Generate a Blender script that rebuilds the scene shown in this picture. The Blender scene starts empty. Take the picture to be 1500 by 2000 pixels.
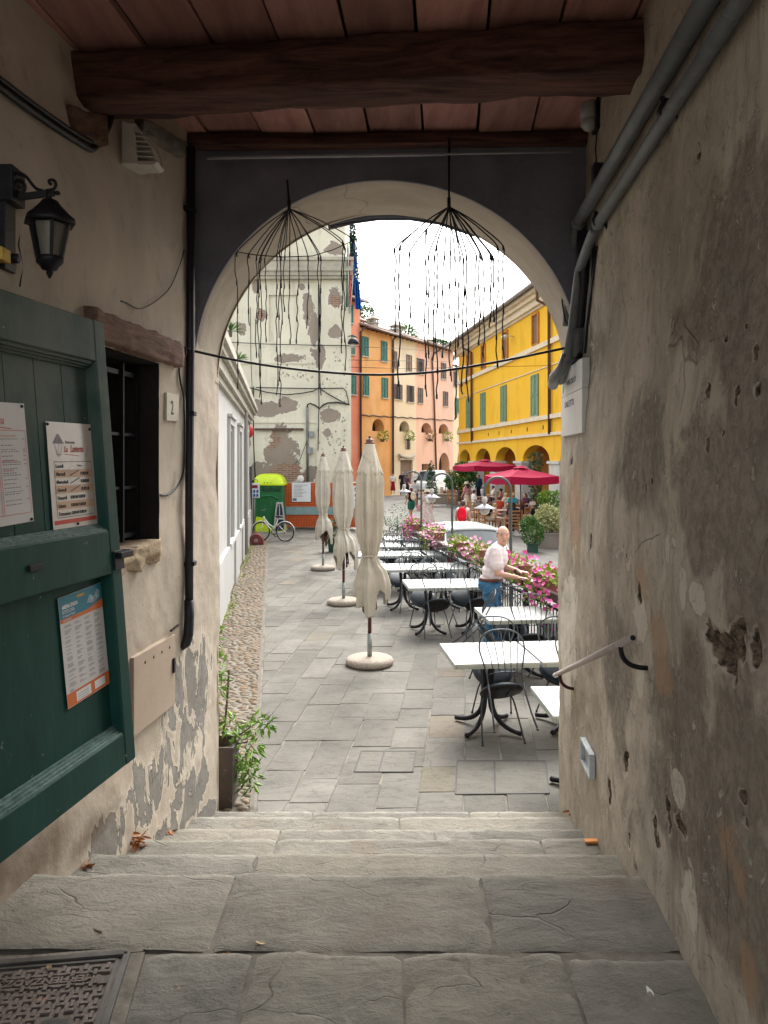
import bpy, bmesh, math, random
from math import sin, cos, pi, radians, sqrt, atan2
from mathutils import Vector, Matrix, noise as mnoise
from mathutils.geometry import tessellate_polygon

SC = bpy.context.scene
COL = SC.collection
V = Vector

# ------------------------------------------------------------------ camera
H = 2.6                      # eye above the square's paving
F_PX, CX, CY = 1500.0, 750.0, 900.0
cam_d = bpy.data.cameras.new('camera')
cam = bpy.data.objects.new('camera', cam_d)
COL.objects.link(cam)
cam.location = (0, 0, H)
cam.rotation_euler = (radians(90), 0, 0)
cam_d.sensor_fit = 'AUTO'
cam_d.sensor_width = 36.0
cam_d.lens = 27.0
cam_d.shift_y = -0.05
cam_d.clip_start = 0.05
cam_d.clip_end = 3000
SC.camera = cam
# ------------------------------------------------------------------ world, sun, exposure
SUN_EL, SUN_ROT = radians(50), radians(16)
world = bpy.data.worlds.new("World")
SC.world = world
world.use_nodes = True
_nt = world.node_tree
_bg = _nt.nodes['Background']
_sky = _nt.nodes.new('ShaderNodeTexSky')
_sky.sky_type = 'NISHITA'
_sky.sun_disc = False
_sky.sun_elevation = SUN_EL
_sky.sun_rotation = SUN_ROT
_sky.air_density = 1.6
_sky.dust_density = 4.0
_sky.ozone_density = 0.6
_hs = _nt.nodes.new('ShaderNodeHueSaturation')
_hs.inputs['Saturation'].default_value = 0.22
_nt.links.new(_sky.outputs[0], _hs.inputs['Color'])
_nt.links.new(_hs.outputs[0], _bg.inputs[0])
_bg.inputs[1].default_value = 0.15
sun_d = bpy.data.lights.new('sun', 'SUN')
sun_d.energy = 1.1
sun_d.angle = radians(40)
sun_d.color = (1.0, 0.96, 0.9)
sun = bpy.data.objects.new('sun', sun_d)
COL.objects.link(sun)
# direction TO the sun, for nishita: rotation measured from +Y towards +X
_sd = V((sin(SUN_ROT) * cos(SUN_EL), cos(SUN_ROT) * cos(SUN_EL), sin(SUN_EL)))
sun.rotation_euler = _sd.to_track_quat('Z', 'Y').to_euler()
sun.location = (0, 0, 40)
SC.view_settings.view_transform = 'Standard'
SC.view_settings.look = 'None'
SC.view_settings.exposure = 1.95
SC.view_settings.gamma = 1.0
SC.view_settings.use_curve_mapping = False
try:
    SC.cycles.max_bounces = 10
    SC.cycles.diffuse_bounces = 7
    SC.cycles.transparent_max_bounces = 12
    SC.cycles.sample_clamp_indirect = 6.0
except Exception:
    pass

# ------------------------------------------------------------------ geometry helpers
def at(x, y, D):
    """point that stands D metres ahead, seen at photo pixel (x, y)"""
    return V(((x - CX) * D / F_PX, D, H - (y - CY) * D / F_PX))

def gr(x, y, z=0.0):
    D = (H - z) * F_PX / (y - CY)
    return V(((x - CX) * D / F_PX, D, z))

def fbm(p, oct=4):
    return mnoise.fractal(p, 1.0, 2.0, oct)

def smooth(a, b, x):
    t = max(0.0, min(1.0, (x - a) / (b - a)))
    return t * t * (3 - 2 * t)

def spline(pts, k=4):
    """Catmull-Rom through the points"""
    P = [V(p) for p in pts]; out = []
    for i in range(len(P) - 1):
        a, b_, c, d = P[max(i - 1, 0)], P[i], P[i + 1], P[min(i + 2, len(P) - 1)]
        for j in range(k):
            t = j / k
            out.append(0.5 * ((2 * b_) + (c - a) * t + (2 * a - 5 * b_ + 4 * c - d) * t * t + (3 * b_ - a - 3 * c + d) * t ** 3))
    out.append(P[-1])
    return out

class MB:
    def __init__(s):
        s.v = []; s.f = []; s.mi = []; s.m = 0; s.attr = {}; s.sm = []
        s.smooth = False
    def add(s, vs, fs, M=None):
        o = len(s.v)
        if M is not None:
            vs = [M @ V(v) for v in vs]
        s.v.extend([tuple(v) for v in vs])
        for f in fs:
            s.f.append([i + o for i in f]); s.mi.append(s.m); s.sm.append(s.smooth)
        return o
    def box(s, c, d, rot=None, M=None):
        hx, hy, hz = d[0] / 2, d[1] / 2, d[2] / 2
        vs = [V((x, y, z)) for x in (-hx, hx) for y in (-hy, hy) for z in (-hz, hz)]
        if rot is not None:
            R = rot if isinstance(rot, Matrix) else Matrix.Rotation(rot, 3, 'Z')
            vs = [R @ v for v in vs]
        vs = [v + V(c) for v in vs]
        s.add(vs, [(0, 1, 3, 2), (4, 6, 7, 5), (0, 4, 5, 1), (2, 3, 7, 6), (0, 2, 6, 4), (1, 5, 7, 3)], M)
    def bar(s, p0, p1, w, h, up=V((0, 0, 1))):
        """box from p0 to p1, width w across, height h along up"""
        p0, p1 = V(p0), V(p1)
        d = (p1 - p0); L = d.length; d.normalize()
        side = d.cross(up)
        if side.length < 1e-5: side = d.cross(V((1, 0, 0)))
        side.normalize(); u = side.cross(d)
        vs = []
        for t in (0, L):
            for a, b in ((-1, -1), (1, -1), (1, 1), (-1, 1)):
                vs.append(p0 + d * t + side * (a * w / 2) + u * (b * h / 2))
        s.add(vs, [(0, 1, 2, 3), (7, 6, 5, 4), (0, 4, 5, 1), (1, 5, 6, 2), (2, 6, 7, 3), (3, 7, 4, 0)])
    def tube(s, pts, r, seg=8, caps=True, closed=False):
        pts = [V(p) for p in pts]
        n = len(pts)
        rs = r if isinstance(r, (list, tuple)) else [r] * n
        vs, fs = [], []
        prev = None
        for i, p in enumerate(pts):
            if closed:
                d = pts[(i + 1) % n] - pts[i - 1]
            else:
                d = pts[min(i + 1, n - 1)] - pts[max(i - 1, 0)]
            if d.length < 1e-9: d = V((0, 0, 1))
            d.normalize()
            if prev is None:
                a = d.orthogonal().normalized()
            else:
                a = prev - d * prev.dot(d)
                if a.length < 1e-6: a = d.orthogonal()
                a.normalize()
            prev = a
            b = d.cross(a)
            for k in range(seg):
                t = 2 * pi * k / seg
                vs.append(p + a * (rs[i] * cos(t)) + b * (rs[i] * sin(t)))
        m = n if closed else n - 1
        for i in range(m):
            j = (i + 1) % n
            for k in range(seg):
                l = (k + 1) % seg
                fs.append((i * seg + k, i * seg + l, j * seg + l, j * seg + k))
        if caps and not closed:
            fs.append(tuple(reversed(range(seg))))
            fs.append(tuple((n - 1) * seg + k for k in range(seg)))
        sm = s.smooth; s.smooth = True
        s.add(vs, fs); s.smooth = sm
    def cyl(s, p0, p1, r0, r1=None, seg=12, caps=True):
        s.tube([p0, p1], [r0, r1 if r1 is not None else r0], seg, caps)
    def lathe(s, prof, seg=20, c=(0, 0, 0), M=None, cap=True):
        vs, fs = [], []
        c = V(c)
        for (r, z) in prof:
            for k in range(seg):
                t = 2 * pi * k / seg
                vs.append(c + V((r * cos(t), r * sin(t), z)))
        n = len(prof)
        for i in range(n - 1):
            for k in range(seg):
                l = (k + 1) % seg
                fs.append((i * seg + k, i * seg + l, (i + 1) * seg + l, (i + 1) * seg + k))
        if cap:
            fs.append(tuple(reversed(range(seg))))
            fs.append(tuple((n - 1) * seg + k for k in range(seg)))
        sm = s.smooth; s.smooth = True
        s.add(vs, fs, M); s.smooth = sm
    def ell(s, c, r, seg=14, rings=9, M=None, rot=None):
        c = V(c)
        if not hasattr(r, '__len__'): r = (r, r, r)
        vs = [V((0, 0, -1))]
        for i in range(1, rings):
            a = -pi / 2 + pi * i / rings
            for k in range(seg):
                t = 2 * pi * k / seg
                vs.append(V((cos(a) * cos(t), cos(a) * sin(t), sin(a))))
        vs.append(V((0, 0, 1)))
        vs = [V((v.x * r[0], v.y * r[1], v.z * r[2])) for v in vs]
        if rot is not None: vs = [rot @ v for v in vs]
        vs = [v + c for v in vs]
        fs = []
        for k in range(seg):
            l = (k + 1) % seg
            fs.append((0, 1 + l, 1 + k))
            for i in range(rings - 2):
                a = 1 + i * seg
                fs.append((a + k, a + l, a + seg + l, a + seg + k))
            a = 1 + (rings - 2) * seg
            fs.append((a + k, a + l, len(vs) - 1))
        sm = s.smooth; s.smooth = True
        s.add(vs, fs, M); s.smooth = sm
    def cap(s, p0, p1, r0, r1, seg=12):
        """tapered capsule"""
        p0, p1 = V(p0), V(p1)
        d = p1 - p0; L = d.length
        if L < 1e-6:
            s.ell(p0, r0); return
        d.normalize()
        pts, rs = [], []
        for i in range(1, 4):
            a = -pi / 2 + (pi / 2) * i / 4
            pts.append(p0 + d * (sin(a) * r0)); rs.append(cos(a) * r0)
        pts.append(p0); rs.append(r0); pts.append(p1); rs.append(r1)
        for i in range(1, 4):
            a = (pi / 2) * i / 4
            pts.append(p1 + d * (sin(a) * r1)); rs.append(cos(a) * r1)
        s.tube(pts, rs, seg)
    def prism(s, poly, to3, depth_vec):
        """poly: 2D outline; to3 maps (u,v)->Vector; extruded by depth_vec"""
        n = len(poly)
        a = [to3(*p) for p in poly]
        dv = V(depth_vec)
        b = [p + dv for p in a]
        tris = tessellate_polygon([[V((p[0], p[1], 0)) for p in poly]])
        fs = [tuple(t) for t in tris] + [tuple(i + n for i in reversed(t)) for t in tris]
        for i in range(n):
            j = (i + 1) % n
            fs.append((i, j, j + n, i + n))
        s.add(a + b, fs)
    def wall_holes(s, outer, holes, to3, depth_vec, back=None):
        """flat wall with holes; the hole edges get reveals running along depth_vec"""
        loops = [outer] + holes
        flat = [p for l in loops for p in l]
        tris = tessellate_polygon([[V((p[0], p[1], 0)) for p in l] for l in loops])
        s.add([to3(*p) for p in flat], [tuple(t) for t in tris])
        dv = V(depth_vec)
        for l in loops:
            a = [to3(*p) for p in l]; n = len(a)
            s.add(a + [p + dv for p in a], [(i, (i + 1) % n, (i + 1) % n + n, i + n) for i in range(n)])
    def grid(s, nu, nv, fn):
        vs = [fn(i / (nu - 1), j / (nv - 1)) for j in range(nv) for i in range(nu)]
        fs = [(j * nu + i, j * nu + i + 1, (j + 1) * nu + i + 1, (j + 1) * nu + i) for j in range(nv - 1) for i in range(nu - 1)]
        sm = s.smooth; s.smooth = True
        o = s.add(vs, fs); s.smooth = sm
        return o
    def build(s, name, mat, parent=None, bevel=0, smooth=None, loc=None, recalc=True):
        me = bpy.data.meshes.new(name)
        me.from_pydata(s.v, [], s.f)
        mats = mat if isinstance(mat, (list, tuple)) else [mat]
        for m in mats: me.materials.append(m)
        if len(mats) > 1: me.polygons.foreach_set('material_index', s.mi)
        sm = s.sm if smooth is None else [smooth] * len(s.f)
        me.polygons.foreach_set('use_smooth', sm)
        for k, vals in s.attr.items():
            if len(vals) == len(s.v):
                if hasattr(vals[0], '__len__'):
                    a = me.attributes.new(k, 'FLOAT_COLOR', 'POINT')
                    a.data.foreach_set('color', [c for q in vals for c in (q[0], q[1], q[2], 1.0)])
                else:
                    a = me.attributes.new(k, 'FLOAT', 'POINT')
                    a.data.foreach_set('value', vals)
        if recalc:
            b = bmesh.new(); b.from_mesh(me)
            bmesh.ops.recalc_face_normals(b, faces=b.faces)
            b.to_mesh(me); b.free()
        me.update()
        o = bpy.data.objects.new(name, me)
        COL.objects.link(o)
        if loc is not None: o.location = loc
        if parent is not None: o.parent = parent
        if bevel:
            m = o.modifiers.new('bevel', 'BEVEL'); m.width = bevel; m.segments = 2
            m.limit_method = 'ANGLE'; m.angle_limit = radians(35)
        return o

def tag(o, label=None, cat=None, group=None, kind=None):
    if label: o['label'] = label
    if cat: o['category'] = cat
    if group: o['group'] = group
    if kind: o['kind'] = kind
    return o

def thing(name, label, cat, loc=(0, 0, 0), rz=0, group=None):
    o = bpy.data.objects.new(name, None)
    o.empty_display_size = 0.1
    COL.objects.link(o)
    o.location = loc
    if isinstance(rz, (tuple, list)): o.rotation_euler = rz
    else: o.rotation_euler = (0, 0, rz)
    return tag(o, label, cat, group)

def dup(root, loc, rot, label=None, scale=None):
    r = root.copy(); COL.objects.link(r)
    r.location = loc
    r.rotation_euler = rot if isinstance(rot, (tuple, list)) else (0, 0, rot)
    if scale: r.scale = scale if hasattr(scale, '__len__') else (scale,) * 3
    if label: r['label'] = label
    for ch in list(root.children):
        c = ch.copy(); COL.objects.link(c); c.parent = r
        for g in list(ch.children):
            d = g.copy(); COL.objects.link(d); d.parent = c
    return r

def remeshed(mb, name, mat, parent=None, voxel=0.012, smooth_it=4, loc=None):
    """fuse overlapping closed shells into one continuous skin"""
    o = mb.build(name, mat, None)
    m = o.modifiers.new('r', 'REMESH'); m.mode = 'VOXEL'; m.voxel_size = voxel; m.use_smooth_shade = True
    if smooth_it:
        k = o.modifiers.new('s', 'SMOOTH'); k.factor = 0.5; k.iterations = smooth_it
    dg = bpy.context.evaluated_depsgraph_get()
    me = bpy.data.meshes.new_from_object(o.evaluated_get(dg))
    me.name = name
    o.modifiers.clear()
    old = o.data; o.data = me
    bpy.data.meshes.remove(old)
    if not me.materials: me.materials.append(mat)
    for p in me.polygons: p.use_smooth = True
    if loc is not None: o.location = loc
    if parent is not None: o.parent = parent
    return o

def text(body, size, mat, M, parent=None, name='lettering', extrude=0.0006, shear=0.0, align='LEFT', sx=1.0, bold=0.0):
    cu = bpy.data.curves.new('t', 'FONT')
    cu.body = body; cu.size = size; cu.extrude = extrude; cu.shear = shear
    cu.align_x = align; cu.offset = bold; cu.resolution_u = 3
    o = bpy.data.objects.new('t', cu)
    COL.objects.link(o)
    dg = bpy.context.evaluated_depsgraph_get()
    me = bpy.data.meshes.new_from_object(o.evaluated_get(dg))
    bpy.data.objects.remove(o); bpy.data.curves.remove(cu)
    me.name = name
    me.transform(M @ Matrix.Diagonal((sx, 1, 1, 1)))
    me.materials.clear(); me.materials.append(mat)
    r = bpy.data.objects.new(name, me); COL.objects.link(r)
    if parent is not None: r.parent = parent
    return r

def frame(origin, ux, uy):
    """4x4 with x axis ux, y axis uy, z = normal"""
    ux = V(ux).normalized(); uy = V(uy); uy = (uy - ux * uy.dot(ux)).normalized(); uz = ux.cross(uy)
    M = Matrix((ux, uy, uz)).transposed().to_4x4()
    M.translation = V(origin)
    return M

# ------------------------------------------------------------------ material helpers
class NB:
    def __init__(s, name):
        m = bpy.data.materials.new(name); m.use_nodes = True
        s.m = m; s.nt = m.node_tree; s.b = s.nt.nodes['Principled BSDF']
        s.tc = s.nt.nodes.new('ShaderNodeTexCoord')
        s.geo = s.nt.nodes.new('ShaderNodeNewGeometry')
        s.P = s.geo.outputs['Position']; s.O = s.tc.outputs['Object']
    def n(s, t, **k):
        x = s.nt.nodes.new(t)
        for a, b in k.items(): setattr(x, a, b)
        return x
    def put(s, sock, v):
        if isinstance(v, bpy.types.NodeSocket): s.nt.links.new(v, sock)
        elif hasattr(v, '__len__') and len(v) == 3 and sock.type == 'RGBA': sock.default_value = (*v, 1)
        else: sock.default_value = v
    def scale(s, vec, sc):
        x = s.n('ShaderNodeVectorMath', operation='MULTIPLY'); s.put(x.inputs[0], vec); x.inputs[1].default_value = sc
        return x.outputs[0]
    def noise(s, vec, scale, detail=5, rough=0.6, dist=0.0):
        x = s.n('ShaderNodeTexNoise'); s.put(x.inputs['Vector'], vec)
        x.inputs['Scale'].default_value = scale; x.inputs['Detail'].default_value = detail
        x.inputs['Roughness'].default_value = rough; x.inputs['Distortion'].default_value = dist
        return x.outputs['Fac']
    def noisec(s, vec, scale):
        x = s.n('ShaderNodeTexNoise'); s.put(x.inputs['Vector'], vec); x.inputs['Scale'].default_value = scale
        return x.outputs['Color']
    def voro(s, vec, scale, feature='F1', out='Distance', rnd=1.0):
        x = s.n('ShaderNodeTexVoronoi', feature=feature); s.put(x.inputs['Vector'], vec)
        x.inputs['Scale'].default_value = scale; x.inputs['Randomness'].default_value = rnd
        return x.outputs[out]
    def ramp(s, f, stops, interp='LINEAR'):
        x = s.n('ShaderNodeValToRGB'); s.put(x.inputs[0], f)
        e = x.color_ramp.elements
        x.color_ramp.interpolation = interp
        while len(e) < len(stops): e.new(0.5)
        for i, (p, c) in enumerate(stops):
            e[i].position = p
            e[i].color = (c, c, c, 1) if not hasattr(c, '__len__') else (*c, 1)
        return x.outputs[0]
    def mix(s, f, a, b, blend='MIX'):
        x = s.n('ShaderNodeMix', data_type='RGBA', blend_type=blend)
        s.put(x.inputs[0], f); s.put(x.inputs[6], a); s.put(x.inputs[7], b)
        return x.outputs[2]
    def math(s, op, a, b=0.0, clamp=False):
        x = s.n('ShaderNodeMath', operation=op, use_clamp=clamp); s.put(x.inputs[0], a); s.put(x.inputs[1], b)
        return x.outputs[0]
    def step(s, v, a, b):
        x = s.n('ShaderNodeMapRange', interpolation_type='SMOOTHSTEP'); s.put(x.inputs[0], v)
        x.inputs[1].default_value = a; x.inputs[2].default_value = b
        return x.outputs[0]
    def attr(s, name, col=False):
        x = s.n('ShaderNodeAttribute', attribute_name=name)
        return x.outputs['Color' if col else 'Fac']
    def blob(s, vec, c, r):
        """1 in the centre of an ellipsoid, 0 on its rim"""
        a = s.n('ShaderNodeVectorMath', operation='SUBTRACT'); s.put(a.inputs[0], vec); a.inputs[1].default_value = c
        b = s.n('ShaderNodeVectorMath', operation='DIVIDE'); s.put(b.inputs[0], a.outputs[0]); b.inputs[1].default_value = r
        l = s.n('ShaderNodeVectorMath', operation='LENGTH'); s.put(l.inputs[0], b.outputs[0])
        return s.math('SUBTRACT', 1.0, l.outputs['Value'])
    def bump(s, h, strength=0.4, dist=0.01, normal=None):
        x = s.n('ShaderNodeBump'); s.put(x.inputs['Height'], h)
        x.inputs['Strength'].default_value = strength; x.inputs['Distance'].default_value = dist
        if normal is not None: s.nt.links.new(normal, x.inputs['Normal'])
        return x.outputs[0]
    def out(s, col, rough=0.6, normal=None, metal=0.0, spec=None):
        s.put(s.b.inputs['Base Color'], col); s.put(s.b.inputs['Roughness'], rough)
        s.b.inputs['Metallic'].default_value = metal
        if spec is not None: s.b.inputs['Specular IOR Level'].default_value = spec
        if normal is not None: s.nt.links.new(normal, s.b.inputs['Normal'])
        return s.m

_mc = {}
def mat(name, col, rough=0.6, metal=0.0, var=0.18, vs=6.0, bump=0.0, bs=60.0, spec=0.4, dirt=None, coat=0):
    """simple surface with broken-up tone and optional fine relief / dirt"""
    if name in _mc: return _mc[name]
    b = NB(name)
    n1 = b.noise(b.O, vs, 6, 0.65)
    c = b.mix(b.ramp(n1, [(0.3, 0.0), (0.7, 1.0)]), tuple(x * (1 - var) for x in col), tuple(min(1, x * (1 + var)) for x in col))
    if dirt is not None:
        n2 = b.noise(b.O, vs * 2.7, 8, 0.7, 0.4)
        c = b.mix(b.step(n2, 0.55, 0.72), c, dirt)
    r = b.math('ADD', b.math('MULTIPLY', b.noise(b.O, vs * 3, 4), 0.2), rough - 0.1, True)
    nm = None
    if bump: nm = b.bump(b.noise(b.O, bs, 5, 0.6), bump, 0.01)
    m = b.out(c, r, nm, metal, spec)
    if coat: b.b.inputs['Coat Weight'].default_value = coat
    _mc[name] = m
    return m

def srgb(r, g, b):
    f = lambda c: ((c / 255) / 12.92) if c <= 10 else (((c / 255) + 0.055) / 1.055) ** 2.4
    return (f(r), f(g), f(b))

def adopt(o, parent):
    """parent an object built in world coordinates"""
    o.parent = parent
    o.matrix_parent_inverse = Matrix.LocRotScale(parent.location, parent.rotation_euler, parent.scale).inverted()
    return o

def wb(mb, name, m, parent, **k):
    return adopt(mb.build(name, m, None, **k), parent)
# ================================================================== GATEHOUSE (the covered passage)
def XL(Y, z=2.0):
    return -1.846 + 0.12 * Y - 0.22 * smooth(3.5, 4.7, z) * smooth(4.9, 3.9, Y)
def XR(Y, z=2.0):
    return 0.85 + 0.0725 * Y + 0.09 * smooth(2.0, 4.0, z)
def onR(x, y, off=0.0):
    """point of the right passage wall seen at a photo pixel"""
    u = (x - CX) / F_PX; z = 2.0
    for _ in range(6):
        Y = (0.85 + 0.09 * smooth(2, 4, z) - off) / (u - 0.0725)
        z = H - (y - CY) * Y / F_PX
    return V((XR(Y, z) - off, Y, z))
def onL(x, y, off=0.0):
    u = (x - CX) / F_PX; z = 2.0; Y = 4.0
    for _ in range(12):
        l = 0.22 * smooth(3.5, 4.7, z) * smooth(4.9, 3.9, Y)
        Y = (-1.846 - l + off) / (u - 0.12)
        z = H - (y - CY) * Y / F_PX
    return V((XL(Y, z) + off, Y, z))

YBK = 0.0          # unseen back end, cut short so the sky behind lights the passage
# nosings of the steps: (Y, z) of each front edge, going down
NOS = [(2.725, 0.865), (3.24, 0.865), (3.70, 0.715), (4.20, 0.539), (4.65, 0.377), (5.08, 0.25), (5.46, 0.114)]

# ---------------- materials of the passage
def m_plaster_right():
    b = NB('old_plaster_mottled')
    st = b.scale(b.P, (1.0, 1.0, 0.72))
    big = b.noise(st, 1.15, 10, 0.66, 0.7)
    med = b.noise(st, 4.6, 11, 0.72, 0.5)
    fine = b.noise(b.P, 21, 9, 0.74, 0.4)
    drip = b.noise(b.scale(b.P, (1.6, 1.6, 0.2)), 3.4, 10, 0.7, 0.35)
    col = b.mix(b.ramp(big, [(0.33, 0), (0.64, 1)]), (0.33, 0.28, 0.222), (0.55, 0.48, 0.39))
    col = b.mix(b.math('MULTIPLY', b.step(med, .50, .66), .5), col, (0.60, 0.535, 0.44))
    col = b.mix(b.math('MULTIPLY', b.step(med, .50, .36), .0), col, (0.2, 0.17, 0.14))
    col = b.mix(b.math('MULTIPLY', b.math('SUBTRACT', 1.0, b.step(med, .33, .47)), .6), col, (0.21, 0.175, 0.14))
    col = b.mix(b.math('MULTIPLY', b.step(drip, .54, .68), .42), col, (0.16, 0.14, 0.115))
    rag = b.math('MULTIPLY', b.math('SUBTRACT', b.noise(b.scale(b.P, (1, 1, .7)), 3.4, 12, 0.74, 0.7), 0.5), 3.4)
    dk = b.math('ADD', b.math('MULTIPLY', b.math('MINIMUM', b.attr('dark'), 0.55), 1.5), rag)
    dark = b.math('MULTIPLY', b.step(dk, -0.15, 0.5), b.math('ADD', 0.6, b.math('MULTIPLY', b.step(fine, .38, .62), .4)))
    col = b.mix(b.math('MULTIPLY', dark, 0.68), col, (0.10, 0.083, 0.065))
    cool = b.step(b.noise(b.P, 1.7, 7, .65, .5), .54, .70)
    col = b.mix(b.math('MULTIPLY', cool, .25), col, (0.17, 0.165, 0.145))
    tan = b.step(b.math('ADD', b.attr('tan'), b.math('MULTIPLY', rag, 1.0)), 0.05, 0.55)
    col = b.mix(b.math('MULTIPLY', tan, b.math('ADD', .3, b.math('MULTIPLY', fine, .5))), col, (0.44, 0.27, 0.16))
    pl = b.math('ADD', b.attr('pale'), b.math('MULTIPLY', rag, .8))
    pale = b.step(pl, 0.22, 0.28)
    col = b.mix(b.math('MULTIPLY', pale, b.math('ADD', .45, b.math('MULTIPLY', fine, .6))), col, (0.64, 0.59, 0.49))
    # flaking limewash with broken edges
    fn_ = b.noise(b.scale(b.P, (1, 1, .8)), 8.5, 12, 0.76, 1.2)
    fl = b.step(fn_, 0.585, 0.60)
    col = b.mix(b.math('MULTIPLY', fl, 0.5), col, (0.66, 0.60, 0.50))
    fe = b.math('MULTIPLY', b.step(fn_, .565, .583), b.math('SUBTRACT', 1.0, b.step(fn_, .583, .60)))
    col = b.mix(b.math('MULTIPLY', fe, .5), col, (0.10, 0.085, 0.07))
    pm = b.math('ADD', b.attr('pit'), b.math('MULTIPLY', rag, 0.13))
    pit = b.step(pm, 0.02, 0.12)
    pc = b.mix(b.step(b.noise(b.P, 34, 8, 0.74), .35, .65), (0.03, 0.024, 0.018), (0.26, 0.20, 0.145))
    col = b.mix(pit, col, pc)
    lip = b.math('MULTIPLY', b.step(pm, -.16, 0.0), b.math('SUBTRACT', 1.0, pit))
    col = b.mix(b.math('MULTIPLY', lip, .45), col, (0.60, 0.53, 0.43))
    spk = b.step(b.noise(b.scale(b.P, (1, 1, .6)), 30, 6, 0.68, 0.8), 0.70, 0.72)
    col = b.mix(b.math('MULTIPLY', spk, .85), col, (0.05, 0.042, 0.035))
    wv = b.mix(0.22, b.P, b.noisec(b.P, 2.6))
    ce = b.voro(wv, 1.25, 'DISTANCE_TO_EDGE')
    cr = b.math('MULTIPLY', b.math('SUBTRACT', 1.0, b.step(ce, 0.0, 0.005)), b.step(b.noise(b.P, 1.4, 4, .6), .54, .6))
    col = b.mix(b.math('MULTIPLY', cr, .4), col, (0.10, 0.085, 0.07))
    h = b.math('ADD', b.math('MULTIPLY', med, .7), b.math('MULTIPLY', fine, .55))
    h = b.math('ADD', h, b.math('MULTIPLY', b.math('ADD', fl, pale), .20))
    h = b.math('SUBTRACT', h, b.math('MULTIPLY', b.math('MAXIMUM', spk, cr), .5))
    h = b.math('SUBTRACT', h, b.math('MULTIPLY', tan, .15))
    return b.out(col, 0.92, b.bump(h, 0.9, 0.022), spec=0.12)

def m_plaster_left():
    b = NB('beige_plaster')
    st = b.scale(b.P, (1.0, 1.0, 0.6))
    n1 = b.noise(st, 1.6, 7, 0.6, 0.4)
    n2 = b.noise(st, 9, 8, 0.7)
    col = b.mix(b.ramp(n1, [(0.3, 0), (0.7, 1)]), (0.37, 0.315, 0.252), (0.53, 0.455, 0.37))
    col = b.mix(b.math('MULTIPLY', b.step(n2, 0.52, 0.75), 0.5), col, (0.25, 0.20, 0.155))
    rag = b.math('MULTIPLY', b.math('SUBTRACT', b.noise(b.scale(b.P, (1, 1, .42)), 5.5, 10, 0.66, 1.0), 0.5), 3.4)
    pm = b.math('ADD', b.math('MINIMUM', b.attr('peel'), 0.45), rag)
    peel = b.step(pm, 0.30, 0.34)
    grey = b.mix(b.noise(b.P, 30, 6), (0.16, 0.15, 0.135), (0.30, 0.28, 0.25))
    col = b.mix(peel, col, grey)
    rim = b.math('MULTIPLY', b.step(pm, 0.02, 0.26), b.math('SUBTRACT', 1.0, peel))
    col = b.mix(b.math('MULTIPLY', rim, 0.7), col, (0.60, 0.54, 0.45))
    edge = b.math('MULTIPLY', b.step(pm, 0.28, 0.31), b.math('SUBTRACT', 1.0, b.step(pm, 0.33, 0.40)))
    col = b.mix(b.math('MULTIPLY', edge, 0.6), col, (0.07, 0.06, 0.05))
    low = b.math('MULTIPLY', b.step(b.math('ADD', b.attr('low'), b.math('MULTIPLY', rag, 0.3)), 0.2, 0.9), 0.65)
    col = b.mix(low, col, (0.14, 0.095, 0.065))
    chip = b.step(b.noise(b.P, 19, 4, .6, .5), .72, .75)
    col = b.mix(b.math('MULTIPLY', chip, .55), col, (0.16, 0.125, 0.10))
    h = b.math('SUBTRACT', b.math('MULTIPLY', n2, 0.5), b.math('MULTIPLY', b.math('MAXIMUM', peel, b.math('MULTIPLY', chip, .5)), 1.0))
    h = b.math('ADD', h, b.math('MULTIPLY', b.noise(b.P, 38, 5), 0.3))
    return b.out(col, 0.9, b.bump(h, 0.5, 0.015), spec=0.15)

def m_spandrel():
    b = NB('dark_blue_grey_plaster')
    n = b.noise(b.P, 2.2, 8, 0.65, 0.3)
    col = b.mix(b.ramp(n, [(0.3, 0), (0.7, 1)]), (0.12, 0.122, 0.155), (0.22, 0.22, 0.26))
    return b.out(col, 0.85, b.bump(b.noise(b.P, 22, 7, 0.65), 0.4, 0.012), spec=0.2)

def m_arch():
    b = NB('arch_soffit_plaster')
    n = b.noise(b.scale(b.P, (1, 2.5, 1)), 1.8, 8, 0.62, 0.4)
    col = b.mix(b.ramp(n, [(0.28, 0), (0.7, 1)]), (0.33, 0.28, 0.225), (0.46, 0.395, 0.32))
    crack = b.voro(b.mix(0.25, b.P, b.noisec(b.P, 3.0)), 0.95, 'DISTANCE_TO_EDGE')
    cm = b.math('MULTIPLY', b.math('SUBTRACT', 1.0, b.step(crack, 0.0, 0.006)), b.step(b.noise(b.P, 1.1, 2), 0.5, 0.56))
    col = b.mix(b.math('MULTIPLY', cm, 0.45), col, (0.12, 0.10, 0.08))
    return b.out(col, 0.9, b.bump(b.noise(b.P, 18, 8, 0.65), 0.35, 0.012), spec=0.15)

def m_boards():
    b = NB('red_terracotta_boards')
    st = b.scale(b.P, (6.0, 1.0, 1.0))
    n = b.noise(st, 1.5, 8, 0.65, 0.5)
    col = b.mix(b.ramp(n, [(0.3, 0), (0.7, 1)]), (0.30, 0.135, 0.12), (0.58, 0.31, 0.26))
    col = b.mix(b.math('MULTIPLY', b.attr('tone'), 0.55), col, (0.065, 0.03, 0.03))
    sp = b.step(b.noise(b.P, 2.6, 8, 0.75, 0.8), 0.56, 0.68)
    col = b.mix(b.math('MULTIPLY', sp, 0.5), col, (0.36, 0.21, 0.17))
    return b.out(col, 0.8, b.bump(b.noise(st, 9, 6), 0.4, 0.01), spec=0.2)

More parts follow.
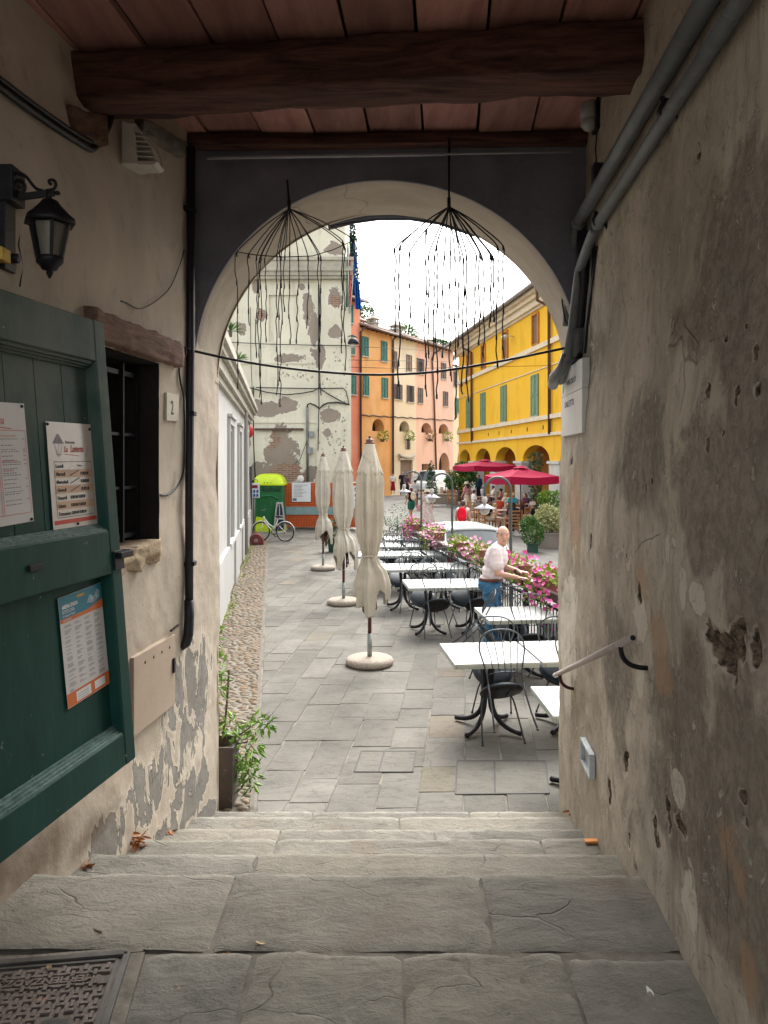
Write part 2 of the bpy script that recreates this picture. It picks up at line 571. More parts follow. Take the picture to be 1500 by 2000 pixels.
def m_oldwood(name, c0, c1, axis=0):
    b = NB(name)
    s = [14, 14, 14]; s[axis] = 1.2
    n = b.noise(b.scale(b.P, tuple(s)), 1.4, 8, 0.68, 0.8)
    col = b.mix(b.ramp(n, [(0.3, 0), (0.66, 1)]), c0, c1)
    return b.out(col, 0.85, b.bump(n, 0.8, 0.02), spec=0.2)

def m_stone(name, c0, c1, sc=1.0):
    b = NB(name)
    n1 = b.noise(b.P, 1.7 * sc, 9, 0.70, 0.9)
    n2 = b.noise(b.scale(b.P, (1, 1.6, 1)), 9 * sc, 8, 0.72, 0.6)
    n3 = b.noise(b.P, 70 * sc, 4, 0.6)
    col = b.mix(b.ramp(n1, [(0.28, 0), (0.72, 1)]), c0, c1)
    col = b.mix(b.attr('tone'), col, b.mix(0.6, col, (0.25, 0.225, 0.18)))
    col = b.mix(b.math('MULTIPLY', b.step(n2, 0.53, 0.75), 0.45), col, (0.055, 0.053, 0.048))
    col = b.mix(b.math('MULTIPLY', b.step(n3, 0.55, 0.8), 0.35), col, (0.28, 0.265, 0.24))
    pk = b.step(b.noise(b.scale(b.P, (1, 2.2, 1)), 24 * sc, 4, 0.6, 0.5), 0.71, 0.75)
    col = b.mix(b.math('MULTIPLY', pk, 0.7), col, (0.03, 0.028, 0.025))
    wv = b.mix(0.16, b.P, b.noisec(b.P, 4.0))
    ce = b.voro(b.scale(wv, (.8, 2.2, 1)), 2.1, 'DISTANCE_TO_EDGE')
    cr = b.math('MULTIPLY', b.math('SUBTRACT', 1.0, b.step(ce, 0.0, 0.010)), b.step(b.noise(b.P, 2.3, 4, .6), .47, .60))
    col = b.mix(b.math('MULTIPLY', cr, .1), col, (0.05, 0.046, 0.04))
    lay = b.noise(b.scale(b.P, (.9, 2.0, 1)), 2.6, 10, .74, 1.6)
    l2 = b.math('FRACT', b.math('MULTIPLY', lay, 7.0))
    le = b.math('MULTIPLY', b.math('SUBTRACT', 1.0, b.step(l2, 0.0, .16)), b.step(b.noise(b.P, 1.9, 4, .6), .44, .58))
    col = b.mix(b.math('MULTIPLY', le, .22), col, (0.055, 0.05, 0.043))
    ru = b.step(b.noise(b.P, 1.3, 6, .65, .6), .58, .72)
    col = b.mix(b.math('MULTIPLY', ru, .4), col, (0.19, 0.135, 0.095))
    ed = b.math('MULTIPLY', b.attr('edge'), b.step(b.noise(b.P, 9, 7, .7, .5), .32, .6))
    col = b.mix(b.math('MULTIPLY', ed, .6), col, (0.36, 0.34, 0.29))
    h = b.math('ADD', b.math('ADD', n2, b.math('MULTIPLY', n3, 0.3)), b.math('MULTIPLY', l2, .16))
    h = b.math('SUBTRACT', h, b.math('MULTIPLY', b.math('MAXIMUM', pk, cr), 0.6))
    return b.out(col, 0.82, b.bump(h, 0.85, 0.022), spec=0.25)

M_R, M_L, M_SP, M_AR, M_BO = m_plaster_right(), m_plaster_left(), m_spandrel(), m_arch(), m_boards()
M_BEAM = m_oldwood('dark_beam_wood', (0.02, 0.012, 0.014), (0.15, 0.07, 0.052), 0)
M_LINTEL = m_oldwood('weathered_lintel_wood', (0.10, 0.06, 0.048), (0.27, 0.17, 0.13), 1)
M_STEP = m_stone('worn_sandstone', (0.095, 0.091, 0.079), (0.255, 0.24, 0.205))
M_MORTAR = mat('lime_mortar', (0.15, 0.135, 0.113), 0.95, var=0.3, vs=14, bump=0.5, bs=70, spec=0.1)
M_RENDER = mat('outer_render', (0.45, 0.38, 0.29), 0.9, var=0.2, vs=1.2, bump=0.2, bs=20, spec=0.1)
M_IRON = mat('black_iron', (0.018, 0.018, 0.022), 0.5, 0.6, var=0.3, vs=20, bump=0.15, bs=120)
M_BLACK = mat('black_plastic', (0.012, 0.013, 0.018), 0.45, var=0.3, vs=12)
M_CABLE = mat('black_cable', (0.010, 0.010, 0.012), 0.5, var=0.2)
M_DARK = mat('dark_void', (0.01, 0.01, 0.012), 0.9, var=0.2)

gate = thing('gatehouse', 'vaulted gatehouse passage with stained plaster walls and dark wooden ceiling', 'gatehouse', (0, 5.25, 0))

# ---------------- right wall: fine relief with gouges and holes
PITS_R = [  # photo x, y, half width, half height, depth
    (1385, 1238, 17, 34, 1.0), (1402, 1262, 26, 40, 1.0), (1425, 1300, 16, 36, 1.0), (1447, 1222, 10, 34, 1.2), (1440, 1262, 18, 40, .8), (1473, 1272, 20, 46, .9),
    (1245, 1158, 7, 30, .7), (1220, 1485, 7, 30, .8), (1192, 1540, 7, 32, .6), (1300, 1594, 6, 48, .9), (1276, 1606, 5, 26, .5), (1325, 1610, 14, 22, .7),
    (1452, 1560, 13, 18, .7), (1457, 1609, 8, 12, .6), (1280, 1642, 6, 14, .5), (1369, 290, 7, 26, .8), (1387, 763, 5, 18, .6), (1440, 770, 5, 28, .6), (1411, 745, 6, 6, .6),
    (1481, 755, 7, 26, .7), (1387, 868, 4, 18, .6), (1412, 846, 3, 8, .5), (1275, 940, 4, 10, .4), (1260, 955, 3, 12, .4), (1155, 1060, 3, 22, .5), (1223, 1085, 3, 14, .4), (1420, 660, 5, 10, .4), (1475, 690, 8, 20, .5), (1455, 640, 5, 12, .4), (1115, 900, 4, 12, .4), (1230, 1640, 4, 18, .5), (1245, 1700, 4, 10, .4)]
DARK_R = [(1450, 560, 70, 260), (1455, 1000, 60, 330), (1440, 1680, 90, 260), (1440, 480, 110, 190), (1470, 740, 60, 260), (1400, 960, 90, 200), (1480, 1050, 60, 260), (1330, 1420, 90, 120), (1440, 1500, 80, 180), (1300, 1560, 60, 100), (1400, 1750, 110, 130), (1250, 890, 50, 140), (1350, 1330, 40, 120), (1200, 1330, 30, 180), (1150, 700, 26, 60), (1370, 620, 60, 90), (1470, 1800, 70, 160)]  # dark stains, with the dimness of the near end painted in too
TAN_R = [(1282, 1245, 18, 60), (1290, 1320, 22, 46), (1420, 1640, 22, 60), (1450, 1730, 24, 70), (1462, 1900, 30, 100), (1255, 1130, 20, 40), (1120, 1000, 20, 120)]
PALE_R = [(1345, 1760, 20, 80), (1338, 1150, 12, 60), (1365, 1170, 30, 40), (1322, 1540, 18, 40), (1245, 1210, 14, 60), (1245, 1330, 10, 50), (1110, 1240, 18, 200), (1305, 1065, 6, 40)]
def _conv(lst, fn):
    out = []
    for q in lst:
        c = fn(q[0], q[1]); e = fn(q[0] + q[2], q[1]); w = fn(q[0] - q[2], q[1])
        out.append((c.y, c.z, max(0.008, abs(e.y - w.y) / 2), max(0.008, q[3] * c.y / F_PX), q[4] if len(q) > 4 else 1))
    return out
def _field(Y, z, lst):
    best = -1.0; dep = 1
    for (cy, cz, ry, rz, d) in lst:
        t = 1 - sqrt(((Y - cy) / ry) ** 2 + ((z - cz) / rz) ** 2)
        if t > best: best = t; dep = d
    return max(best, -1.0), dep

def wall_mesh(X, sgn, ya, yb, za, zb, step, pits, layers, name, m, cut=None, seed=0):
    mb = MB(); mb.smooth = True
    nu = int((yb - ya) / step) + 1; nv = int((zb - za) / step) + 1
    att = {k: [] for k in layers}; pit = []
    vs = []
    for j in range(nv):
        z = za + (zb - za) * j / (nv - 1)
        for i in range(nu):
            Y = ya + (yb - ya) * i / (nu - 1)
            p = V((seed, Y, z))
            d = 0.022 * mnoise.noise(p * 0.9) + 0.010 * mnoise.noise(p * 2.6) + 0.004 * fbm(p * 9, 3)
            w = 0.55 * mnoise.noise(V((seed, Y * 20, z * 11))) + 0.30 * mnoise.noise(p * 38) + .18 * mnoise.noise(p * 70)
            t, dep = _field(Y, z, pits)
            t2 = t + w * smooth(-0.9, -0.1, t) - .12
            k = smooth(0.0, 0.35, t2)
            d -= k * 0.030 * dep * (1 + 0.9 * mnoise.noise(p * 30))
            pit.append(max(-0.5, t2 if dep > .45 else t2 - .1))
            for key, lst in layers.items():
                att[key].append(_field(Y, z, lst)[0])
            vs.append((X(Y, z) - sgn * d, Y, z))
    fs = []
    for j in range(nv - 1):
        for i in range(nu - 1):
            if cut:
                Y = ya + (yb - ya) * (i + .5) / (nu - 1); z = za + (zb - za) * (j + .5) / (nv - 1)
                if cut(Y, z): continue
            fs.append((j * nu + i, j * nu + i + 1, (j + 1) * nu + i + 1, (j + 1) * nu + i))
    mb.add(vs, fs)
    mb.attr = dict(att); mb.attr['pit'] = pit
    return wb(mb, name, m, gate)

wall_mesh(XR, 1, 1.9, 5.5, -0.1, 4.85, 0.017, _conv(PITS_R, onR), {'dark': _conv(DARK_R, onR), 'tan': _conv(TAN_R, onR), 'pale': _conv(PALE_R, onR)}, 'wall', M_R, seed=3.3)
PEEL_L = [(368, 1370, 52, 120), (395, 1320, 26, 60), (330, 1490, 46, 70), (285, 1550, 60, 90), (360, 1570, 60, 60), (215, 1625, 50, 60), (405, 1590, 26, 30)]
LOW_L = [(60, 1700, 160, 90), (180, 1620, 80, 50), (100, 1640, 90, 70), (0, 1720, 120, 120)]
# window niche in the left wall
WIN = (3.72, 4.46, 2.13, 3.16)     # Y0, Y1, z0, z1
wall_mesh(XL, -1, 1.9, 5.5, -0.1, 4.85, 0.02, [], {'peel': _conv(PEEL_L, onL), 'low': _conv(LOW_L, onL)}, 'wall', M_L,
          cut=lambda Y, z: WIN[0] < Y < WIN[1] and WIN[2] < z < WIN[3], seed=8.1)
# the walls run on out of view to the shortened back end
mb = MB()
for X in (XL, XR):
    mb.grid(12, 8, lambda u, v: V((X(YBK + (1.93 - YBK) * u, v * 4.85), YBK + (1.93 - YBK) * u, v * 4.85)))
mb.attr = {}
wb(mb, 'wall', mat('passage_plaster', (0.33, 0.27, 0.20), 0.9, var=0.25, vs=1.5, bump=0.3, bs=30, spec=0.1), gate)

# ---------------- arch
ARC_F = (5.0, -0.023, 1.222, 1.29, 3.21, 1.217)     # Y, centre x, left a, right a, spring z, rise
ARC_B = (5.5, 0.04, 1.226, 1.262, 3.15, 1.217)
def arc_pt(A, t):
    """t 0..1 from left spring over the crown to right spring"""
    a = pi * (1 - t); c, s = cos(a), sin(a)
    return (A[1] + (A[2] if c < 0 else A[3]) * c, A[4] + A[5] * s)
NA = 72
def arch_outline(A, zb, xl, xr, x0, x1, ztop):
    pts = [(x0, zb), (x0, ztop), (x1, ztop), (x1, zb), (xr, zb)]
    pts += [arc_pt(A, 1 - i / NA) for i in range(NA + 1)]
    pts += [(xl, zb)]
    return pts
mb = MB()
pl = arch_outline(ARC_F, -0.2, -1.3, 1.3, -1.9, 1.9, 4.9)
mb.wall_holes(pl, [], lambda u, v: V((u, 5.0 - 0.04 * u, v)), (0, 0.02, 0))
wb(mb, 'arch_wall', M_SP, gate)
mb = MB()
def _intr(u, v):
    x0, z0 = arc_pt(ARC_F, u); x1, z1 = arc_pt(ARC_B, u)
    e = 0.035 * (1 - smooth(0, 0.12, v))           # soft worn arris
    x = x0 + (x1 - x0) * v; z = z0 + (z1 - z0) * v
    Y = 5.0 - 0.04 * x0 + (0.5 + 0.04 * x0) * v
    c = V((ARC_F[1], 0, ARC_F[4])); d = V((x, 0, z)) - c; d.normalize()
    p = V((x, Y, z)); k = 0.012 * mnoise.noise(p * 2.2) + 0.005 * mnoise.noise(p * 7)
    return V((x, Y, z)) + d * (e * 0.6 + k)
mb.grid(120, 16, _intr)
wb(mb, 'arch_soffit', M_AR, gate)
mb = MB()
pl = arch_outline(ARC_B, -0.5, XL(5.5), XR(5.5), -12, 12, 5.7)
mb.wall_holes(pl, [], lambda u, v: V((u, 5.5, v)), (0, -0.02, 0))
# unseen masses either side and above, kept low to shade the terrace less
for sg, X, off in ((-1, XL, 0.5), (1, XR, 0.3)):
    poly = [(sg * 12, YBK), (X(YBK) + sg * off, YBK), (X(5.48) + sg * off, 5.48), (sg * 12, 5.48)]
    mb.prism(poly, lambda a, c: V((a, c, -0.5)), (0, 0, 6.1))
mb.box((0, (5.48 + YBK) / 2, 5.25), (8, 5.48 - YBK, .8))
wb(mb, 'facade', M_RENDER, gate)

# ---------------- ceiling boards, beam, wall plate
mb = MB(); tone = []
rnd = random.Random(5)
w = 0.345
for i in range(-7, 8):
    xc = 0.03 + i * w
    for (ya, yb) in ((YBK, 1.35), (1.37, 3.93), (3.94, 5.02)):
        z = 4.70 + rnd.uniform(-0.012, 0.012); t = rnd.random(); g = 0.008
        tl = rnd.uniform(-.008, .008)
        def q(x, y, zz): return V((x + 0.08 * y, y, zz + tl * (x - xc) / w))
        n = 10
        vs = []
        for k in range(n + 1):
            y = ya + (yb - ya) * k / n
            zz = z + 0.006 * mnoise.noise(V((xc, y * 1.7, 0)))
            j = 0.004 * mnoise.noise(V((xc * 3, y * 5, 1)))
            vs += [q(xc - w / 2 + g + j, y, zz), q(xc + w / 2 - g + j, y, zz), q(xc + w / 2 - g + j, y, zz + .04), q(xc - w / 2 + g + j, y, zz + .04)]
        fs = []
        for k in range(n):
            for e in range(4):
                f = (e + 1) % 4
                fs.append((4 * k + e, 4 * k + f, 4 * k + 4 + f, 4 * k + 4 + e))
        fs += [(0, 1, 2, 3), (4 * n + 3, 4 * n + 2, 4 * n + 1, 4 * n)]
        mb.add(vs, fs); tone += [t] * len(vs)
mb.attr = {'tone': tone}
wb(mb, 'ceiling_boards', M_BO, gate)
mb = MB()
mb.box((0, (5.2 + YBK) / 2, 4.80), (6, 5.2 - YBK, 0.1))
wb(mb, 'ceiling_deck', M_DARK, gate)

def rough_beam(p0, p1, w, h, seed, amp=0.02, n=90, m=10):
    mb = MB(); mb.smooth = True
    p0, p1 = V(p0), V(p1); d = p1 - p0; L = d.length; d.normalize()
    sd = V((-d.y, d.x, 0)).normalized()
    per = []
    for k in range(m): per.append((-.5 + k / m, -.5))
    for k in range(m): per.append((.5, -.5 + k / m))
    for k in range(m): per.append((.5 - k / m, .5))
    for k in range(m): per.append((-.5, .5 - k / m))
    vs, fs = [], []
    N = len(per)
    for i in range(n + 1):
        c = p0 + d * (L * i / n)
        for (a, b) in per:
            r = max(abs(a), abs(b)); rr = (abs(a) * abs(b)) * 4
            p = c + sd * (a * w * (1 - .10 * rr)) + V((0, 0, b * h * (1 - .10 * rr)))
            q = V((p.x * 1.6, p.y * 9, p.z * 9)) + V((seed, 0, 0))
            p = p + (sd * a + V((0, 0, b))) * (amp * 2.2 * fbm(q, 4)) + V((0, 0, 0.02 * mnoise.noise(V((p.x * .8, seed, 0)))))
            vs.append(p)
    for i in range(n):
        for k in range(N):
            l = (k + 1) % N
            fs.append((i * N + k, i * N + l, (i + 1) * N + l, (i + 1) * N + k))
    fs += [tuple(range(N)), tuple(n * N + k for k in reversed(range(N)))]
    mb.add(vs, fs)
    return mb
wb(rough_beam((-1.95, 4.08, 4.56), (1.55, 3.68, 4.56), 0.30, 0.25, 2.0), 'beam', M_BEAM, gate)
wb(rough_beam((-1.5, 4.96, 4.655), (1.5, 4.90, 4.655), 0.10, 0.075, 7.0, 0.006), 'wall_plate', M_BEAM, gate)
wb(rough_beam((-1.95, 1.62, 4.56), (1.55, 1.25, 4.56), 0.30, 0.28, 12.0, n=30), 'beam', M_BEAM, gate)
# plaster haunch and broken beam end low on the left wall
wb(rough_beam(onL(118, 238, -.05), onL(192, 262, .05), 0.16, 0.15, 21, 0.012, n=24), 'beam_end', m_oldwood('broken_beam_end_wood', (0.06, 0.03, 0.022), (0.2, 0.12, 0.085), 0), gate)
wb(rough_beam(onL(268, 246, .02), onL(352, 292, .02), 0.09, 0.10, 31, 0.012, n=24), 'ledge', M_MORTAR, gate)

# ---------------- window niche
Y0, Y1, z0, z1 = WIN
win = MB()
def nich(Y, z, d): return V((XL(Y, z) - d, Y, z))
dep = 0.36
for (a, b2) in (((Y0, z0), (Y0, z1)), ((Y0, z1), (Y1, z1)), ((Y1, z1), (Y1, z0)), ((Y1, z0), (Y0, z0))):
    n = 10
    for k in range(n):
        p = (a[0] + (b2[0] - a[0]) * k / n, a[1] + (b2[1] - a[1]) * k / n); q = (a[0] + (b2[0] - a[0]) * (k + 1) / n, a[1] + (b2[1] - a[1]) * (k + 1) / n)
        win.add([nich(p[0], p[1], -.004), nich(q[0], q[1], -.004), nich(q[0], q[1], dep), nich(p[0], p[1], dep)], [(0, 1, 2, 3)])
wn = wb(win, 'window', mat('niche_plaster_shaded', (0.028, 0.025, 0.024), 0.9, var=0.3, vs=5, bump=0.6, bs=25, spec=0.1), gate)  # shade inside the niche put into a near-black plaster colour
def sub(mb, name, m, par, **k):
    o = mb.build(name, m, None, **k)
    o.parent = par
    # par is itself a child of an Empty at a known place: keep world coordinates
    o.matrix_parent_inverse = Matrix.Identity(4)
    return o
mb = MB()
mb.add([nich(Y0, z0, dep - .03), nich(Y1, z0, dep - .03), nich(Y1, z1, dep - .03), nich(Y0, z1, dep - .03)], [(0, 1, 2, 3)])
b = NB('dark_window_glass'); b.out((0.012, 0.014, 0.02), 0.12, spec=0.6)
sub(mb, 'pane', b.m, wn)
mb = MB()
for t in (0.0, 0.36, 0.72, 1.0):
    Y = Y0 + .03 + (Y1 - Y0 - .06) * t
    mb.bar(nich(Y, z0 + .02, dep - .25), nich(Y, z1 - .02, dep - .25), 0.022, 0.022, V((1, 0, 0)))
for t in (0.05, 0.31, 0.6, 0.93):
    z = z0 + (z1 - z0) * t
    mb.bar(nich(Y0 + .01, z, dep - .235), nich(Y1 - .01, z, dep - .235), 0.018, 0.026 if t in (.05, .93) else .016)
sub(mb, 'grille', M_IRON, wn)
lm = rough_beam(V((XL(3.62, 3.22) + .0, 3.6, 3.245)), V((XL(4.68, 3.22) + .0, 4.70, 3.245)), 0.13, 0.155, 15, 0.010, n=40)
sub(lm, 'lintel', M_LINTEL, wn)
sm = rough_beam(V((XL(3.7) - .14, 3.7, 2.06)), V((XL(4.5) - .14, 4.47, 2.075)), 0.34, 0.13, 25, 0.022, n=30)
sub(sm, 'sill', mat('crumbling_sill_plaster', (0.36, 0.28, 0.19), 0.95, var=0.35, vs=18, bump=0.9, bs=45, spec=0.1), wn)

# flush access panel painted like the wall
mb = MB()
pa = [onL(252, 1290), onL(334, 1240), onL(334, 1372), onL(262, 1442)]
YA, YB = pa[0].y, pa[1].y
zt, zb = onL(292, 1262).z, onL(300, 1402).z
for k in range(1):
    vs = []
    for d in (0.026, -.02):
        vs += [V((XL(YA) + d, YA, zb)), V((XL(YB) + d, YB, zb)), V((XL(YB) + d, YB, zt)), V((XL(YA) + d, YA, zt))]
    mb.add(vs, [(0, 1, 2, 3), (7, 6, 5, 4), (0, 4, 5, 1), (1, 5, 6, 2), (2, 6, 7, 3), (3, 7, 4, 0)])
pan = wb(mb, 'access_panel', mat('painted_panel', (0.36, 0.28, 0.215), 0.75, var=0.08, vs=4, bump=0.1, bs=40), gate, bevel=0.003)
for k in range(4):
    Y = YA + (YB - YA) * (0.25 + 0.2 * k)
    mb = MB(); mb.cyl(V((XL(Y) + .022, Y, zt - .06)), V((XL(Y) + .0275, Y, zt - .06)), .009, seg=10); sub(mb, 'screw', M_IRON, pan)
Y = YB - .03
mb = MB(); mb.box((XL(Y) + .03, Y, (zt + zb) / 2 + .03), (.012, .03, .085)); sub(mb, 'lock', M_IRON, pan)
mb = MB(); mb.box((XL(YB) + .02, YB + .004, zt + .035), (.012, 0.16, .010)); sub(mb, 'latch', M_IRON, pan)

# ---------------- steps and upper landing
def stone(mb, tone, x0, x1, y0, y1, z, drop, seed, amp, res=0.03, t=0.5, lay=0.0):
    """one worn block: displaced top, rounded front arris, riser"""
    nu = max(3, int((x1 - x0) / res)); nv = max(3, int((y1 - y0) / res))
    prof = [y0 + (y1 - y0 - 0.02) * j / (nv - 1) for j in range(nv)]
    rows = [(y, 0.0) for y in prof] + [(y1 - 0.008, -0.006), (y1, -0.02), (y1 + .002, -drop * .5), (y1 + .002, -drop - .05)]
    vs = []
    for (y, dz) in rows:
        for i in range(nu + 1):
            x = x0 + (x1 - x0) * i / nu
            p = V((x, y, seed))
            e = min(x - x0, x1 - x, 0.05) / 0.05
            eb = min(max(0, y - y0), 0.04) / 0.04
            h = amp * (0.9 * mnoise.noise(p * 1.6) + 0.5 * mnoise.noise(p * 5) + 0.3 * fbm(p * 14, 3))
            if lay:
                q = fbm(p * 2.4, 4) * 5
                h += lay * (math.floor(q) + smooth(0.75, 1.0, q - math.floor(q))) * .5
            fy = 0.010 * mnoise.noise(V((x * 2.3, seed, z))) + 0.006 * mnoise.noise(V((x * 9, seed, z)))
            hh = h - 0.010 * (1 - e) ** 2 - 0.008 * (1 - eb) ** 2
            vs.append((x, y + (fy if dz < 0 or y > y1 - .04 else 0), z + hh + dz - (.012 * max(0, mnoise.noise(V((x * 4, seed + 5, 0)))) if dz < 0 else 0)))
    o = len(mb.v); n = nu + 1
    fs = [(j * n + i, j * n + i + 1, (j + 1) * n + i + 1, (j + 1) * n + i) for j in range(len(rows) - 1) for i in range(nu)]
    sm = mb.smooth; mb.smooth = True; mb.add(vs, fs); mb.smooth = sm
    tone += [t] * len(vs)
    EDGE.extend([smooth(y1 - .055, y1 - .015, v[1]) * (1 if v[2] > z - .03 else .3) for v in vs])
mb = MB(); tone = []; EDGE = []
for k in range(1, len(NOS)):
    ya, yb = NOS[k - 1][0], NOS[k][0]
    z = NOS[k][1]
    zn = NOS[k + 1][1] if k + 1 < len(NOS) else 0.0
    xa, xb = XL(yb) - .12, XR(yb) + .12
    cuts = {1: [-0.62 , 0.40], 2: [-.60], 3: [-.58, .85], 4: [-.62, .3], 5: [.1], 6: [-.5, .6]}[k]
    xs = [xa] + cuts + [xb]
    for i in range(len(xs) - 1):
        stone(mb, tone, xs[i] + .006, xs[i + 1] - .006, ya + (.008 if k == 1 else -.02), yb, z, z - zn, 10 * k + i, 0.008 if k > 1 else 0.010, res=.03 if k > 1 else .018, lay=0 if k > 1 else .0035, t=[.15, .85, .05, .5, 1.0, .3][(k + i * 2) % 6])
# landing slabs
land = [(-1.75, -.92, 1.3, 2.36), (-1.75, -1.45, 2.36, 2.70), (-0.83, -0.465, 1.25, 2.715), (-0.445, 0.06, 1.3, 2.71), (0.07, 0.62, 1.25, 2.716), (0.63, 1.3, 1.35, 2.70)]
for i, (a, c, ya, yb) in enumerate(land):
    if i < 2: continue
    stone(mb, tone, a, c, ya, yb, 0.865, 0.03, 100 + i * 7, 0.012, res=0.014, t=[.2, .3, .1, .75, 1.0, .4][i], lay=[0, 0, .002, .010, .010, .007][i])
    
mb.attr = {'tone': tone, 'edge': EDGE}
steps = mb.build('steps', M_STEP)
tag(steps, kind='structure')
mb = MB(); 
# mortar bed under the stones
prof = [(-8, 0.85), (2.72, 0.85)]
for k in range(1, len(NOS)):
    prof += [(NOS[k][0] - .03, NOS[k][1] - .016)]
    if k + 1 < len(NOS): prof += [(NOS[k][0] - .03, NOS[k + 1][1] - .016)]
prof += [(NOS[-1][0] - .03, -.1), (-8, -.1)]
mb.prism(prof, lambda a, c: V((-1.9, a, c)), (3.6, 0, 0))
mb.box((0, -16, .35), (40, 19.9, 1.0))
land_o = mb.build('landing', M_MORTAR); tag(land_o, kind='structure')
# ================================================================== THE SQUARE: ground
ZS = -0.30                                     # street level beyond the terrace rail
def wallX(Y): return -0.97 - 0.137 * Y         # foot of the white building
def kerbX(Y): return -0.137 - 0.145 * Y        # edge between cobbles and slabs
def railX(Y): return 3.78 - 0.172 * Y          # terrace edge with the planter rail

def m_slab():
    b = NB('grey_sandstone_paving')
    t = b.attr('tint', True)
    n1 = b.noise(b.P, 1.1, 8, 0.62, 0.4); n2 = b.noise(b.P, 8, 8, 0.7, 0.5); n3 = b.noise(b.P, 60, 4)
    col = b.mix(b.ramp(n1, [(0.28, 0), (0.72, 1)]), (0.090, 0.085, 0.075), (0.181, 0.170, 0.148))
    col = b.mix(1.0, col, t, 'MULTIPLY')
    col = b.mix(b.math('MULTIPLY', b.step(n2, 0.54, 0.72), 0.38), col, (0.10, 0.096, 0.088))
    col = b.mix(b.math('MULTIPLY', b.step(n3, 0.55, 0.75), 0.25), col, (0.32, 0.31, 0.28))
    ly = b.noise(b.scale(b.P, (1.0, 3.2, 1)), 5, 9, 0.72, 1.4)
    ln = b.math('MULTIPLY', b.step(ly, 0.56, 0.585), b.math('SUBTRACT', 1.0, b.step(ly, 0.585, 0.64)))
    col = b.mix(b.math('MULTIPLY', ln, 0.45), col, (0.06, 0.057, 0.052))
    pl = b.step(b.noise(b.P, 0.35, 4, 0.5, 0.5), 0.52, 0.7)
    col = b.mix(b.math('MULTIPLY', pl, 0.5), col, (0.25, 0.238, 0.21))
    wv = b.mix(0.2, b.P, b.noisec(b.P, 3.0))
    ce = b.voro(wv, 1.7, 'DISTANCE_TO_EDGE')
    cr = b.math('MULTIPLY', b.math('SUBTRACT', 1.0, b.step(ce, 0.0, 0.012)), b.step(b.noise(b.P, 1.2, 4, .6), .52, .6))
    col = b.mix(b.math('MULTIPLY', cr, .4), col, (0.05, 0.047, 0.042))
    stn = b.step(b.noise(b.P, 0.8, 7, .68, .8), .52, .70)
    col = b.mix(b.math('MULTIPLY', stn, .30), col, (0.085, 0.08, 0.072))
    h = b.math('ADD', n2, b.math('MULTIPLY', b.step(ly, 0.54, 0.6), 0.5))
    return b.out(col, 0.85, b.bump(h, 0.45, 0.012), spec=0.2)
M_SLAB = m_slab()
M_JOINT = mat('joint_earth', (0.155, 0.145, 0.124), 0.95, var=0.45, vs=3, bump=0.4, bs=60, spec=0.1)
def m_road():
    b = NB('street_paving')
    br = b.n('ShaderNodeTexBrick'); 
    mp = b.n('ShaderNodeMapping'); b.put(mp.inputs[0], b.P); mp.inputs['Rotation'].default_value = (0, 0, radians(52))
    b.put(br.inputs['Vector'], mp.outputs[0]); br.inputs['Scale'].default_value = 1.0
    br.inputs['Brick Width'].default_value = 0.7; br.inputs['Row Height'].default_value = 0.36; br.inputs['Mortar Size'].default_value = 0.008
    br.inputs['Color1'].default_value = (0.142, 0.138, 0.127, 0.860); br.inputs['Color2'].default_value = (0.185, 0.179, 0.166, 0.860); br.inputs['Mortar'].default_value = (0.12, 0.114, 0.104, 1)
    n2 = b.noise(b.P, 3, 8, 0.7, 0.5)
    col = b.mix(b.math('MULTIPLY', b.step(n2, 0.45, 0.75), 0.4), br.outputs[0], (0.15, 0.145, 0.135))
    return b.out(col, 0.85, b.bump(n2, 0.3, 0.01), spec=0.2)
M_ROAD = m_road()
mb = MB()
mb.add([(-400, -8, ZS - .3), (500, -8, ZS - .3), (500, 900, ZS - .3), (-400, 900, ZS - .3)], [(0, 1, 2, 3)])
tag(mb.build('ground', mat('bare_ground', (0.30, 0.28, 0.23), 0.95, var=0.2, vs=.5)), kind='structure')
mb = MB()
mb.add([(-30, 5.5, ZS), (40, 5.5, ZS), (60, 110, ZS), (-30, 110, ZS)], [(0, 1, 2, 3)])
tag(mb.build('street', M_ROAD), kind='structure')
mb = MB()
poly = [(-6, 5.3), (railX(5.3) + .12, 5.3), (railX(34) + .12, 34), (-14, 34), (-14, 20)]
mb.prism(poly, lambda a, c: V((a, c, -0.62)), (0, 0, 0.6135))
tag(mb.build('terrace', M_JOINT), kind='structure')

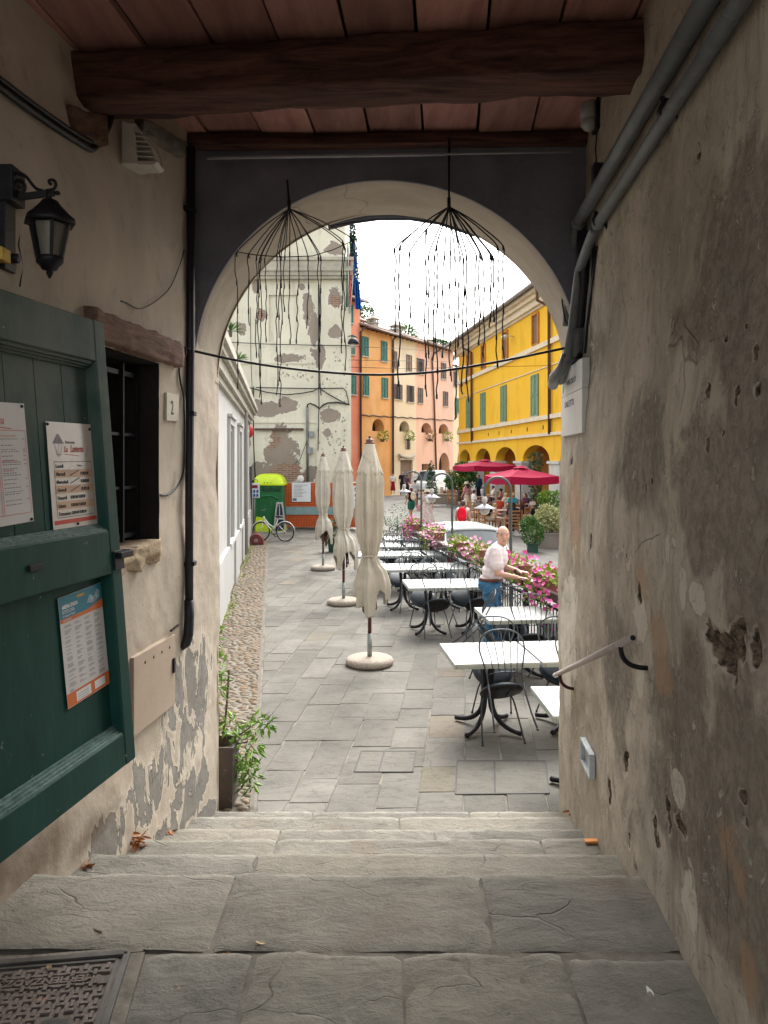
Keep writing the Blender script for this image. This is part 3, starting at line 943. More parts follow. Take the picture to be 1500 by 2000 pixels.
def clip(poly, a, b2, c):
    """keep a*x+b*y+c >= 0"""
    out = []
    for i in range(len(poly)):
        p, q = poly[i], poly[(i + 1) % len(poly)]
        fp, fq = a * p[0] + b2 * p[1] + c, a * q[0] + b2 * q[1] + c
        if fp >= 0: out.append(p)
        if (fp >= 0) != (fq >= 0):
            t = fp / (fp - fq); out.append((p[0] + (q[0] - p[0]) * t, p[1] + (q[1] - p[1]) * t))
    return out
mb = MB(); tint = []
rnd = random.Random(11)
s = 0.109; u = -8.2
HOLES = [(-.33, .35, 6.33, 7.0)]
while u < 5.2:
    w = rnd.uniform(0.29, 0.36)
    v = 4.9 + rnd.uniform(-.5, .3)
    while v < 31:
        L = rnd.uniform(0.36, 0.95)
        g = rnd.choice((.002, .003, .004, .007)); sk = [(rnd.gauss(0, .006), rnd.gauss(0, .006)) for _ in range(4)]
        P = [(u + g, v + g), (u + w - g, v + g), (u + w - g, v + L - g), (u + g, v + L - g)]
        P = [(a + q[0] + s * (c - 5.8), c + q[1] + 0.02 * (a)) for (a, c), q in zip(P, sk)]
        P = clip(P, 1, 0.145, 0.137 - 0.02)          # right of the cobbles
        if P: P = clip(P, -1, -0.172, 3.78 + .08)        # left of the rail
        if P: P = clip(P, 0, 1, -5.36)
        if P: P = clip(P, 0, -1, 29.9)
        if P and len(P) >= 3:
            cx = sum(p[0] for p in P) / len(P); cy = sum(p[1] for p in P) / len(P)
            z = rnd.uniform(-.0025, .0025); tx, ty = rnd.uniform(-.005, .005), rnd.uniform(-.005, .005)
            n = len(P)
            k = rnd.uniform(0.76, 1.04); r = rnd.random()
            c = (k, k, k) if r > .07 else ((k * 1.10, k * 1.04, k * .90) if r > .03 else (k * 1.12, k * 1.0, k * .90))
            vs = []
            for (a, zz) in ((0.0, -.02), (0.0, -.003), (0.006, 0.0)):
                for (x, y) in P:
                    d = max(1e-4, sqrt((x - cx) ** 2 + (y - cy) ** 2)); q = 1 - a / d
                    jx = .004 * mnoise.noise(V((x * 6, y * 6, 2))); jy = .004 * mnoise.noise(V((x * 6, y * 6, 7)))
                    X, Y = cx + (x - cx) * q, cy + (y - cy) * q
                    vs.append((X + jx, Y + jy, z + zz + tx * (X - cx) + ty * (Y - cy)))
            fs = [(i, (i + 1) % n, n + (i + 1) % n, n + i) for i in range(n)] + [(n + i, n + (i + 1) % n, 2 * n + (i + 1) % n, 2 * n + i) for i in range(n)] + [tuple(2 * n + i for i in range(n))]
            mb.add(vs, fs); tint += [c] * len(vs)
        v += L
    u += w
mb.attr = {'tint': tint}
tag(mb.build('pavement', M_SLAB), kind='structure')

# cobbled strip along the white building
def m_cob():
    b = NB('river_cobbles')
    t = b.attr('tint', True)
    n = b.noise(b.P, 30, 6, 0.65)
    col = b.mix(1.0, b.mix(n, (0.125, 0.100, 0.074), (0.255, 0.213, 0.162)), t, 'MULTIPLY')
    return b.out(col, 0.8, b.bump(n, 0.3, 0.006), spec=0.25)
mb = MB(); tint = []
rnd = random.Random(23)
Y = 5.55
while Y < 25:
    x = wallX(Y) + .02; x1 = kerbX(Y) - .05
    while x < x1:
        L = rnd.uniform(0.05, 0.15); W = rnd.uniform(0.028, 0.042)
        L = min(L, x1 - x + .03)
        a = rnd.gauss(0.06, .16)
        R = Matrix.Rotation(a, 3, 'Z') @ Matrix.Rotation(rnd.gauss(0, .12), 3, 'X')
        c = (x + L / 2, Y + rnd.uniform(-.012, .012), rnd.uniform(-.030, -.018))
        o = len(mb.v)
        mb.ell(c, (L / 2 + .004, W, 0.036), 9, 6, rot=R)
        k = rnd.uniform(.72, 1.12); r = rnd.random()
        tt = (k, k, k) if r < .7 else (k * 1.08, k * .95, k * .85)
        tint += [tt] * (len(mb.v) - o)
        x += L + rnd.uniform(.004, .012)
    Y += rnd.uniform(0.054, 0.068)
mb.attr = {'tint': tint}
tag(mb.build('cobbles', m_cob()), kind='stuff')
# thin stone kerb joint
mb = MB()
mb.bar((kerbX(5.5) - .02, 5.5, -.012), (kerbX(25) - .02, 25, -.012), .03, .03)
tag(mb.build('kerb', M_MORTAR), kind='structure')

# ================================================================== WHITE LOW BUILDING on the left
M_WHITE = mat('white_render', (0.396, 0.391, 0.378), 0.85, var=0.06, vs=1.5, bump=0.12, bs=40, spec=0.15, dirt=(0.38, 0.37, 0.345))
M_WGREY = mat('pale_grey_recess', (0.26, 0.26, 0.255), 0.85, var=0.08, vs=2, spec=0.15)
M_CORN = mat('stone_cornice', (0.38, 0.36, 0.31), 0.85, var=0.15, vs=2, bump=0.2, bs=20, spec=0.15)
wh = thing('white_building', 'low white rendered building with tall blind windows beside the cobbled strip', 'building', (wallX(15), 15, 0))
dW = V((-0.137, 1, 0)).normalized(); nW = V((dW.y, -dW.x, 0))
def wl(s2, z, off=0.0):
    """s2 = Y along the wall foot"""
    return V((wallX(s2), s2, z)) + nW * off
def wall_poly_rect(a, b2, z0, z1): return [(a, z0), (b2, z0), (b2, z1), (a, z1)]
mb = MB()
WINS = [(14.45, 16.1), (17.95, 19.35), (21.3, 22.6)]
holes = [wall_poly_rect(a + .18, b2 - .18, 1.02, 3.2) for a, b2 in WINS]
mb.wall_holes([(5.52, -.3), (25.2, -.3), (25.2, 4.45), (5.52, 4.45)], holes, lambda a, z: wl(a, z), -nW * 0.22)
mb.bar(wl(25.2, 2.0, -2), wl(25.2, 2.1, -.0), .1, 4.6)
mb.box((-7.5, 15.4, 4.3), (.1, .1, .1))
mb.prism([(wallX(5.6) - .3, 5.6), (wallX(25.2) - .3, 25.2), (-14, 25.2), (-14, 5.6)], lambda a, c: V((a, c, -.3)), (0, 0, 4.7))
wb(mb, 'wall', M_WHITE, wh)
mb = MB()
for (z, h, o) in ((3.86, .10, .07), (4.00, .16, .14), (4.14, .10, .22), (4.26, .14, .28)):
    mb.bar(wl(5.53, z, o / 2), wl(25.3, z, o / 2), o, h)
wb(mb, 'cornice', M_CORN, wh)
for (a, b2) in WINS:
    mb = MB()
    mb.bar(wl(a + .04, 3.36, .03), wl(b2 - .04, 3.36, .03), .06, .12)
    mb.bar(wl(a, 3.46, .05), wl(b2, 3.46, .05), .10, .06)
    for q in (a + .09, b2 - .09): mb.bar(wl(q, 1.0, .025), wl(q, 3.30, .025), .14, .05, up=nW)
    f = wb(mb, 'window', M_WHITE, wh)
    mb = MB()
    mb.add([wl(a + .15, .98, -.2), wl(b2 - .15, .98, -.2), wl(b2 - .15, 3.24, -.2), wl(a + .15, 3.24, -.2)], [(0, 1, 2, 3)])
    sub(mb, 'pane', M_WGREY, f)
    mb = MB()
    mb.bar(wl(a + .02, .99, .04), wl(b2 - .02, .99, .04), .08, .07)
    mb.bar(wl(a + .09, .5, .02), wl(b2 - .09, .5, .02), .04, .90)
    sub(mb, 'sill', M_WHITE, f)
for (a, b2) in ((5.55, 14.3), (16.25, 17.8), (19.5, 21.2), (22.75, 25.2)):
    mb = MB(); mb.bar(wl(a, .35, .035), wl(b2, .35, .035), .07, 1.3); wb(mb, 'plinth', M_WHITE, wh)
mb = MB()
mb.tube([wl(20.4, 4.1, .12), wl(20.4, 3.9, .1), wl(20.4, .1, .1)], .045, 8)
wb(mb, 'drainpipe', M_WGREY, wh)

# ================================================================== DERELICT PLASTERED BUILDING
def m_derelict():
    b = NB('flaking_cream_plaster')
    P = b.P
    n1 = b.noise(P, 0.55, 8, 0.65, 0.4); n2 = b.noise(P, 3.2, 9, 0.72, 0.6); n3 = b.noise(P, 12, 6, 0.7)
    st = b.noise(b.scale(P, (1, 1, .16)), 2.2, 7, 0.7, 0.3)
    col = b.mix(b.ramp(n1, [(0.3, 0), (0.7, 1)]), (0.555, 0.522, 0.41), (0.665, 0.632, 0.505))
    col = b.mix(b.math('MULTIPLY', b.step(st, 0.5, 0.72), 0.44), col, (0.34, 0.31, 0.25))
    col = b.mix(b.math('MULTIPLY', b.step(n2, 0.55, 0.7), 0.35), col, (0.36, 0.34, 0.29))
    rag = b.math('MULTIPLY', b.math('SUBTRACT', b.noise(P, 1.7, 9, 0.72, 0.5), 0.5), 2.6)
    def px(x, y, rx, ry):
        c = at(x, y, 30.0); return (tuple(c), (rx / 50.0, 3.0, ry / 50.0))
    patches = [(548, 880, 34, 52), (560, 905, 40, 36), (540, 925, 50, 26), (528, 798, 44, 18), (560, 790, 26, 18), (613, 650, 12, 46), (600, 600, 12, 36), (655, 584, 16, 26), (655, 648, 16, 14), (511, 616, 12, 16), (650, 480, 22, 14), (645, 812, 24, 14), (640, 845, 12, 10), (607, 520, 10, 16), (500, 930, 14, 30), (610, 925, 20, 16), (590, 560, 8, 8), (470, 640, 14, 20), (560, 700, 30, 10), (625, 700, 12, 30), (500, 560, 10, 16), (665, 520, 8, 20), (480, 860, 10, 40)]
    f = None
    for p in patches:
        c, r = px(*p); k = b.blob(P, c, r); f = k if f is None else b.math('MAXIMUM', f, k)
    pm = b.math('ADD', b.math('MAXIMUM', f, -1.2), rag)
    peel = b.step(pm, 0.08, 0.16)
    inner = b.mix(b.noise(P, 0.9, 5, .6), (0.20, 0.165, 0.135), (0.34, 0.285, 0.235))
    # brickwork where it has fallen right off
    br = b.n('ShaderNodeTexBrick'); mp = b.n('ShaderNodeMapping'); b.put(mp.inputs[0], P); mp.inputs['Rotation'].default_value = (radians(90), 0, 0)
    b.put(br.inputs['Vector'], mp.outputs[0]); br.inputs['Scale'].default_value = 1.0
    br.inputs['Brick Width'].default_value = 0.28; br.inputs['Row Height'].default_value = 0.075; br.inputs['Mortar Size'].default_value = 0.012
    br.inputs['Color1'].default_value = (0.27, 0.11, 0.075, 1); br.inputs['Color2'].default_value = (0.36, 0.22, 0.15, 1); br.inputs['Mortar'].default_value = (0.40, 0.35, 0.28, 1)
    bk = None
    for p in [(560, 925, 44, 22), (530, 860, 20, 20), (655, 590, 12, 16), (510, 615, 10, 12), (535, 935, 40, 16)]:
        c, r = px(*p); k = b.blob(P, c, r); bk = k if bk is None else b.math('MAXIMUM', bk, k)
    bm = b.step(b.math('ADD', bk, b.math('MULTIPLY', rag, .5)), 0.05, 0.18)
    inner = b.mix(bm, inner, b.mix(b.math('MULTIPLY', n3, .6), br.outputs[0], (0.12, 0.09, 0.07)))
    col = b.mix(peel, col, inner)
    rim = b.math('MULTIPLY', b.step(pm, -0.05, 0.07), b.math('SUBTRACT', 1.0, peel))
    col = b.mix(b.math('MULTIPLY', rim, .55), col, (0.80, 0.77, 0.68))
    # pick-hammered key marks
    kz = None
    for p in [(655, 760, 34, 60), (650, 850, 34, 60), (660, 700, 14, 26), (585, 720, 50, 30)]:
        c, r = px(*p); k = b.blob(P, c, r); kz = k if kz is None else b.math('MAXIMUM', kz, k)
    vk = b.voro(b.scale(P, (1, 1, .7)), 8.0)
    pk = b.math('MULTIPLY', b.math('SUBTRACT', 1.0, b.step(vk, 0.22, 0.36)), b.step(b.math('ADD', kz, b.math('MULTIPLY', rag, .4)), 0.0, 0.3))
    pk = b.math('MULTIPLY', pk, b.step(b.noise(P, 5, 3), .42, .55))
    col = b.mix(b.math('MULTIPLY', pk, .8), col, (0.20, 0.175, 0.145))
    h = b.math('SUBTRACT', n3, b.math('MULTIPLY', b.math('MAXIMUM', peel, pk), 1.4))
    return b.out(col, 0.92, b.bump(h, 0.6, 0.03), spec=0.1)
M_DER = m_derelict()
old = thing('derelict_building', 'tall derelict building with flaking cream plaster and patches of bare brick', 'building', (-4, 30.5, 0))
XE = -1.34
mb = MB()
def fr(x, z, off=0.0): return V((x, 30.0 - off, z))
blind = [(at(525, 575, 30).x, at(0, 668, 30).z), (at(580, 0, 30).x, at(0, 668, 30).z), (at(580, 0, 30).x, at(0, 576, 30).z), (at(525, 0, 30).x, at(0, 576, 30).z)]
mb.wall_holes([(-12, -.3), (XE, -.3), (XE, 10.0), (-12, 10.0)], [blind], lambda a, z: fr(a, z), (0, .12, 0))
mb.add([fr(blind[0][0] - .1, blind[0][1] - .1, -.1), fr(blind[1][0] + .1, blind[0][1] - .1, -.1), fr(blind[1][0] + .1, blind[2][1] + .1, -.1), fr(blind[0][0] - .1, blind[2][1] + .1, -.1)], [(0, 1, 2, 3)])
mb.add([fr(XE, -.3), V((XE - 1.2, 38, -.3)), V((XE - 1.2, 38, 10)), fr(XE, 10)], [(0, 1, 2, 3)])
# corner pilaster strip and string edge
mb.box((at(652, 0, 30).x, 29.975, 4.9), (1.35, .05, 10.2))
mb.box((-6.3, 29.98, 6.42), (9.9, .04, .06))
mb.box((-6.6, 29.98, 4.12), (8.0, .04, .09))
wb(mb, 'wall', M_DER, old)
mb = MB()
for (z, h, o) in ((9.72, .12, .10), (9.86, .16, .22), (10.02, .16, .34), (10.2, .36, .16), (10.42, .12, .30)):
    mb.box((-12 + (XE + 12 + o) / 2, 30.3 - o / 2 - .1, z), (XE + 12 + o, .8, h))
wb(mb, 'cornice', mat('stained_cornice', (0.36, 0.335, 0.27), 0.9, var=0.35, vs=1.2, bump=0.3, bs=12, spec=0.1), old)
mb = MB()
mb.box((-6.9, 32.5, 12.6), (10.7, 4.0, 4.3))
wb(mb, 'attic', M_DER, old)
# pipes and cables fixed to it
M_ZINC = mat('zinc_pipe', (0.22, 0.23, 0.24), 0.5, 0.5, var=0.2)
mb = MB()
mb.tube([at(601, 945, 29.9), at(600, 800, 29.9), at(600, 795, 29.9)], .05, 8)
mb.box(at(606, 880, 29.88), (.2, .14, .24)); mb.box(at(609, 848, 29.9), (.18, .1, .22))
wb(mb, 'drainpipe', M_ZINC, old)
mb = MB()
for pts, r in (([(600, 795), (601, 790), (606, 788), (616, 792), (624, 798), (630, 792), (640, 787), (660, 786), (682, 790)], .03),
               ([(487, 757), (520, 766), (560, 771), (590, 768), (612, 764), (622, 757), (640, 769), (665, 783), (682, 790), (676, 764), (670, 758), (610, 759), (500, 757)], .022),
               ([(495, 755), (495, 860), (499, 945)], .025), ([(622, 560), (622, 700), (623, 790), (621, 880)], .02),
               ([(438, 668), (520, 672), (600, 674), (683, 675)], .016), ([(489, 600), (490, 700), (494, 800), (496, 900)], .014), ([(600, 860), (585, 900), (575, 905)], .014)):
    mb.tube([at(x, y, 29.86) for x, y in pts], r, 6)
wb(mb, 'cable', M_CABLE, old)
mb = MB()
mb.box(at(545, 838.5, 29.9), (1.9, .1, .08))
wb(mb, 'iron_bar', mat('rusty_iron', (0.10, 0.06, 0.045), 0.8, 0.3, var=.3), old)

# ================================================================== ROW OF HOUSES at the far end
FA, FB = V((-2.63, 59, 0)), V((7.35, 75, 0))
fd = (FB - FA).normalized(); fn = V((fd.y, -fd.x, 0))          # fn faces the viewer
def fpx(x, y):
    u = (x - CX) / F_PX
    t = (FA.y * u - FA.x) / (fd.x - fd.y * u)
    Y = FA.y + fd.y * t
    return t, H - (y - CY) * Y / F_PX
def fw(t, z, off=0.0): return FA + fd * t + V((0, 0, z)) + fn * off
def wallm(name, c, c2):
    b = NB(name)
    n1 = b.noise(b.P, 0.35, 7, 0.65, 0.4); st = b.noise(b.scale(b.P, (1, 1, .25)), 1.1, 8, 0.7, 0.3); n3 = b.noise(b.P, 4, 6, .7)
    col = b.mix(b.ramp(n1, [(0.3, 0), (0.7, 1)]), c, c2)
    col = b.mix(b.math('MULTIPLY', b.step(st, .50, .70), .42), col, tuple(q * .66 for q in c))
    col = b.mix(b.math('MULTIPLY', b.step(n3, .58, .75), .25), col, tuple(min(1, q * 1.3 + .04) for q in c2))
    return b.out(col, .9, b.bump(n3, .3, .02), spec=.1)
M_SHG = mat('green_shutter_paint', (0.012, 0.135, 0.105), 0.6, var=0.2, vs=3)
M_SHB = mat('grey_brown_shutter_paint', (0.16, 0.11, 0.095), 0.7, var=0.2, vs=3)
M_SHD = mat('dark_grey_shutter_paint', (0.10, 0.085, 0.085), 0.7, var=0.2, vs=3)
M_SILL = mat('stone_sill', (0.40, 0.37, 0.32), 0.85, var=.15)
M_TILE = mat('old_roof_tiles', (0.24, 0.17, 0.135), 0.85, var=0.35, vs=1.5, bump=.4, bs=6)
M_GUT = mat('copper_gutter', (0.13, 0.085, 0.07), 0.5, 0.4, var=.25)
M_PIPE = mat('brown_downpipe', (0.10, 0.05, 0.04), 0.5, 0.3, var=.2)

def shutters(parent, to3, nrm, x0, x1, z0, z1, m, open_=False, dark=None, leaf=2):
    """a window on a facade: sill + closed louvred leaves (or open ones round a dark pane)"""
    wdt = x1 - x0
    mb = MB()
    mb.bar(to3(x0 - .06, z0 - .05, .06), to3(x1 + .06, z0 - .05, .06), .14, .08)
    wn2 = wb(mb, 'window', M_SILL, parent)
    spans = [(x0 + wdt * i / leaf, x0 + wdt * (i + 1) / leaf) for i in range(leaf)]
    if open_:
        mb = MB(); a, c = x0 + wdt * .28, x1 - wdt * .28
        mb.add([to3(a, z0, .02), to3(c, z0, .02), to3(c, z1, .02), to3(a, z1, .02)], [(0, 1, 2, 3)])
        for q in (a, (a + c) / 2, c): mb.bar(to3(q, z0, .03), to3(q, z1, .03), .05, .04, up=nrm)
        sub(mb, 'pane', dark, wn2)
        spans = [(x0, a - .02), (c + .02, x1)]
    for (a, c) in spans:
        mb = MB(); g = .012
        for q in (a + g + .035, c - g - .035): mb.bar(to3(q, z0, .05), to3(q, z1, .05), .07, .045, up=nrm)
        for q in (z0 + .045, (z0 + z1) / 2, z1 - .045): mb.bar(to3(a + g, q, .05), to3(c - g, q, .05), .045, .09)
        n = int((z1 - z0) / .11)
        for i in range(n):
            z = z0 + (z1 - z0) * (i + .5) / n
            p = [to3(a + g + .05, z - .045, .055), to3(c - g - .05, z - .045, .055), to3(c - g - .05, z + .045, .03), to3(a + g + .05, z + .045, .03)]
            mb.add(p, [(0, 1, 2, 3)])
        sub(mb, 'shutter', m, wn2, recalc=False)
    return wn2

def arch_hole(x0, x1, z0, zs, zt, n=14):
    c, a, r = (x0 + x1) / 2, (x1 - x0) / 2, zt - zs
    return [(x0, z0), (x1, z0)] + [(c + a * cos(pi * i / n), zs + r * sin(pi * i / n)) for i in range(n + 1)][:: 1]

def house(label, x0, x1, ztop, m, wins, arches, roof=True, zroof=None, low=None):
    h = thing('house', label, 'house', fw((x0 + x1) / 2, 0), 0, 'houses along the far side of the square')
    holes = []
    for (a, y0, c, y1, kind) in arches:
        ta, z1 = fpx(a, y0); tb, z0 = fpx(c, y1)
        if kind == 'lunette': holes.append((arch_hole(ta, tb, z0, z0 + (z1 - z0) * .25, z1), kind))
        elif kind == 'arch': holes.append((arch_hole(ta, tb, z0, z0 + (z1 - z0) * .55, z1), kind))
        else: holes.append(([(ta, z0), (tb, z0), (tb, z1), (ta, z1)], kind))
    mb = MB()
    mb.wall_holes([(x0, -1), (x1, -1), (x1, ztop), (x0, ztop)], [q for q, k in holes], lambda a, z: fw(a, z), -fn * 0.9)
    for e in (x0, x1): mb.add([fw(e, -1), fw(e, -1, -8), fw(e, ztop, -8), fw(e, ztop)], [(0, 1, 2, 3)])
    w_ = wb(mb, 'wall', m, h)
    for q, k in holes:
        mb = MB()
        mb.add([fw(a, z, -.85 if k != 'door' else -.2) for a, z in q], [tuple(range(len(q)))])
        wb(mb, 'door' if k == 'door' else 'opening', M_DOORW if k == 'door' else M_DARKIN, h)
    for (a, y0, c, y1, mm, op) in wins:
        ta, z1 = fpx(a, y0); tb, z0 = fpx(c, y1)
        shutters(h, lambda q, z, off=0: fw(q, z, off), fn, ta, tb, z0, z1, mm, op, M_DARKIN)
    if roof:
        mb = MB()
        n = int((x1 - x0) / .26)
        e0, e1 = .7, -6.0
        def rz(o): return ztop + .05 + (.7 - o) * .34
        mb.add([fw(x0 - .05, rz(e0) - .1, e0), fw(x1 + .05, rz(e0) - .1, e0), fw(x1 + .05, rz(e1) - .1, e1), fw(x0 - .05, rz(e1) - .1, e1)], [(0, 1, 2, 3)])
        for i in range(n + 1):
            t = x0 + (x1 - x0) * i / n
            mb.tube([fw(t, rz(e0) - .02, e0), fw(t, rz(e1) - .02, e1)], .1, 6)
        rf = wb(mb, 'roof', M_TILE, h)
        mb = MB()
        mb.tube([fw(x0 - .05, rz(e0) - .12, e0 + .05), fw(x1 + .05, rz(e0) - .12, e0 + .05)], .1, 8)
        mb.add([fw(x0, ztop - .02, 0), fw(x1, ztop - .02, 0), fw(x1, ztop - .02, .68), fw(x0, ztop - .02, .68)], [(0, 1, 2, 3)])
        nb = int((x1 - x0) / .6)
        for i in range(nb):
            t = x0 + (x1 - x0) * (i + .5) / nb
            mb.bar(fw(t, ztop - .06, 0), fw(t, ztop - .06, .62), .09, .1)
        sub(mb, 'eaves', M_GUT, rf)
    return h
M_DARKIN = mat('dark_interior', (0.035, 0.028, 0.03), 0.8, var=.4, vs=2)
M_DOORW = m_oldwood('grey_brown_door_planks', (0.12, 0.085, 0.075), (0.24, 0.18, 0.155), 2)
t = lambda x: fpx(x, 900)[0]
M_ORANGE = wallm('orange_render', (0.619, 0.310, 0.120), (0.688, 0.396, 0.172))
M_RED = wallm('red_render', (0.60, 0.19, 0.115), (0.70, 0.29, 0.19))
M_CREAM = wallm('cream_render', (0.585, 0.499, 0.378), (0.654, 0.585, 0.464))
M_PINK = wallm('pink_render', (0.619, 0.396, 0.310), (0.688, 0.473, 0.387))
M_PALE = wallm('pale_yellow_render', (0.619, 0.516, 0.344), (0.688, 0.585, 0.413))
EZ = 13.1
red = house('tall red house with green shutters rising highest in the far row', t(655), t(703), 15.0, M_RED,
            [(677, 592, 689, 632, M_SHG, False), (677, 652, 692, 693, M_SHG, False), (682, 732, 695, 771, M_SHG, False)], [])
orange = house('orange house with four green shutters and one arched opening', t(703), t(765), EZ, M_ORANGE,
               [(706, 656, 719, 697, M_SHG, False), (743.6, 665, 755.6, 707, M_SHG, False), (708, 733, 720, 773, M_SHG, False), (745, 737, 757, 778, M_SHG, False)],
               [(727, 817, 750, 843, 'lunette')])
cream = house('cream house with open grey shutters above a wide plank door', t(765), t(813), EZ, M_CREAM,
              [(765.8, 685, 775, 720, M_SHB, False), (793, 692, 803.6, 726, M_SHB, False), (767, 749, 785, 781, M_SHD, True), (794, 752, 808, 786, M_SHD, True)],
              [(780, 821.6, 799.6, 844, 'lunette'), (782, 896, 806, 945, 'door')])
pink = house('long pink house with brown shutters and an arched glazed doorway', t(813), t(885), EZ, M_PINK,
             [(813.5, 699, 827.6, 732, M_SHD, True), (861, 708, 870.6, 741, M_SHD, False), (815.6, 757, 825.6, 788, M_SHD, False), (865, 764, 874.4, 793.6, M_SHD, False)],
             [(823, 825, 843, 846, 'lunette'), (857, 827, 876, 848, 'lunette'), (857, 884, 878, 945, 'arch'), (824, 906, 842, 945, 'shop')])
pale = house('narrow pale yellow house squeezed between the pink house and the yellow arcade', t(885), t(906), EZ - 1.6, M_PALE,
             [(885.6, 726, 892, 755, M_SHD, False), (888, 777, 895, 808, M_SHG, False)], [(893, 833, 900, 850, 'lunette'), (893, 884, 900, 945, 'arch')])
# downpipes, string cable, chimneys, flower pots, door hood
for par, x in ((red, 702.2), (orange, 765.5)):
    mb = MB(); q = t(x)
    mb.tube([fw(q, EZ - .1, .5), fw(q, EZ - .4, .12), fw(q, .3, .12)], .09, 8)
    wb(mb, 'drainpipe', M_PIPE, par)
mb = MB()
a, z_ = fpx(841, 690)
mb.tube([fw(t(851), EZ - .2, .6), fw(t(845), EZ - .7, .15), fw(t(842), EZ - 1.2, .12), fw(t(846), 8, .12), fw(t(851), .3, .12)], .08, 8)
wb(mb, 'drainpipe', M_PIPE, pink)
for par, x0, x1 in ((orange, 704, 765), (cream, 765, 813), (pink, 813, 885)):
    mb = MB()
    pts = []
    for i in range(9):
        x = x0 + (x1 - x0) * i / 8
        q, zz = fpx(x, 811 + (x - 706) * .057)
        pts.append(fw(q, zz + .05 * sin(i * 2.3), .06))
    mb.tube(pts, .045, 6)
    wb(mb, 'cable', M_CABLE, par)
def chimney(par, x, y0, y1, wd, m):
    q, zt = fpx(x, y0); _, zb = fpx(x, y1)
    mb = MB()
    c = fw(q, 0, -1.2)
    R = atan2(fd.y, fd.x)
    mb.box((c.x, c.y, (zt + zb) / 2 - .4), (wd, wd, zt - zb + .2), R)
    mb.box((c.x, c.y, zt - .28), (wd * 1.18, wd * 1.18, .1), R)
    for sx in (-1, 1):
        for sy in (-1, 1):
            o = Matrix.Rotation(R, 3, 'Z') @ V((sx * wd * .42, sy * wd * .42, 0))
            mb.box((c.x + o.x, c.y + o.y, zt - .12), (.1, .1, .26), R)
    mb.lathe([(wd * .98, zt + .02), (wd * .9, zt + .1), (.12, zt + .34), (.1, zt + .48), (.02, zt + .5)], 4, (c.x, c.y, 0))
    wb(mb, 'chimney', m, par)
M_CHB = mat('chimney_brick', (0.32, 0.21, 0.165), .9, var=.3, vs=4, bump=.3, bs=10)
M_CHG = mat('chimney_render', (0.34, 0.32, 0.28), .9, var=.3, vs=3)
chimney(orange, 726, 625, 648, .62, M_CHB)
chimney(orange, 753, 622, 652, .66, M_CHG)
chimney(cream, 797, 636, 664, .8, M_CHG)
mb = MB()
q0, z0_ = fpx(776, 893); q1, _ = fpx(808, 893)
pts = []
for i in range(13):
    f = i / 12; pts.append(fw(q0 + (q1 - q0) * f, z0_ + .22 * (abs(2 * f - 1) ** 2) , .18))
mb.tube(pts, [.1 + .08 * sin(pi * i / 12) for i in range(13)], 8)
mb.bar(fw(q0 + .2, z0_ - .15, .1), fw(q1 - .2, z0_ - .15, .1), .2, .18)
q2, zz2 = fpx(796, 863); _, zz3 = fpx(796, 878)
mb.bar(fw(q2 - .35, zz2, .05), fw(q2 - .35, zz3, .05), .08, .06, up=fn); mb.bar(fw(q2 + .35, zz2, .05), fw(q2 + .35, zz3, .05), .08, .06, up=fn)
wb(mb, 'door_hood', M_SILL, cream)
mb = MB()
mb.add([fw(q2 - .3, zz3, .02), fw(q2 + .3, zz3, .02), fw(q2 + .3, zz2, .02), fw(q2 - .3, zz2, .02)], [(0, 1, 2, 3)])
wb(mb, 'niche', M_DARKIN, cream)

# ================================================================== YELLOW ARCADE on the right
M_YEL = wallm('yellow_render', (0.688, 0.387, 0.030), (0.740, 0.439, 0.043))
M_YTRIM = mat('pale_stone_trim', (0.60, 0.52, 0.38), .85, var=.12, vs=2, spec=.15)
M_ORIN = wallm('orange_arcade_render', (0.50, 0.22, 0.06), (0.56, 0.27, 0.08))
M_PIER = mat('grey_pier_render', (0.50, 0.48, 0.45), .9, var=.14, vs=1, bump=.2, bs=10, spec=.1, dirt=(.36, .34, .31))
yel = thing('arcade_building', 'bright yellow arcade building with green shutters and arches on grey piers', 'building', (8.5, 40, ZS))
YA_ = 13.34
def yX(D): return YA_ - .125 * D
yd = V((-.125, 1, 0)).normalized(); yn = V((-yd.y, yd.x, 0))     # faces the square
def yw(D, z, off=0.0): return V((yX(D), D, z)) + yn * off
def yD(x): return YA_ / ((x - CX) / F_PX + .125)
D0, D1 = 22.0, 60.0
mb = MB()
ar = [(58.0, 1.75), (52.6, 2.0), (47.2, 2.2), (41.4, 2.25), (35.4, 2.25), (29.4, 2.25)]
pts = [(D1, ZS), (D1, 12.0), (D0, 12.0), (D0, ZS)]
for c, a in reversed(ar):
    pts += [(c - a, ZS), (c - a, 2.6)] + [(c - a * cos(pi * i / 16), 2.6 + .85 * sin(pi * i / 16)) for i in range(1, 16)] + [(c + a, 2.6), (c + a, ZS)]
mb.wall_holes(pts, [], lambda a, z: yw(a, z), -yn * .6)
mb.add([yw(D1, ZS), yw(D1, ZS, -9), yw(D1, 12, -9), yw(D1, 12)], [(0, 1, 2, 3)])
wb(mb, 'wall', M_YEL, yel)
mb = MB()
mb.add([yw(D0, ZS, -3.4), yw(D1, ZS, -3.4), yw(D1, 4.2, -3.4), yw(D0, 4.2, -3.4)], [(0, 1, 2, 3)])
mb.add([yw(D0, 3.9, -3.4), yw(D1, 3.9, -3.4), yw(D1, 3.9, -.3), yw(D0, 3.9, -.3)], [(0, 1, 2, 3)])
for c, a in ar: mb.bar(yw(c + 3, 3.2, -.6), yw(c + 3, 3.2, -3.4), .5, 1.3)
wb(mb, 'arcade_vault', M_ORIN, yel)
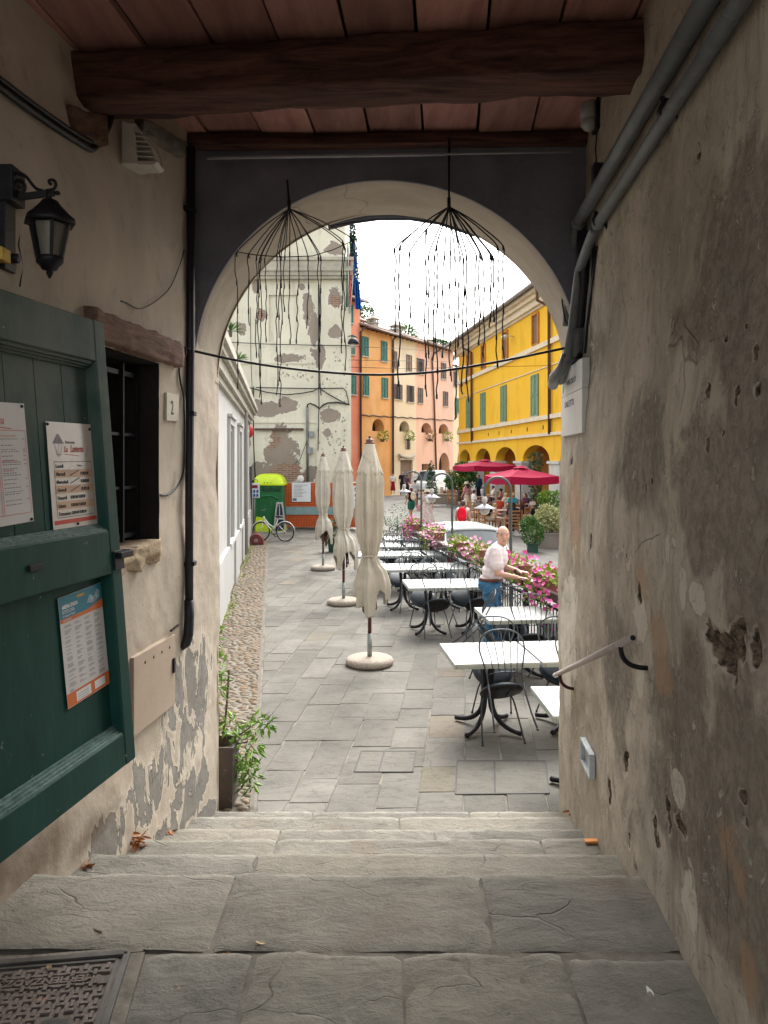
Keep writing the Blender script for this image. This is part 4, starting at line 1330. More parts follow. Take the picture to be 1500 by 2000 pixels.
for i, (c, a) in enumerate(ar[:-1]):
    c2, a2 = ar[i + 1]
    mb = MB()
    lo, hi = c2 + a2, c - a
    mb.bar(yw(lo - .02, 1.1, -.29), yw(hi + .02, 1.1, -.29), .66, 2.8)
    mb.bar(yw(lo - .12, 2.52, -.29), yw(hi + .12, 2.52, -.29), .84, .14)
    wb(mb, 'pier', M_PIER, yel)
mb = MB()
for (z, h, o) in ((4.84, .22, .14), (3.96, .16, .12), (8.64, .26, .12), (7.45, .05, .05)):
    mb.bar(yw(D0, z, o / 2), yw(D1 + .1, z, o / 2), o, h)
wb(mb, 'string_course', M_YTRIM, yel)
mb = MB()
for (z, h, o) in ((10.72, .12, .12), (10.95, .34, .30), (11.22, .22, .50), (11.42, .2, .72)):
    mb.bar(yw(D0, z, o / 2), yw(D1 + .3, z, o / 2), o, h)
cor = wb(mb, 'cornice', M_YTRIM, yel)
mb = MB()
mb.add([yw(D0, 11.56, .95), yw(D1 + .5, 11.56, .95), yw(D1 + .5, 13.8, -6), yw(D0, 13.8, -6)], [(0, 1, 2, 3)])
mb.tube([yw(D0, 11.55, .95), yw(D1 + .5, 11.55, .95)], .12, 8)
wb(mb, 'roof', mat('slate_grey_roof', (0.17, 0.155, 0.145), .7, var=.25, vs=1), yel)
M_SHY = mat('sage_green_shutter_paint', (0.12, 0.235, 0.15), .6, var=.15, vs=4)
M_REV = wallm('orange_reveal', (0.42, 0.17, 0.03), (0.5, 0.22, 0.05))
for x in (915.5, 944, 984.5, 1045.4):
    D = yD(x)
    shutters(yel, lambda q, z, off=0: yw(q, z, off), yn, D - .62, D + .62, 5.02, 7.25, M_SHY, False)
for x in (916, 945, 988, 1047):
    D = yD(x)
    mb = MB()
    mb.bar(yw(D - .5, 8.86, .03), yw(D + .5, 8.86, .03), .1, .08)
    for q in (D - .5, D + .5): mb.bar(yw(q, 8.9, .05), yw(q, 10.5, .05), .14, .1, up=yn)
    mb.bar(yw(D - .5, 10.5, .05), yw(D + .5, 10.5, .05), .1, .12)
    f = wb(mb, 'window', M_REV, yel)
    mb = MB()
    mb.add([yw(D - .45, 8.9, .012), yw(D + .45, 8.9, .012), yw(D + .45, 10.48, .012), yw(D - .45, 10.48, .012)], [(0, 1, 2, 3)])
    sub(mb, 'pane', mat('brown_shutter_board', (.13, .07, .045), .7, var=.3, vs=6), f)
for x in (924.5, 1077.5):
    D = yD(x); mb = MB()
    mb.tube([yw(D, 11.4, .8), yw(D, 10.7, .75), yw(D, 10.4, .14), yw(D, 3.95, .12)], .085, 8)
    wb(mb, 'drainpipe', M_PIPE, yel)
# wall lamp and small vent marks
mb = MB(); D = yD(1003)
mb.ell(yw(D, 9.9, .55), (.2, .55, .13), 12, 8)
mb.tube([yw(D, 9.95, 0), yw(D, 10.0, .4)], .03, 6)
wb(mb, 'wall_lamp', mat('lamp_grey', (.5, .5, .48), .5), yel)
for i, x in enumerate((954, 975, 999, 1030, 1061)):
    D = yD(x); mb = MB(); mb.box(yw(D, 4.35, .0), (.05, .1, .22)); wb(mb, 'vent', M_DARKIN, yel)

# ================================================================== GREENERY BEHIND THE ROOFS
def leafm(name, c0, c1, sheen=0.3):
    b = NB(name)
    t_ = b.attr('tone'); n = b.noise(b.P, 1.2, 3)
    col = b.mix(b.math('ADD', b.math('MULTIPLY', t_, .7), b.math('MULTIPLY', n, .4), True), c0, c1)
    m = b.out(col, .55, spec=.35)
    b.b.inputs['Subsurface Weight'].default_value = 0
    return m
def leaves(mb, tone, c, r, n, size, rnd, shell=0.55, asp=.5, up=0.0, droop=0.0):
    """leaf-sized bent faces through an ellipsoid"""
    c = V(c)
    for _ in range(n):
        while True:
            p = V((rnd.uniform(-1, 1), rnd.uniform(-1, 1), rnd.uniform(-1, 1)))
            if p.length <= 1: break
        if rnd.random() < shell: p = p.normalized() * rnd.uniform(.75, 1.0)
        q = c + V((p.x * r[0], p.y * r[1], p.z * r[2]))
        q += V((1, 1, 1)) * 0.22 * min(r) * mnoise.noise(q * (1.1 / max(.15, min(r))))
        d = (p.normalized() * .8 + V((rnd.gauss(0, .6), rnd.gauss(0, .6), rnd.gauss(0, .6) + up)))
        d.normalize(); s_ = d.cross(V((rnd.gauss(0, 1), rnd.gauss(0, 1), rnd.gauss(0, 1)))); s_.normalize()
        L = size * rnd.uniform(.6, 1.3); w = L * asp; nn = d.cross(s_) * (L * .12)
        tip = d * L + V((0, 0, -droop * L))
        vs = [q, q + tip * .45 + s_ * w * .5 + nn, q + tip, q + tip * .45 - s_ * w * .5 + nn]
        mb.add(vs, [(0, 1, 2), (0, 2, 3)])
        k = rnd.random() * .6 + .4 * (.5 + .5 * p.z)
        tone += [k] * 4
M_LEAF = leafm('green_leaves', (0.018, 0.055, 0.014), (0.09, 0.19, 0.035))
M_LEAFD = leafm('dark_green_leaves', (0.01, 0.035, 0.014), (0.05, 0.115, 0.035))
M_CYP = leafm('cypress_green', (0.008, 0.032, 0.022), (0.03, 0.085, 0.055))
M_BARK = mat('bark', (0.10, 0.075, 0.055), .9, var=.3, vs=6, bump=.5, bs=30)
rnd = random.Random(77)
def tree(name, label, base, h, crown, size, n, m, group=None):
    tr = thing(name, label, 'tree', base, 0, group)
    mb = MB(); b0 = V(base)
    mb.tube([b0, b0 + V((.1, 0, h * .4)), b0 + V((0, .1, h * .8))], [.3, .2, .06], 8)
    wb(mb, 'trunk', M_BARK, tr)
    mb = MB(); tone = []
    for c, r, k in crown: leaves(mb, tone, b0 + V(c), r, int(n * k), size, rnd)
    mb.attr = {'tone': tone}
    wb(mb, 'crown', m, tr, recalc=False)
    return tr
cb = at(687, 900, 92); cb.z = 2
zc = lambda y, D: H - (y - CY) * D / F_PX
cr = []
hh = zc(447, 92) - 2
for i in range(12):
    f = i / 11
    r = .25 + 1.25 * (1 - f) ** .8
    cr.append(((0, 0, hh * (.25 + .75 * f) - .5), (r, r, hh * .06), .5 + r))
tree('cypress_tree', 'tall narrow dark cypress rising above the red house', cb, hh * .6, cr, .5, 330, M_CYP)
for (x, y, D, w, hgt, lab) in ((712, 632, 100, 1.5, 2.4, 'rounded green tree behind the orange roof beside the red house'), (786, 662, 92, 2.0, 1.9, 'bushy green tree behind the cream house chimney'), (852, 677, 100, 2.0, .9, 'low green treetop peeping over the pink roof')):
    c = at(x, y, D); base = V((c.x, c.y, 2))
    tree('tree', lab, base, c.z - 2, [((0, 0, c.z - 2), (w, 2, hgt), 1), ((-w * .5, 0, c.z - 3.2), (w * .7, 2, hgt), .8), ((w * .5, .5, c.z - 3.4), (w * .7, 2, hgt * .9), .8)], .30, 1900, M_LEAF, 'trees behind the roofs')
# ================================================================== THINGS IN THE PASSAGE
def tmesh(body, size, shear=0.0, sx=1.0, bold=0.0, ext=0.0003, align='LEFT'):
    cu = bpy.data.curves.new('t', 'FONT'); cu.body = body; cu.size = size; cu.extrude = ext; cu.shear = shear
    cu.offset = bold; cu.resolution_u = 2; cu.align_x = align
    o = bpy.data.objects.new('t', cu); COL.objects.link(o)
    me = bpy.data.meshes.new_from_object(o.evaluated_get(bpy.context.evaluated_depsgraph_get()))
    vs = [(v.co.x * sx, v.co.y, v.co.z) for v in me.vertices]; fs = [tuple(p.vertices) for p in me.polygons]
    bpy.data.objects.remove(o); bpy.data.curves.remove(cu); bpy.data.meshes.remove(me)
    return vs, fs
def put_text(mb, M, x, y, body, size, z=0.0015, **k):
    vs, fs = tmesh(body, size, **k)
    mb.add([M @ V((a + x, b2 + y, c + z)) for a, b2, c in vs], fs)
def put_rect(mb, M, x, y, w, h, z=0.001):
    mb.add([M @ V((x, y, z)), M @ V((x + w, y, z)), M @ V((x + w, y + h, z)), M @ V((x, y + h, z))], [(0, 1, 2, 3)])
def put_line(mb, M, x0, y0, x1, y1, w, z=0.0015):
    d = V((x1 - x0, y1 - y0)); n = V((-d.y, d.x)).normalized() * w / 2
    mb.add([M @ V((x0 + n.x, y0 + n.y, z)), M @ V((x1 + n.x, y1 + n.y, z)), M @ V((x1 - n.x, y1 - n.y, z)), M @ V((x0 - n.x, y0 - n.y, z))], [(0, 1, 2, 3)])
def sheet(mb, M, w, h, curl=0.004, nx=10, ny=14, th=0.0008, sd=0):
    """slightly wavy paper sheet with thickness; returns matching offset function"""
    def wob(u, v): return curl * (mnoise.noise(V((u * 2.2, v * 2.6, sd))) + .6 * (abs(u - .5) * 2) ** 3)
    for s_ in (0,):
        vs = [M @ V((w * i / nx, h * j / ny, 0)) for j in range(ny + 1) for i in range(nx + 1)]
    n = nx + 1
    fs = [(j * n + i, j * n + i + 1, (j + 1) * n + i + 1, (j + 1) * n + i) for j in range(ny) for i in range(nx)]
    mb.add(vs, fs)
    dz = M.to_3x3() @ V((0, 0, -th))
    mb.add([v + dz for v in vs], [tuple(reversed(f)) for f in fs])

def m_green():
    b = NB('dark_green_door_paint')
    n1 = b.noise(b.scale(b.P, (2, 2, .7)), 2.0, 8, .65, .4); n2 = b.noise(b.scale(b.P, (6, 6, 1)), 6, 7, .7)
    col = b.mix(b.ramp(n1, [(.3, 0), (.7, 1)]), (0.004, 0.038, 0.031), (0.012, 0.066, 0.052))
    sx = b.n('ShaderNodeSeparateXYZ'); b.put(sx.inputs[0], b.P)
    top_sheen = b.math('MULTIPLY', b.step(sx.outputs[2], 2.25, 3.0), b.step(b.noise(b.P, 1.6, 6, .65), .25, .7))  # outside light reflected on the upper door, painted in as grey
    col = b.mix(b.math('MULTIPLY', top_sheen, .75), col, (0.15, 0.16, 0.14))
    fl = b.step(b.noise(b.scale(b.P, (1, 1, .8)), 14, 8, .75, .5), .655, .67)
    col = b.mix(b.math('MULTIPLY', fl, .8), col, (0.24, 0.27, 0.24))
    r = b.math('ADD', .45, b.math('MULTIPLY', n2, .3))
    return b.out(col, r, b.bump(b.math('ADD', n2, fl), .22, .006), spec=.22)
M_GREEN = m_green()
M_WORN_SKYLIT = mat('weathered_skylit_green_moulding', (0.10, 0.17, 0.155), .5, var=.5, vs=30, bump=.3, bs=60, dirt=(.36, .42, .40))  # weathered green, with sky light caught by the bead painted paler
M_PAPER = mat('white_paper', (0.66, 0.64, 0.62), .55, var=.05, vs=4, spec=.35)
M_PAPW = mat('laminated_paper', (0.62, 0.56, 0.50), .3, var=.05, vs=4, spec=.5)
M_INK = mat('black_ink', (0.035, 0.03, 0.035), .6, var=.1)
M_GREYINK = mat('grey_ink', (0.26, 0.24, 0.27), .6, var=.15)
M_REDINK = mat('coral_red_ink', (0.62, 0.085, 0.06), .6, var=.1)
M_PINKINK = mat('faded_pink_ink', (0.62, 0.26, 0.27), .6, var=.1)
M_PEACH = mat('peach_print', (0.62, 0.40, 0.27), .5, var=.06)
M_TEAL = mat('teal_print', (0.015, 0.19, 0.27), .45, var=.12, vs=14)
M_ORANGEP = mat('orange_print', (0.66, 0.16, 0.04), .5, var=.1)

# ---------------- green door leaf folded back against the left wall
def dE(z): return -1.2765 + (3.22 - z) / 1.953 * 0.145
DD = V((-.1647, -.9863, 0)); DN = V((.9863, -.1647, 0))
def dP(s_, z, off=0.0): return V((dE(z), 3.45, z)) + DD * s_ + DN * off
def onD(x, y, off=0.0):
    u = (x - CX) / F_PX; z = 2.5
    for _ in range(10):
        ex = dE(z) + DN.x * off; ey = 3.45 + DN.y * off
        s_ = (ex - u * ey) / (u * DD.y - DD.x)
        Y = ey + DD.y * s_
        z = H - (y - CY) * Y / F_PX
    return s_, z
door = thing('door_leaf', 'dark green panelled door leaf folded open against the left passage wall', 'door', dP(.5, 1.267))
def dbox(mb, s0, s1, z0, z1, o0, o1):
    vs = [dP(a, z, o) for a in (s0, s1) for z in (z0, z1) for o in (o0, o1)]
    mb.add(vs, [(0, 1, 3, 2), (4, 6, 7, 5), (0, 4, 5, 1), (2, 3, 7, 6), (0, 2, 6, 4), (1, 5, 7, 3)])
DW_ = 1.12
mb = MB()
dbox(mb, 0, .09, 1.267, 3.22, -.045, .02)
wb(mb, 'stile', M_GREEN, door, bevel=.008)
mb = MB()
dbox(mb, DW_ - .1, DW_, 1.267, 3.22, -.045, .02)
wb(mb, 'stile', M_GREEN, door, bevel=.008)
for (a, c) in ((3.035, 3.218), (2.105, 2.296), (1.269, 1.41)):
    mb = MB(); dbox(mb, .089, DW_ - .099, a, c, -.044, .0195)
    wb(mb, 'rail', M_GREEN, door, bevel=.006)
mb = MB(); n = 5
for i in range(n):
    a = .09 + (DW_ - .19) * i / n; c = .09 + (DW_ - .19) * (i + 1) / n
    dbox(mb, a + .003, c - .003, 2.28, 3.05, -.05, -.037)
wb(mb, 'panel', M_GREEN, door)
mb = MB(); dbox(mb, .09, DW_ - .09, 1.40, 2.12, -.05, -.036)
wb(mb, 'panel', M_GREEN, door)
for (z, sg) in ((2.296, 1), (1.41, 1)):
    mb = MB()
    for k in range(4):
        o = -.034 + .012 * k; h = .030 - .008 * k
        dbox(mb, .096, DW_ - .1, z, z + h * sg, o, o + .0115)
    wb(mb, 'moulding', M_WORN_SKYLIT, door)
mb = MB()
for k in range(3):
    o = -.034 + .013 * k; h = .034 - .01 * k
    dbox(mb, .096, DW_ - .1, 3.035 - h, 3.035, o, o + .0125)
wb(mb, 'moulding', M_GREEN, door)
mb = MB()
s_, z = onD(228, 1088)
dbox(mb, -.006, .075, z - .05, z + .035, .021, .03)
dbox(mb, -.05, .06, z + .0, z + .028, .03, .055)
wb(mb, 'latch', M_IRON, door, bevel=.003)
mb = MB(); s_, z = onD(57, 1108); dbox(mb, s_ - .04, s_ + .04, z - .012, z + .012, .02, .032); wb(mb, 'bolt', M_IRON, door, bevel=.003)

def poster_frame(tl, tr_, br, bl, off):
    P = [dP(*onD(x, y, off), off) for x, y in (tl, tr_, br, bl)]
    U = ((P[1] - P[0]) + (P[2] - P[3])) / 2; W = ((P[0] - P[3]) + (P[1] - P[2])) / 2
    return frame(P[3], U, W), U.length, W.length
OFF = -.030
# opening hours sheet
M, w, h = poster_frame((88, 822), (177, 829), (190, 1026), (105, 1041), OFF)
po = thing('opening_hours_poster', 'opening hours sheet with a lantern drawing and handwritten times, pinned on the green door', 'poster', M @ V((w / 2, 0, 0)))
mb = MB(); sheet(mb, M, w, h); wb(mb, 'sheet', M_PAPW, po)
ty = h * .635; rows = ['Lunedì', 'Martedì', 'Mercoledì', 'Giovedì', 'Venerdì', 'Sabato', 'Domenica']
rh = h * .51 / 7
mb = MB()
for i in (1, 3, 5): put_rect(mb, M, w * .10, ty - rh * (i + 1), w * .84, rh)
wb(mb, 'row_band', M_PEACH, po)
mb = MB()
for i, r in enumerate(rows): put_text(mb, M, w * .13, ty - rh * (i + .75), r, rh * .62, bold=.0005)
for i in (1, 2, 3): put_line(mb, M, w * .42, ty - rh * (i + .78), w * .64, ty - rh * (i + .1), .0035)
for i in (1, 2, 3): put_text(mb, M, w * .655, ty - rh * (i + .72), '19.30/22.00', rh * .52, shear=.2, sx=.8, bold=.0008)
for i in (4, 5, 6): put_text(mb, M, w * .40, ty - rh * (i + .72), '12.30/14.00 19.30/22.00', rh * .52, shear=.2, sx=.68, bold=.0008)
put_text(mb, M, w * .60, ty - rh * .62, 'Turno', rh * .38)
for (a, c, d, e) in ((.10, .94, 0, 0),):
    for yy in (ty, ty - rh * 7): put_line(mb, M, w * .10, yy, w * .94, yy, .002)
    for xx in (.10, .94): put_line(mb, M, w * xx, ty, w * xx, ty - rh * 7, .002)
put_text(mb, M, w * .37, h * .805, 'Ristorante', h * .038)
wb(mb, 'lettering', M_INK, po)
mb = MB(); put_text(mb, M, w * .33, h * .725, 'La', h * .08, shear=.35, sx=.8, bold=.0003); put_text(mb, M, w * .47, h * .725, 'Lanterna', h * .095, shear=.35, sx=.66, bold=.0003)
put_line(mb, M, w * .34, h * .705, w * .66, h * .69, .002)
wb(mb, 'script_lettering', M_REDINK, po)
mb = MB(); put_rect(mb, M, w * .03, h * .065, w * .95, h * .038); wb(mb, 'red_band', M_REDINK, po)
mb = MB(); cx = w * .22
mb.add([M @ V((cx - w * .11, h * .81, .0012)), M @ V((cx + w * .11, h * .81, .0012)), M @ V((cx + w * .02, h * .89, .0012)), M @ V((cx - w * .02, h * .89, .0012))], [(0, 1, 2, 3)])
for a, c in ((-.085, -.03), (.085, .03), (0.0, 0.0)): put_line(mb, M, cx + w * a, h * .805, cx + w * c, h * .70, .0025)
put_line(mb, M, cx - w * .05, h * .70, cx + w * .05, h * .70, .004); put_line(mb, M, cx, h * .70, cx, h * .68, .004)
put_line(mb, M, cx - w * .12, h * .807, cx + w * .12, h * .807, .004)
wb(mb, 'lantern_drawing', M_GREYINK, po)
for a, c in ((.02, .975), (.95, .95), (.52, .05)):
    mb = MB(); mb.ell(M @ V((w * a, h * c, .003)), .006, 8, 6); wb(mb, 'pin', M_BLACK, po)
# menu sheet (runs out of the picture)
M, w, h = poster_frame((-70, 772), (53, 789), (70, 1009), (-60, 1040), OFF)
po = thing('menu_poster', 'menu sheet with two printed columns and red script heading on the green door', 'poster', M @ V((w / 2, 0, 0)))
mb = MB(); sheet(mb, M, w, h, sd=4); wb(mb, 'sheet', M_PAPER, po)
mb = MB(); put_text(mb, M, w * .30, h * .82, 'Lanterna', h * .105, shear=.35, sx=.72, bold=-.0003); put_line(mb, M, w * .45, h * .80, w * .75, h * .785, .003)
wb(mb, 'script_lettering', M_REDINK, po)
mb = MB()
for xx in (.03, .50, .53, .97): put_line(mb, M, w * xx, h * .08, w * xx, h * .77, .0035)
for yy in (.08, .77): put_line(mb, M, w * .03, h * yy, w * .97, h * yy, .003)
rnd = random.Random(3)
for cx in (.06, .56):
    for yy in (.725, .52, .44): put_line(mb, M, w * cx, h * yy, w * (cx + rnd.uniform(.16, .3)), h * yy, .0035)
wb(mb, 'rule', M_PINKINK, po)
mb = MB()
for cx in (.06, .56):
    y = .70
    while y > .11:
        if rnd.random() < .85:
            x = cx; e = cx + rnd.uniform(.18, .30)
            while x < e:
                l = rnd.uniform(.02, .05); put_line(mb, M, w * x, h * y, w * min(e, x + l), h * y, .0032); x += l + .012
            if rnd.random() < .5: put_line(mb, M, w * (cx + .35), h * y, w * (cx + .385), h * y, .0032)
        y -= rnd.choice((.018, .018, .034))
wb(mb, 'small_print', M_GREYINK, po)
for a, c in ((.95, .975), (.95, .02)):
    mb = MB(); mb.ell(M @ V((w * a, h * c, .003)), .006, 8, 6); wb(mb, 'pin', M_BLACK, po)
# summer programme poster
M, w, h = poster_frame((112, 1164), (198, 1137), (212, 1330), (133, 1386), -.028)
po = thing('programme_poster', 'summer arena programme poster with teal heading and orange bands on the lower door panel', 'poster', M @ V((w / 2, 0, 0)))
mb = MB(); sheet(mb, M, w, h, sd=9); wb(mb, 'sheet', M_PAPER, po)
mb = MB(); put_rect(mb, M, 0.002, h * .80, w - .004, h * .198); wb(mb, 'heading', M_TEAL, po)
mb = MB(); put_rect(mb, M, .002, .002, w - .004, h * .125); wb(mb, 'orange_band', M_ORANGEP, po)
mb = MB(); put_rect(mb, M, .002, h * .765, w - .004, h * .034)
mb.add([M @ V((w * .62, h * .80, .0014)), M @ V((w * .998, h * .80, .0014)), M @ V((w * .998, h * .85, .0014))], [(0, 1, 2)])
wb(mb, 'orange_band', M_ORANGEP, po)
mb = MB()
put_text(mb, M, w * .06, h * .888, 'ARENA SPADA', h * .047, bold=.0008, sx=.82); put_text(mb, M, w * .06, h * .845, 'ESTATE 2026', h * .042, sx=.82); put_text(mb, M, w * .06, h * .815, 'dal 16 giugno al 31 agosto', h * .024, sx=.8)
put_text(mb, M, w * .07, h * .775, 'PROGRAMMA', h * .02)
wb(mb, 'lettering', mat('white_ink', (.75, .75, .74), .5, var=.05), po)
for q in ((.20, .02, .34, .09), (.63, .03, .26, .075)):
    mb = MB(); put_rect(mb, M, w * q[0], h * q[1], w * q[2], h * q[3], .0014); wb(mb, 'white_box', mat('white_ink', (.75, .75, .74)), po)
mb = MB(); mb.add([M @ V((w * x, h * y, .0013)) for x, y in ((.62, .86), (.70, .93), (.80, .90), (.88, .96), (.95, .93), (.93, .87), (.78, .84))], [tuple(range(7))]); wb(mb, 'picture', mat('pale_blue_print', (.30, .42, .46), .5, var=.5, vs=60), po)
mb = MB(); put_rect(mb, M, w * .40, h * .945, w * .18, h * .022, .0014); wb(mb, 'yellow_tab', mat('yellow_print', (.6, .36, .03), .5), po)
mb = MB()
for c4 in range(4):
    y = .735
    while y > .15:
        k = rnd.choice((1, 2, 3))
        for q in range(k):
            x0 = .07 + .23 * c4
            put_line(mb, M, w * x0, h * y, w * (x0 + rnd.uniform(.07, .17)), h * y, .0022); y -= .0135
        y -= .02
for k in range(3): put_line(mb, M, w * .23, h * (.035 + .022 * k), w * .48, h * (.035 + .022 * k), .002, .002)
wb(mb, 'small_print', M_GREYINK, po)

# ---------------- wrought-iron lantern on the left wall
LY = 3.0
lc = at(97, 470, LY)
lan = thing('wall_lantern', 'black wrought-iron lantern hanging from a scrolled bracket high on the left wall', 'lantern', (lc.x, LY, lc.z))
wx = XL(LY, 3.5)
def lp(x, y): return at(x, y, LY)
mb = MB()
mb.box((wx + .012, LY, lp(0, 430).z), (.03, .09, .40))
mb.box((wx + .03, LY, lp(0, 365).z), (.06, .11, .14))
mb.cyl(V((wx, LY, lp(0, 505).z)), V((wx + .06, LY, lp(0, 505).z)), .02, seg=10)
wb(mb, 'wall_plate', M_IRON, lan, bevel=.004)
mb = MB()
mb.bar(lp(18, 388), lp(106, 376), .016, .024)
sc = [(24, 352), (30, 343), (40, 340), (50, 344), (60, 356), (70, 368), (82, 372)]
mb.tube([lp(x, y) for x, y in [(46, 374), (40, 377), (33, 372), (29, 362), (26, 356)] [::-1]], .007, 6)
mb.tube(spline([lp(x, y) for x, y in [(40, 364), (36, 366), (34, 361), (38, 354), (45, 356), (49, 364), (47, 373), (40, 378), (31, 374), (26, 364), (26, 352), (32, 343), (42, 340), (52, 346), (62, 359), (72, 369), (84, 373)]]), .0065, 6)
mb.tube(spline([lp(x, y) for x, y in [(101, 360), (97, 358), (96, 353), (101, 351), (107, 354), (109, 361), (106, 368), (98, 371), (90, 372)]]), .0065, 6)
mb.ell(lp(112, 377), (.012, .012, .009), 8, 6)
mb.cyl(lp(96, 372), lp(96, 392), .012, .012, 8)
wb(mb, 'bracket', M_IRON, lan)
c = lp(97, 470); zt = lambda y: lp(97, y).z
R6 = Matrix.Rotation(.35, 4, 'Z')
mb = MB()
mb.lathe([(.012, zt(388)), (.03, zt(392)), (.045, zt(402)), (.075, zt(418)), (.098, zt(428)), (.102, zt(437)), (.098, zt(438)), (.02, zt(432))], 6, (c.x, c.y, 0))
wb(mb, 'roof', M_IRON, lan)
mb = MB()
for k in range(6):
    a = k * pi / 3; r0, r1 = .075, .048
    mb.bar((c.x + r0 * cos(a), c.y + r0 * sin(a), zt(438)), (c.x + r1 * cos(a), c.y + r1 * sin(a), zt(505)), .011, .011, V((cos(a), sin(a), 0)))
mb.lathe([(.02, zt(500)), (.055, zt(502)), (.055, zt(512)), (.038, zt(520)), (.03, zt(527)), (.012, zt(529)), (.014, zt(534)), (.003, zt(544))], 6, (c.x, c.y, 0))
wb(mb, 'frame', M_IRON, lan)
g = NB('lantern_glass'); g.out((.30, .28, .24), .25, spec=.5); g.b.inputs['Transmission Weight'].default_value = .55
mb = MB(); mb.lathe([(.068, zt(439)), (.044, zt(503))], 6, (c.x, c.y, 0), cap=False); wb(mb, 'glass', g.m, lan)
mb = MB(); q = at(8, 498, 2.93); mb.box((XL(2.93, 3.4) + .03, 2.93, q.z), (.05, .07, .05)); 
jb = mb.build('junction_box', mat('yellow_plastic', (.55, .36, .05), .5), bevel=.004); tag(jb, 'small yellow junction box on the left wall under the lantern bracket', 'junction box')
mb = MB(); mb.tube([(XL(2.93, 3.3) + .012, 2.93, q.z - .02), (XL(2.95, 3) + .012, 2.95, q.z - .3)], .006, 6); mb.tube([onL(40, 420, .01), onL(36, 480, .01), onL(44, 520, .01), onL(38, 560, .01)], .004, 6)
tag(mb.build('lantern_cable', M_CABLE), 'thin dark cables hanging on the wall below the lantern', 'cable')

# ---------------- siren / louvred white box
sp = onL(248, 290); SYc, SZ = sp.y, sp.z
sx = XL(SYc, SZ)
sir = thing('siren_box', 'white louvred siren box fixed under the ceiling on the left wall', 'siren', (sx, SYc, SZ - .12))
def sP(y, z, o): return V((sx + o, SYc + y, SZ + z))
mb = MB()
prof = [(-.115, .0), (-.115, .085), (.09, .065), (.12, .0)]
mb.prism([(z, o) for z, o in prof], lambda z, o: sP(-.085, z, o), (0, .02, 0))
mb.prism([(z, o) for z, o in prof], lambda z, o: sP(.065, z, o), (0, .02, 0))
mb.tube([sP(.07 - .0 * k, -.10 + .2 * sin(k * pi / 16), .06 + .12 * cos(k * pi / 16)) for k in range(9)], .008, 6)
mb.prism([(-.115, .0), (-.115, .17), (-.10, .19), (-.095, .17), (-.095, .0)], lambda z, o: sP(-.0655, z, o), (0, .131, 0))
mb.prism([(.10, .0), (.11, .07), (.12, .0)], lambda z, o: sP(-.0655, z, o), (0, .131, 0))
wb(mb, 'housing', mat('cream_plastic', (.52, .49, .43), .5, var=.08, vs=8, dirt=(.35, .32, .26)), sir)
for k in range(6):
    z = -.07 + k * .028
    mb = MB(); o = .06 + .115 * cos(min(1.5, (z + .1) / .21 * 1.57))
    mb.prism([(z, .02), (z + .008, .02), (z + .002, o), (z - .006, o)], lambda a, c2: sP(-.064, a, c2), (0, .128, 0))
    wb(mb, 'louvre', mat('cream_plastic', (.5, .5, .5)), sir)
mb = MB(); mb.prism([(-.09, 0), (-.09, .012), (.1, .012), (.1, 0)], lambda a, c2: sP(-.064, a, c2), (0, .128, 0)); wb(mb, 'back', M_DARK, sir)

# ---------------- cables, conduits on the left
mb = MB(); pts = [onL(x, y, .03) for x, y in ((-40, 140), (10, 178), (60, 215), (110, 250), (160, 282), (181, 291))] + [onL(200, 268, .05), onL(214, 240, .06), onL(222, 200, .05)]
mb.tube(spline(pts), .017, 8); mb.tube(spline([p + V((0, 0, .035)) for p in pts[:6]]), .012, 8)
tag(mb.build('ceiling_cable', M_CABLE), 'pair of thick black cables sagging along the top of the left wall', 'cable')
cd = thing('conduit', 'straight black conduit running down the corner beside the arch', 'conduit', onL(347, 1250, .03))
mb = MB()
pts = [V((XL(4.88, 4.6) + .03, 4.90, 4.6)), V((XL(4.88, 3.4) + .03, 4.885, 3.4)), V((XL(4.86, 2.4) + .03, 4.86, 2.4)), V((XL(4.86, 1.62) + .03, 4.86, 1.62))]
mb.tube(pts, .026, 12)
wb(mb, 'pipe', M_BLACK, cd)
mb = MB(); e = pts[-1]
mb.tube([e + V((0, 0, .1)), e, e + V((-.004, -.004, -.12)), e + V((-.016, -.01, -.17)), e + V((-.05, -.02, -.19))], .031, 10)
wb(mb, 'elbow', M_BLACK, cd)
for z in (4.2, 2.9, 1.95):
    mb = MB(); x = XL(4.87, z); mb.box((x + .03, 4.875, z), (.07, .066, .03)); wb(mb, 'clip', M_IRON, cd, bevel=.004)
mb = MB(); x = XL(4.86, 3)
pts = [onL(372, 683, .06), onL(360, 678, .03), onL(351, 684, .02), onL(352, 693, .02), onL(359, 698, .02), onL(363, 690, .03), onL(360, 681, .03), onL(356, 700, .02), onL(350, 722, .015), onL(353, 748, .015), onL(359, 775, .015), onL(361, 830, .055), onL(360, 900, .055), onL(356, 930, .03), onL(345, 952, .02), onL(328, 966, .01), onL(310, 966, .0), onL(292, 958, -.08)]
mb.tube(spline(pts), .0065, 7)
tag(mb.build('loop_cable', M_CABLE), 'thin black cable looped round the conduit and running into the barred window', 'cable')
mb = MB(); mb.tube(spline([onL(360, 488, .012), onL(350, 520, .01), onL(333, 560, .01), (onL(312, 582, .012)), onL(290, 597, .01), onL(270, 603, .012), onL(248, 592, .008), onL(236, 588, .004)]), .0035, 6)
tag(mb.build('loose_wire', M_CABLE), 'loose thin wire curling over the plaster left of the arch', 'wire')
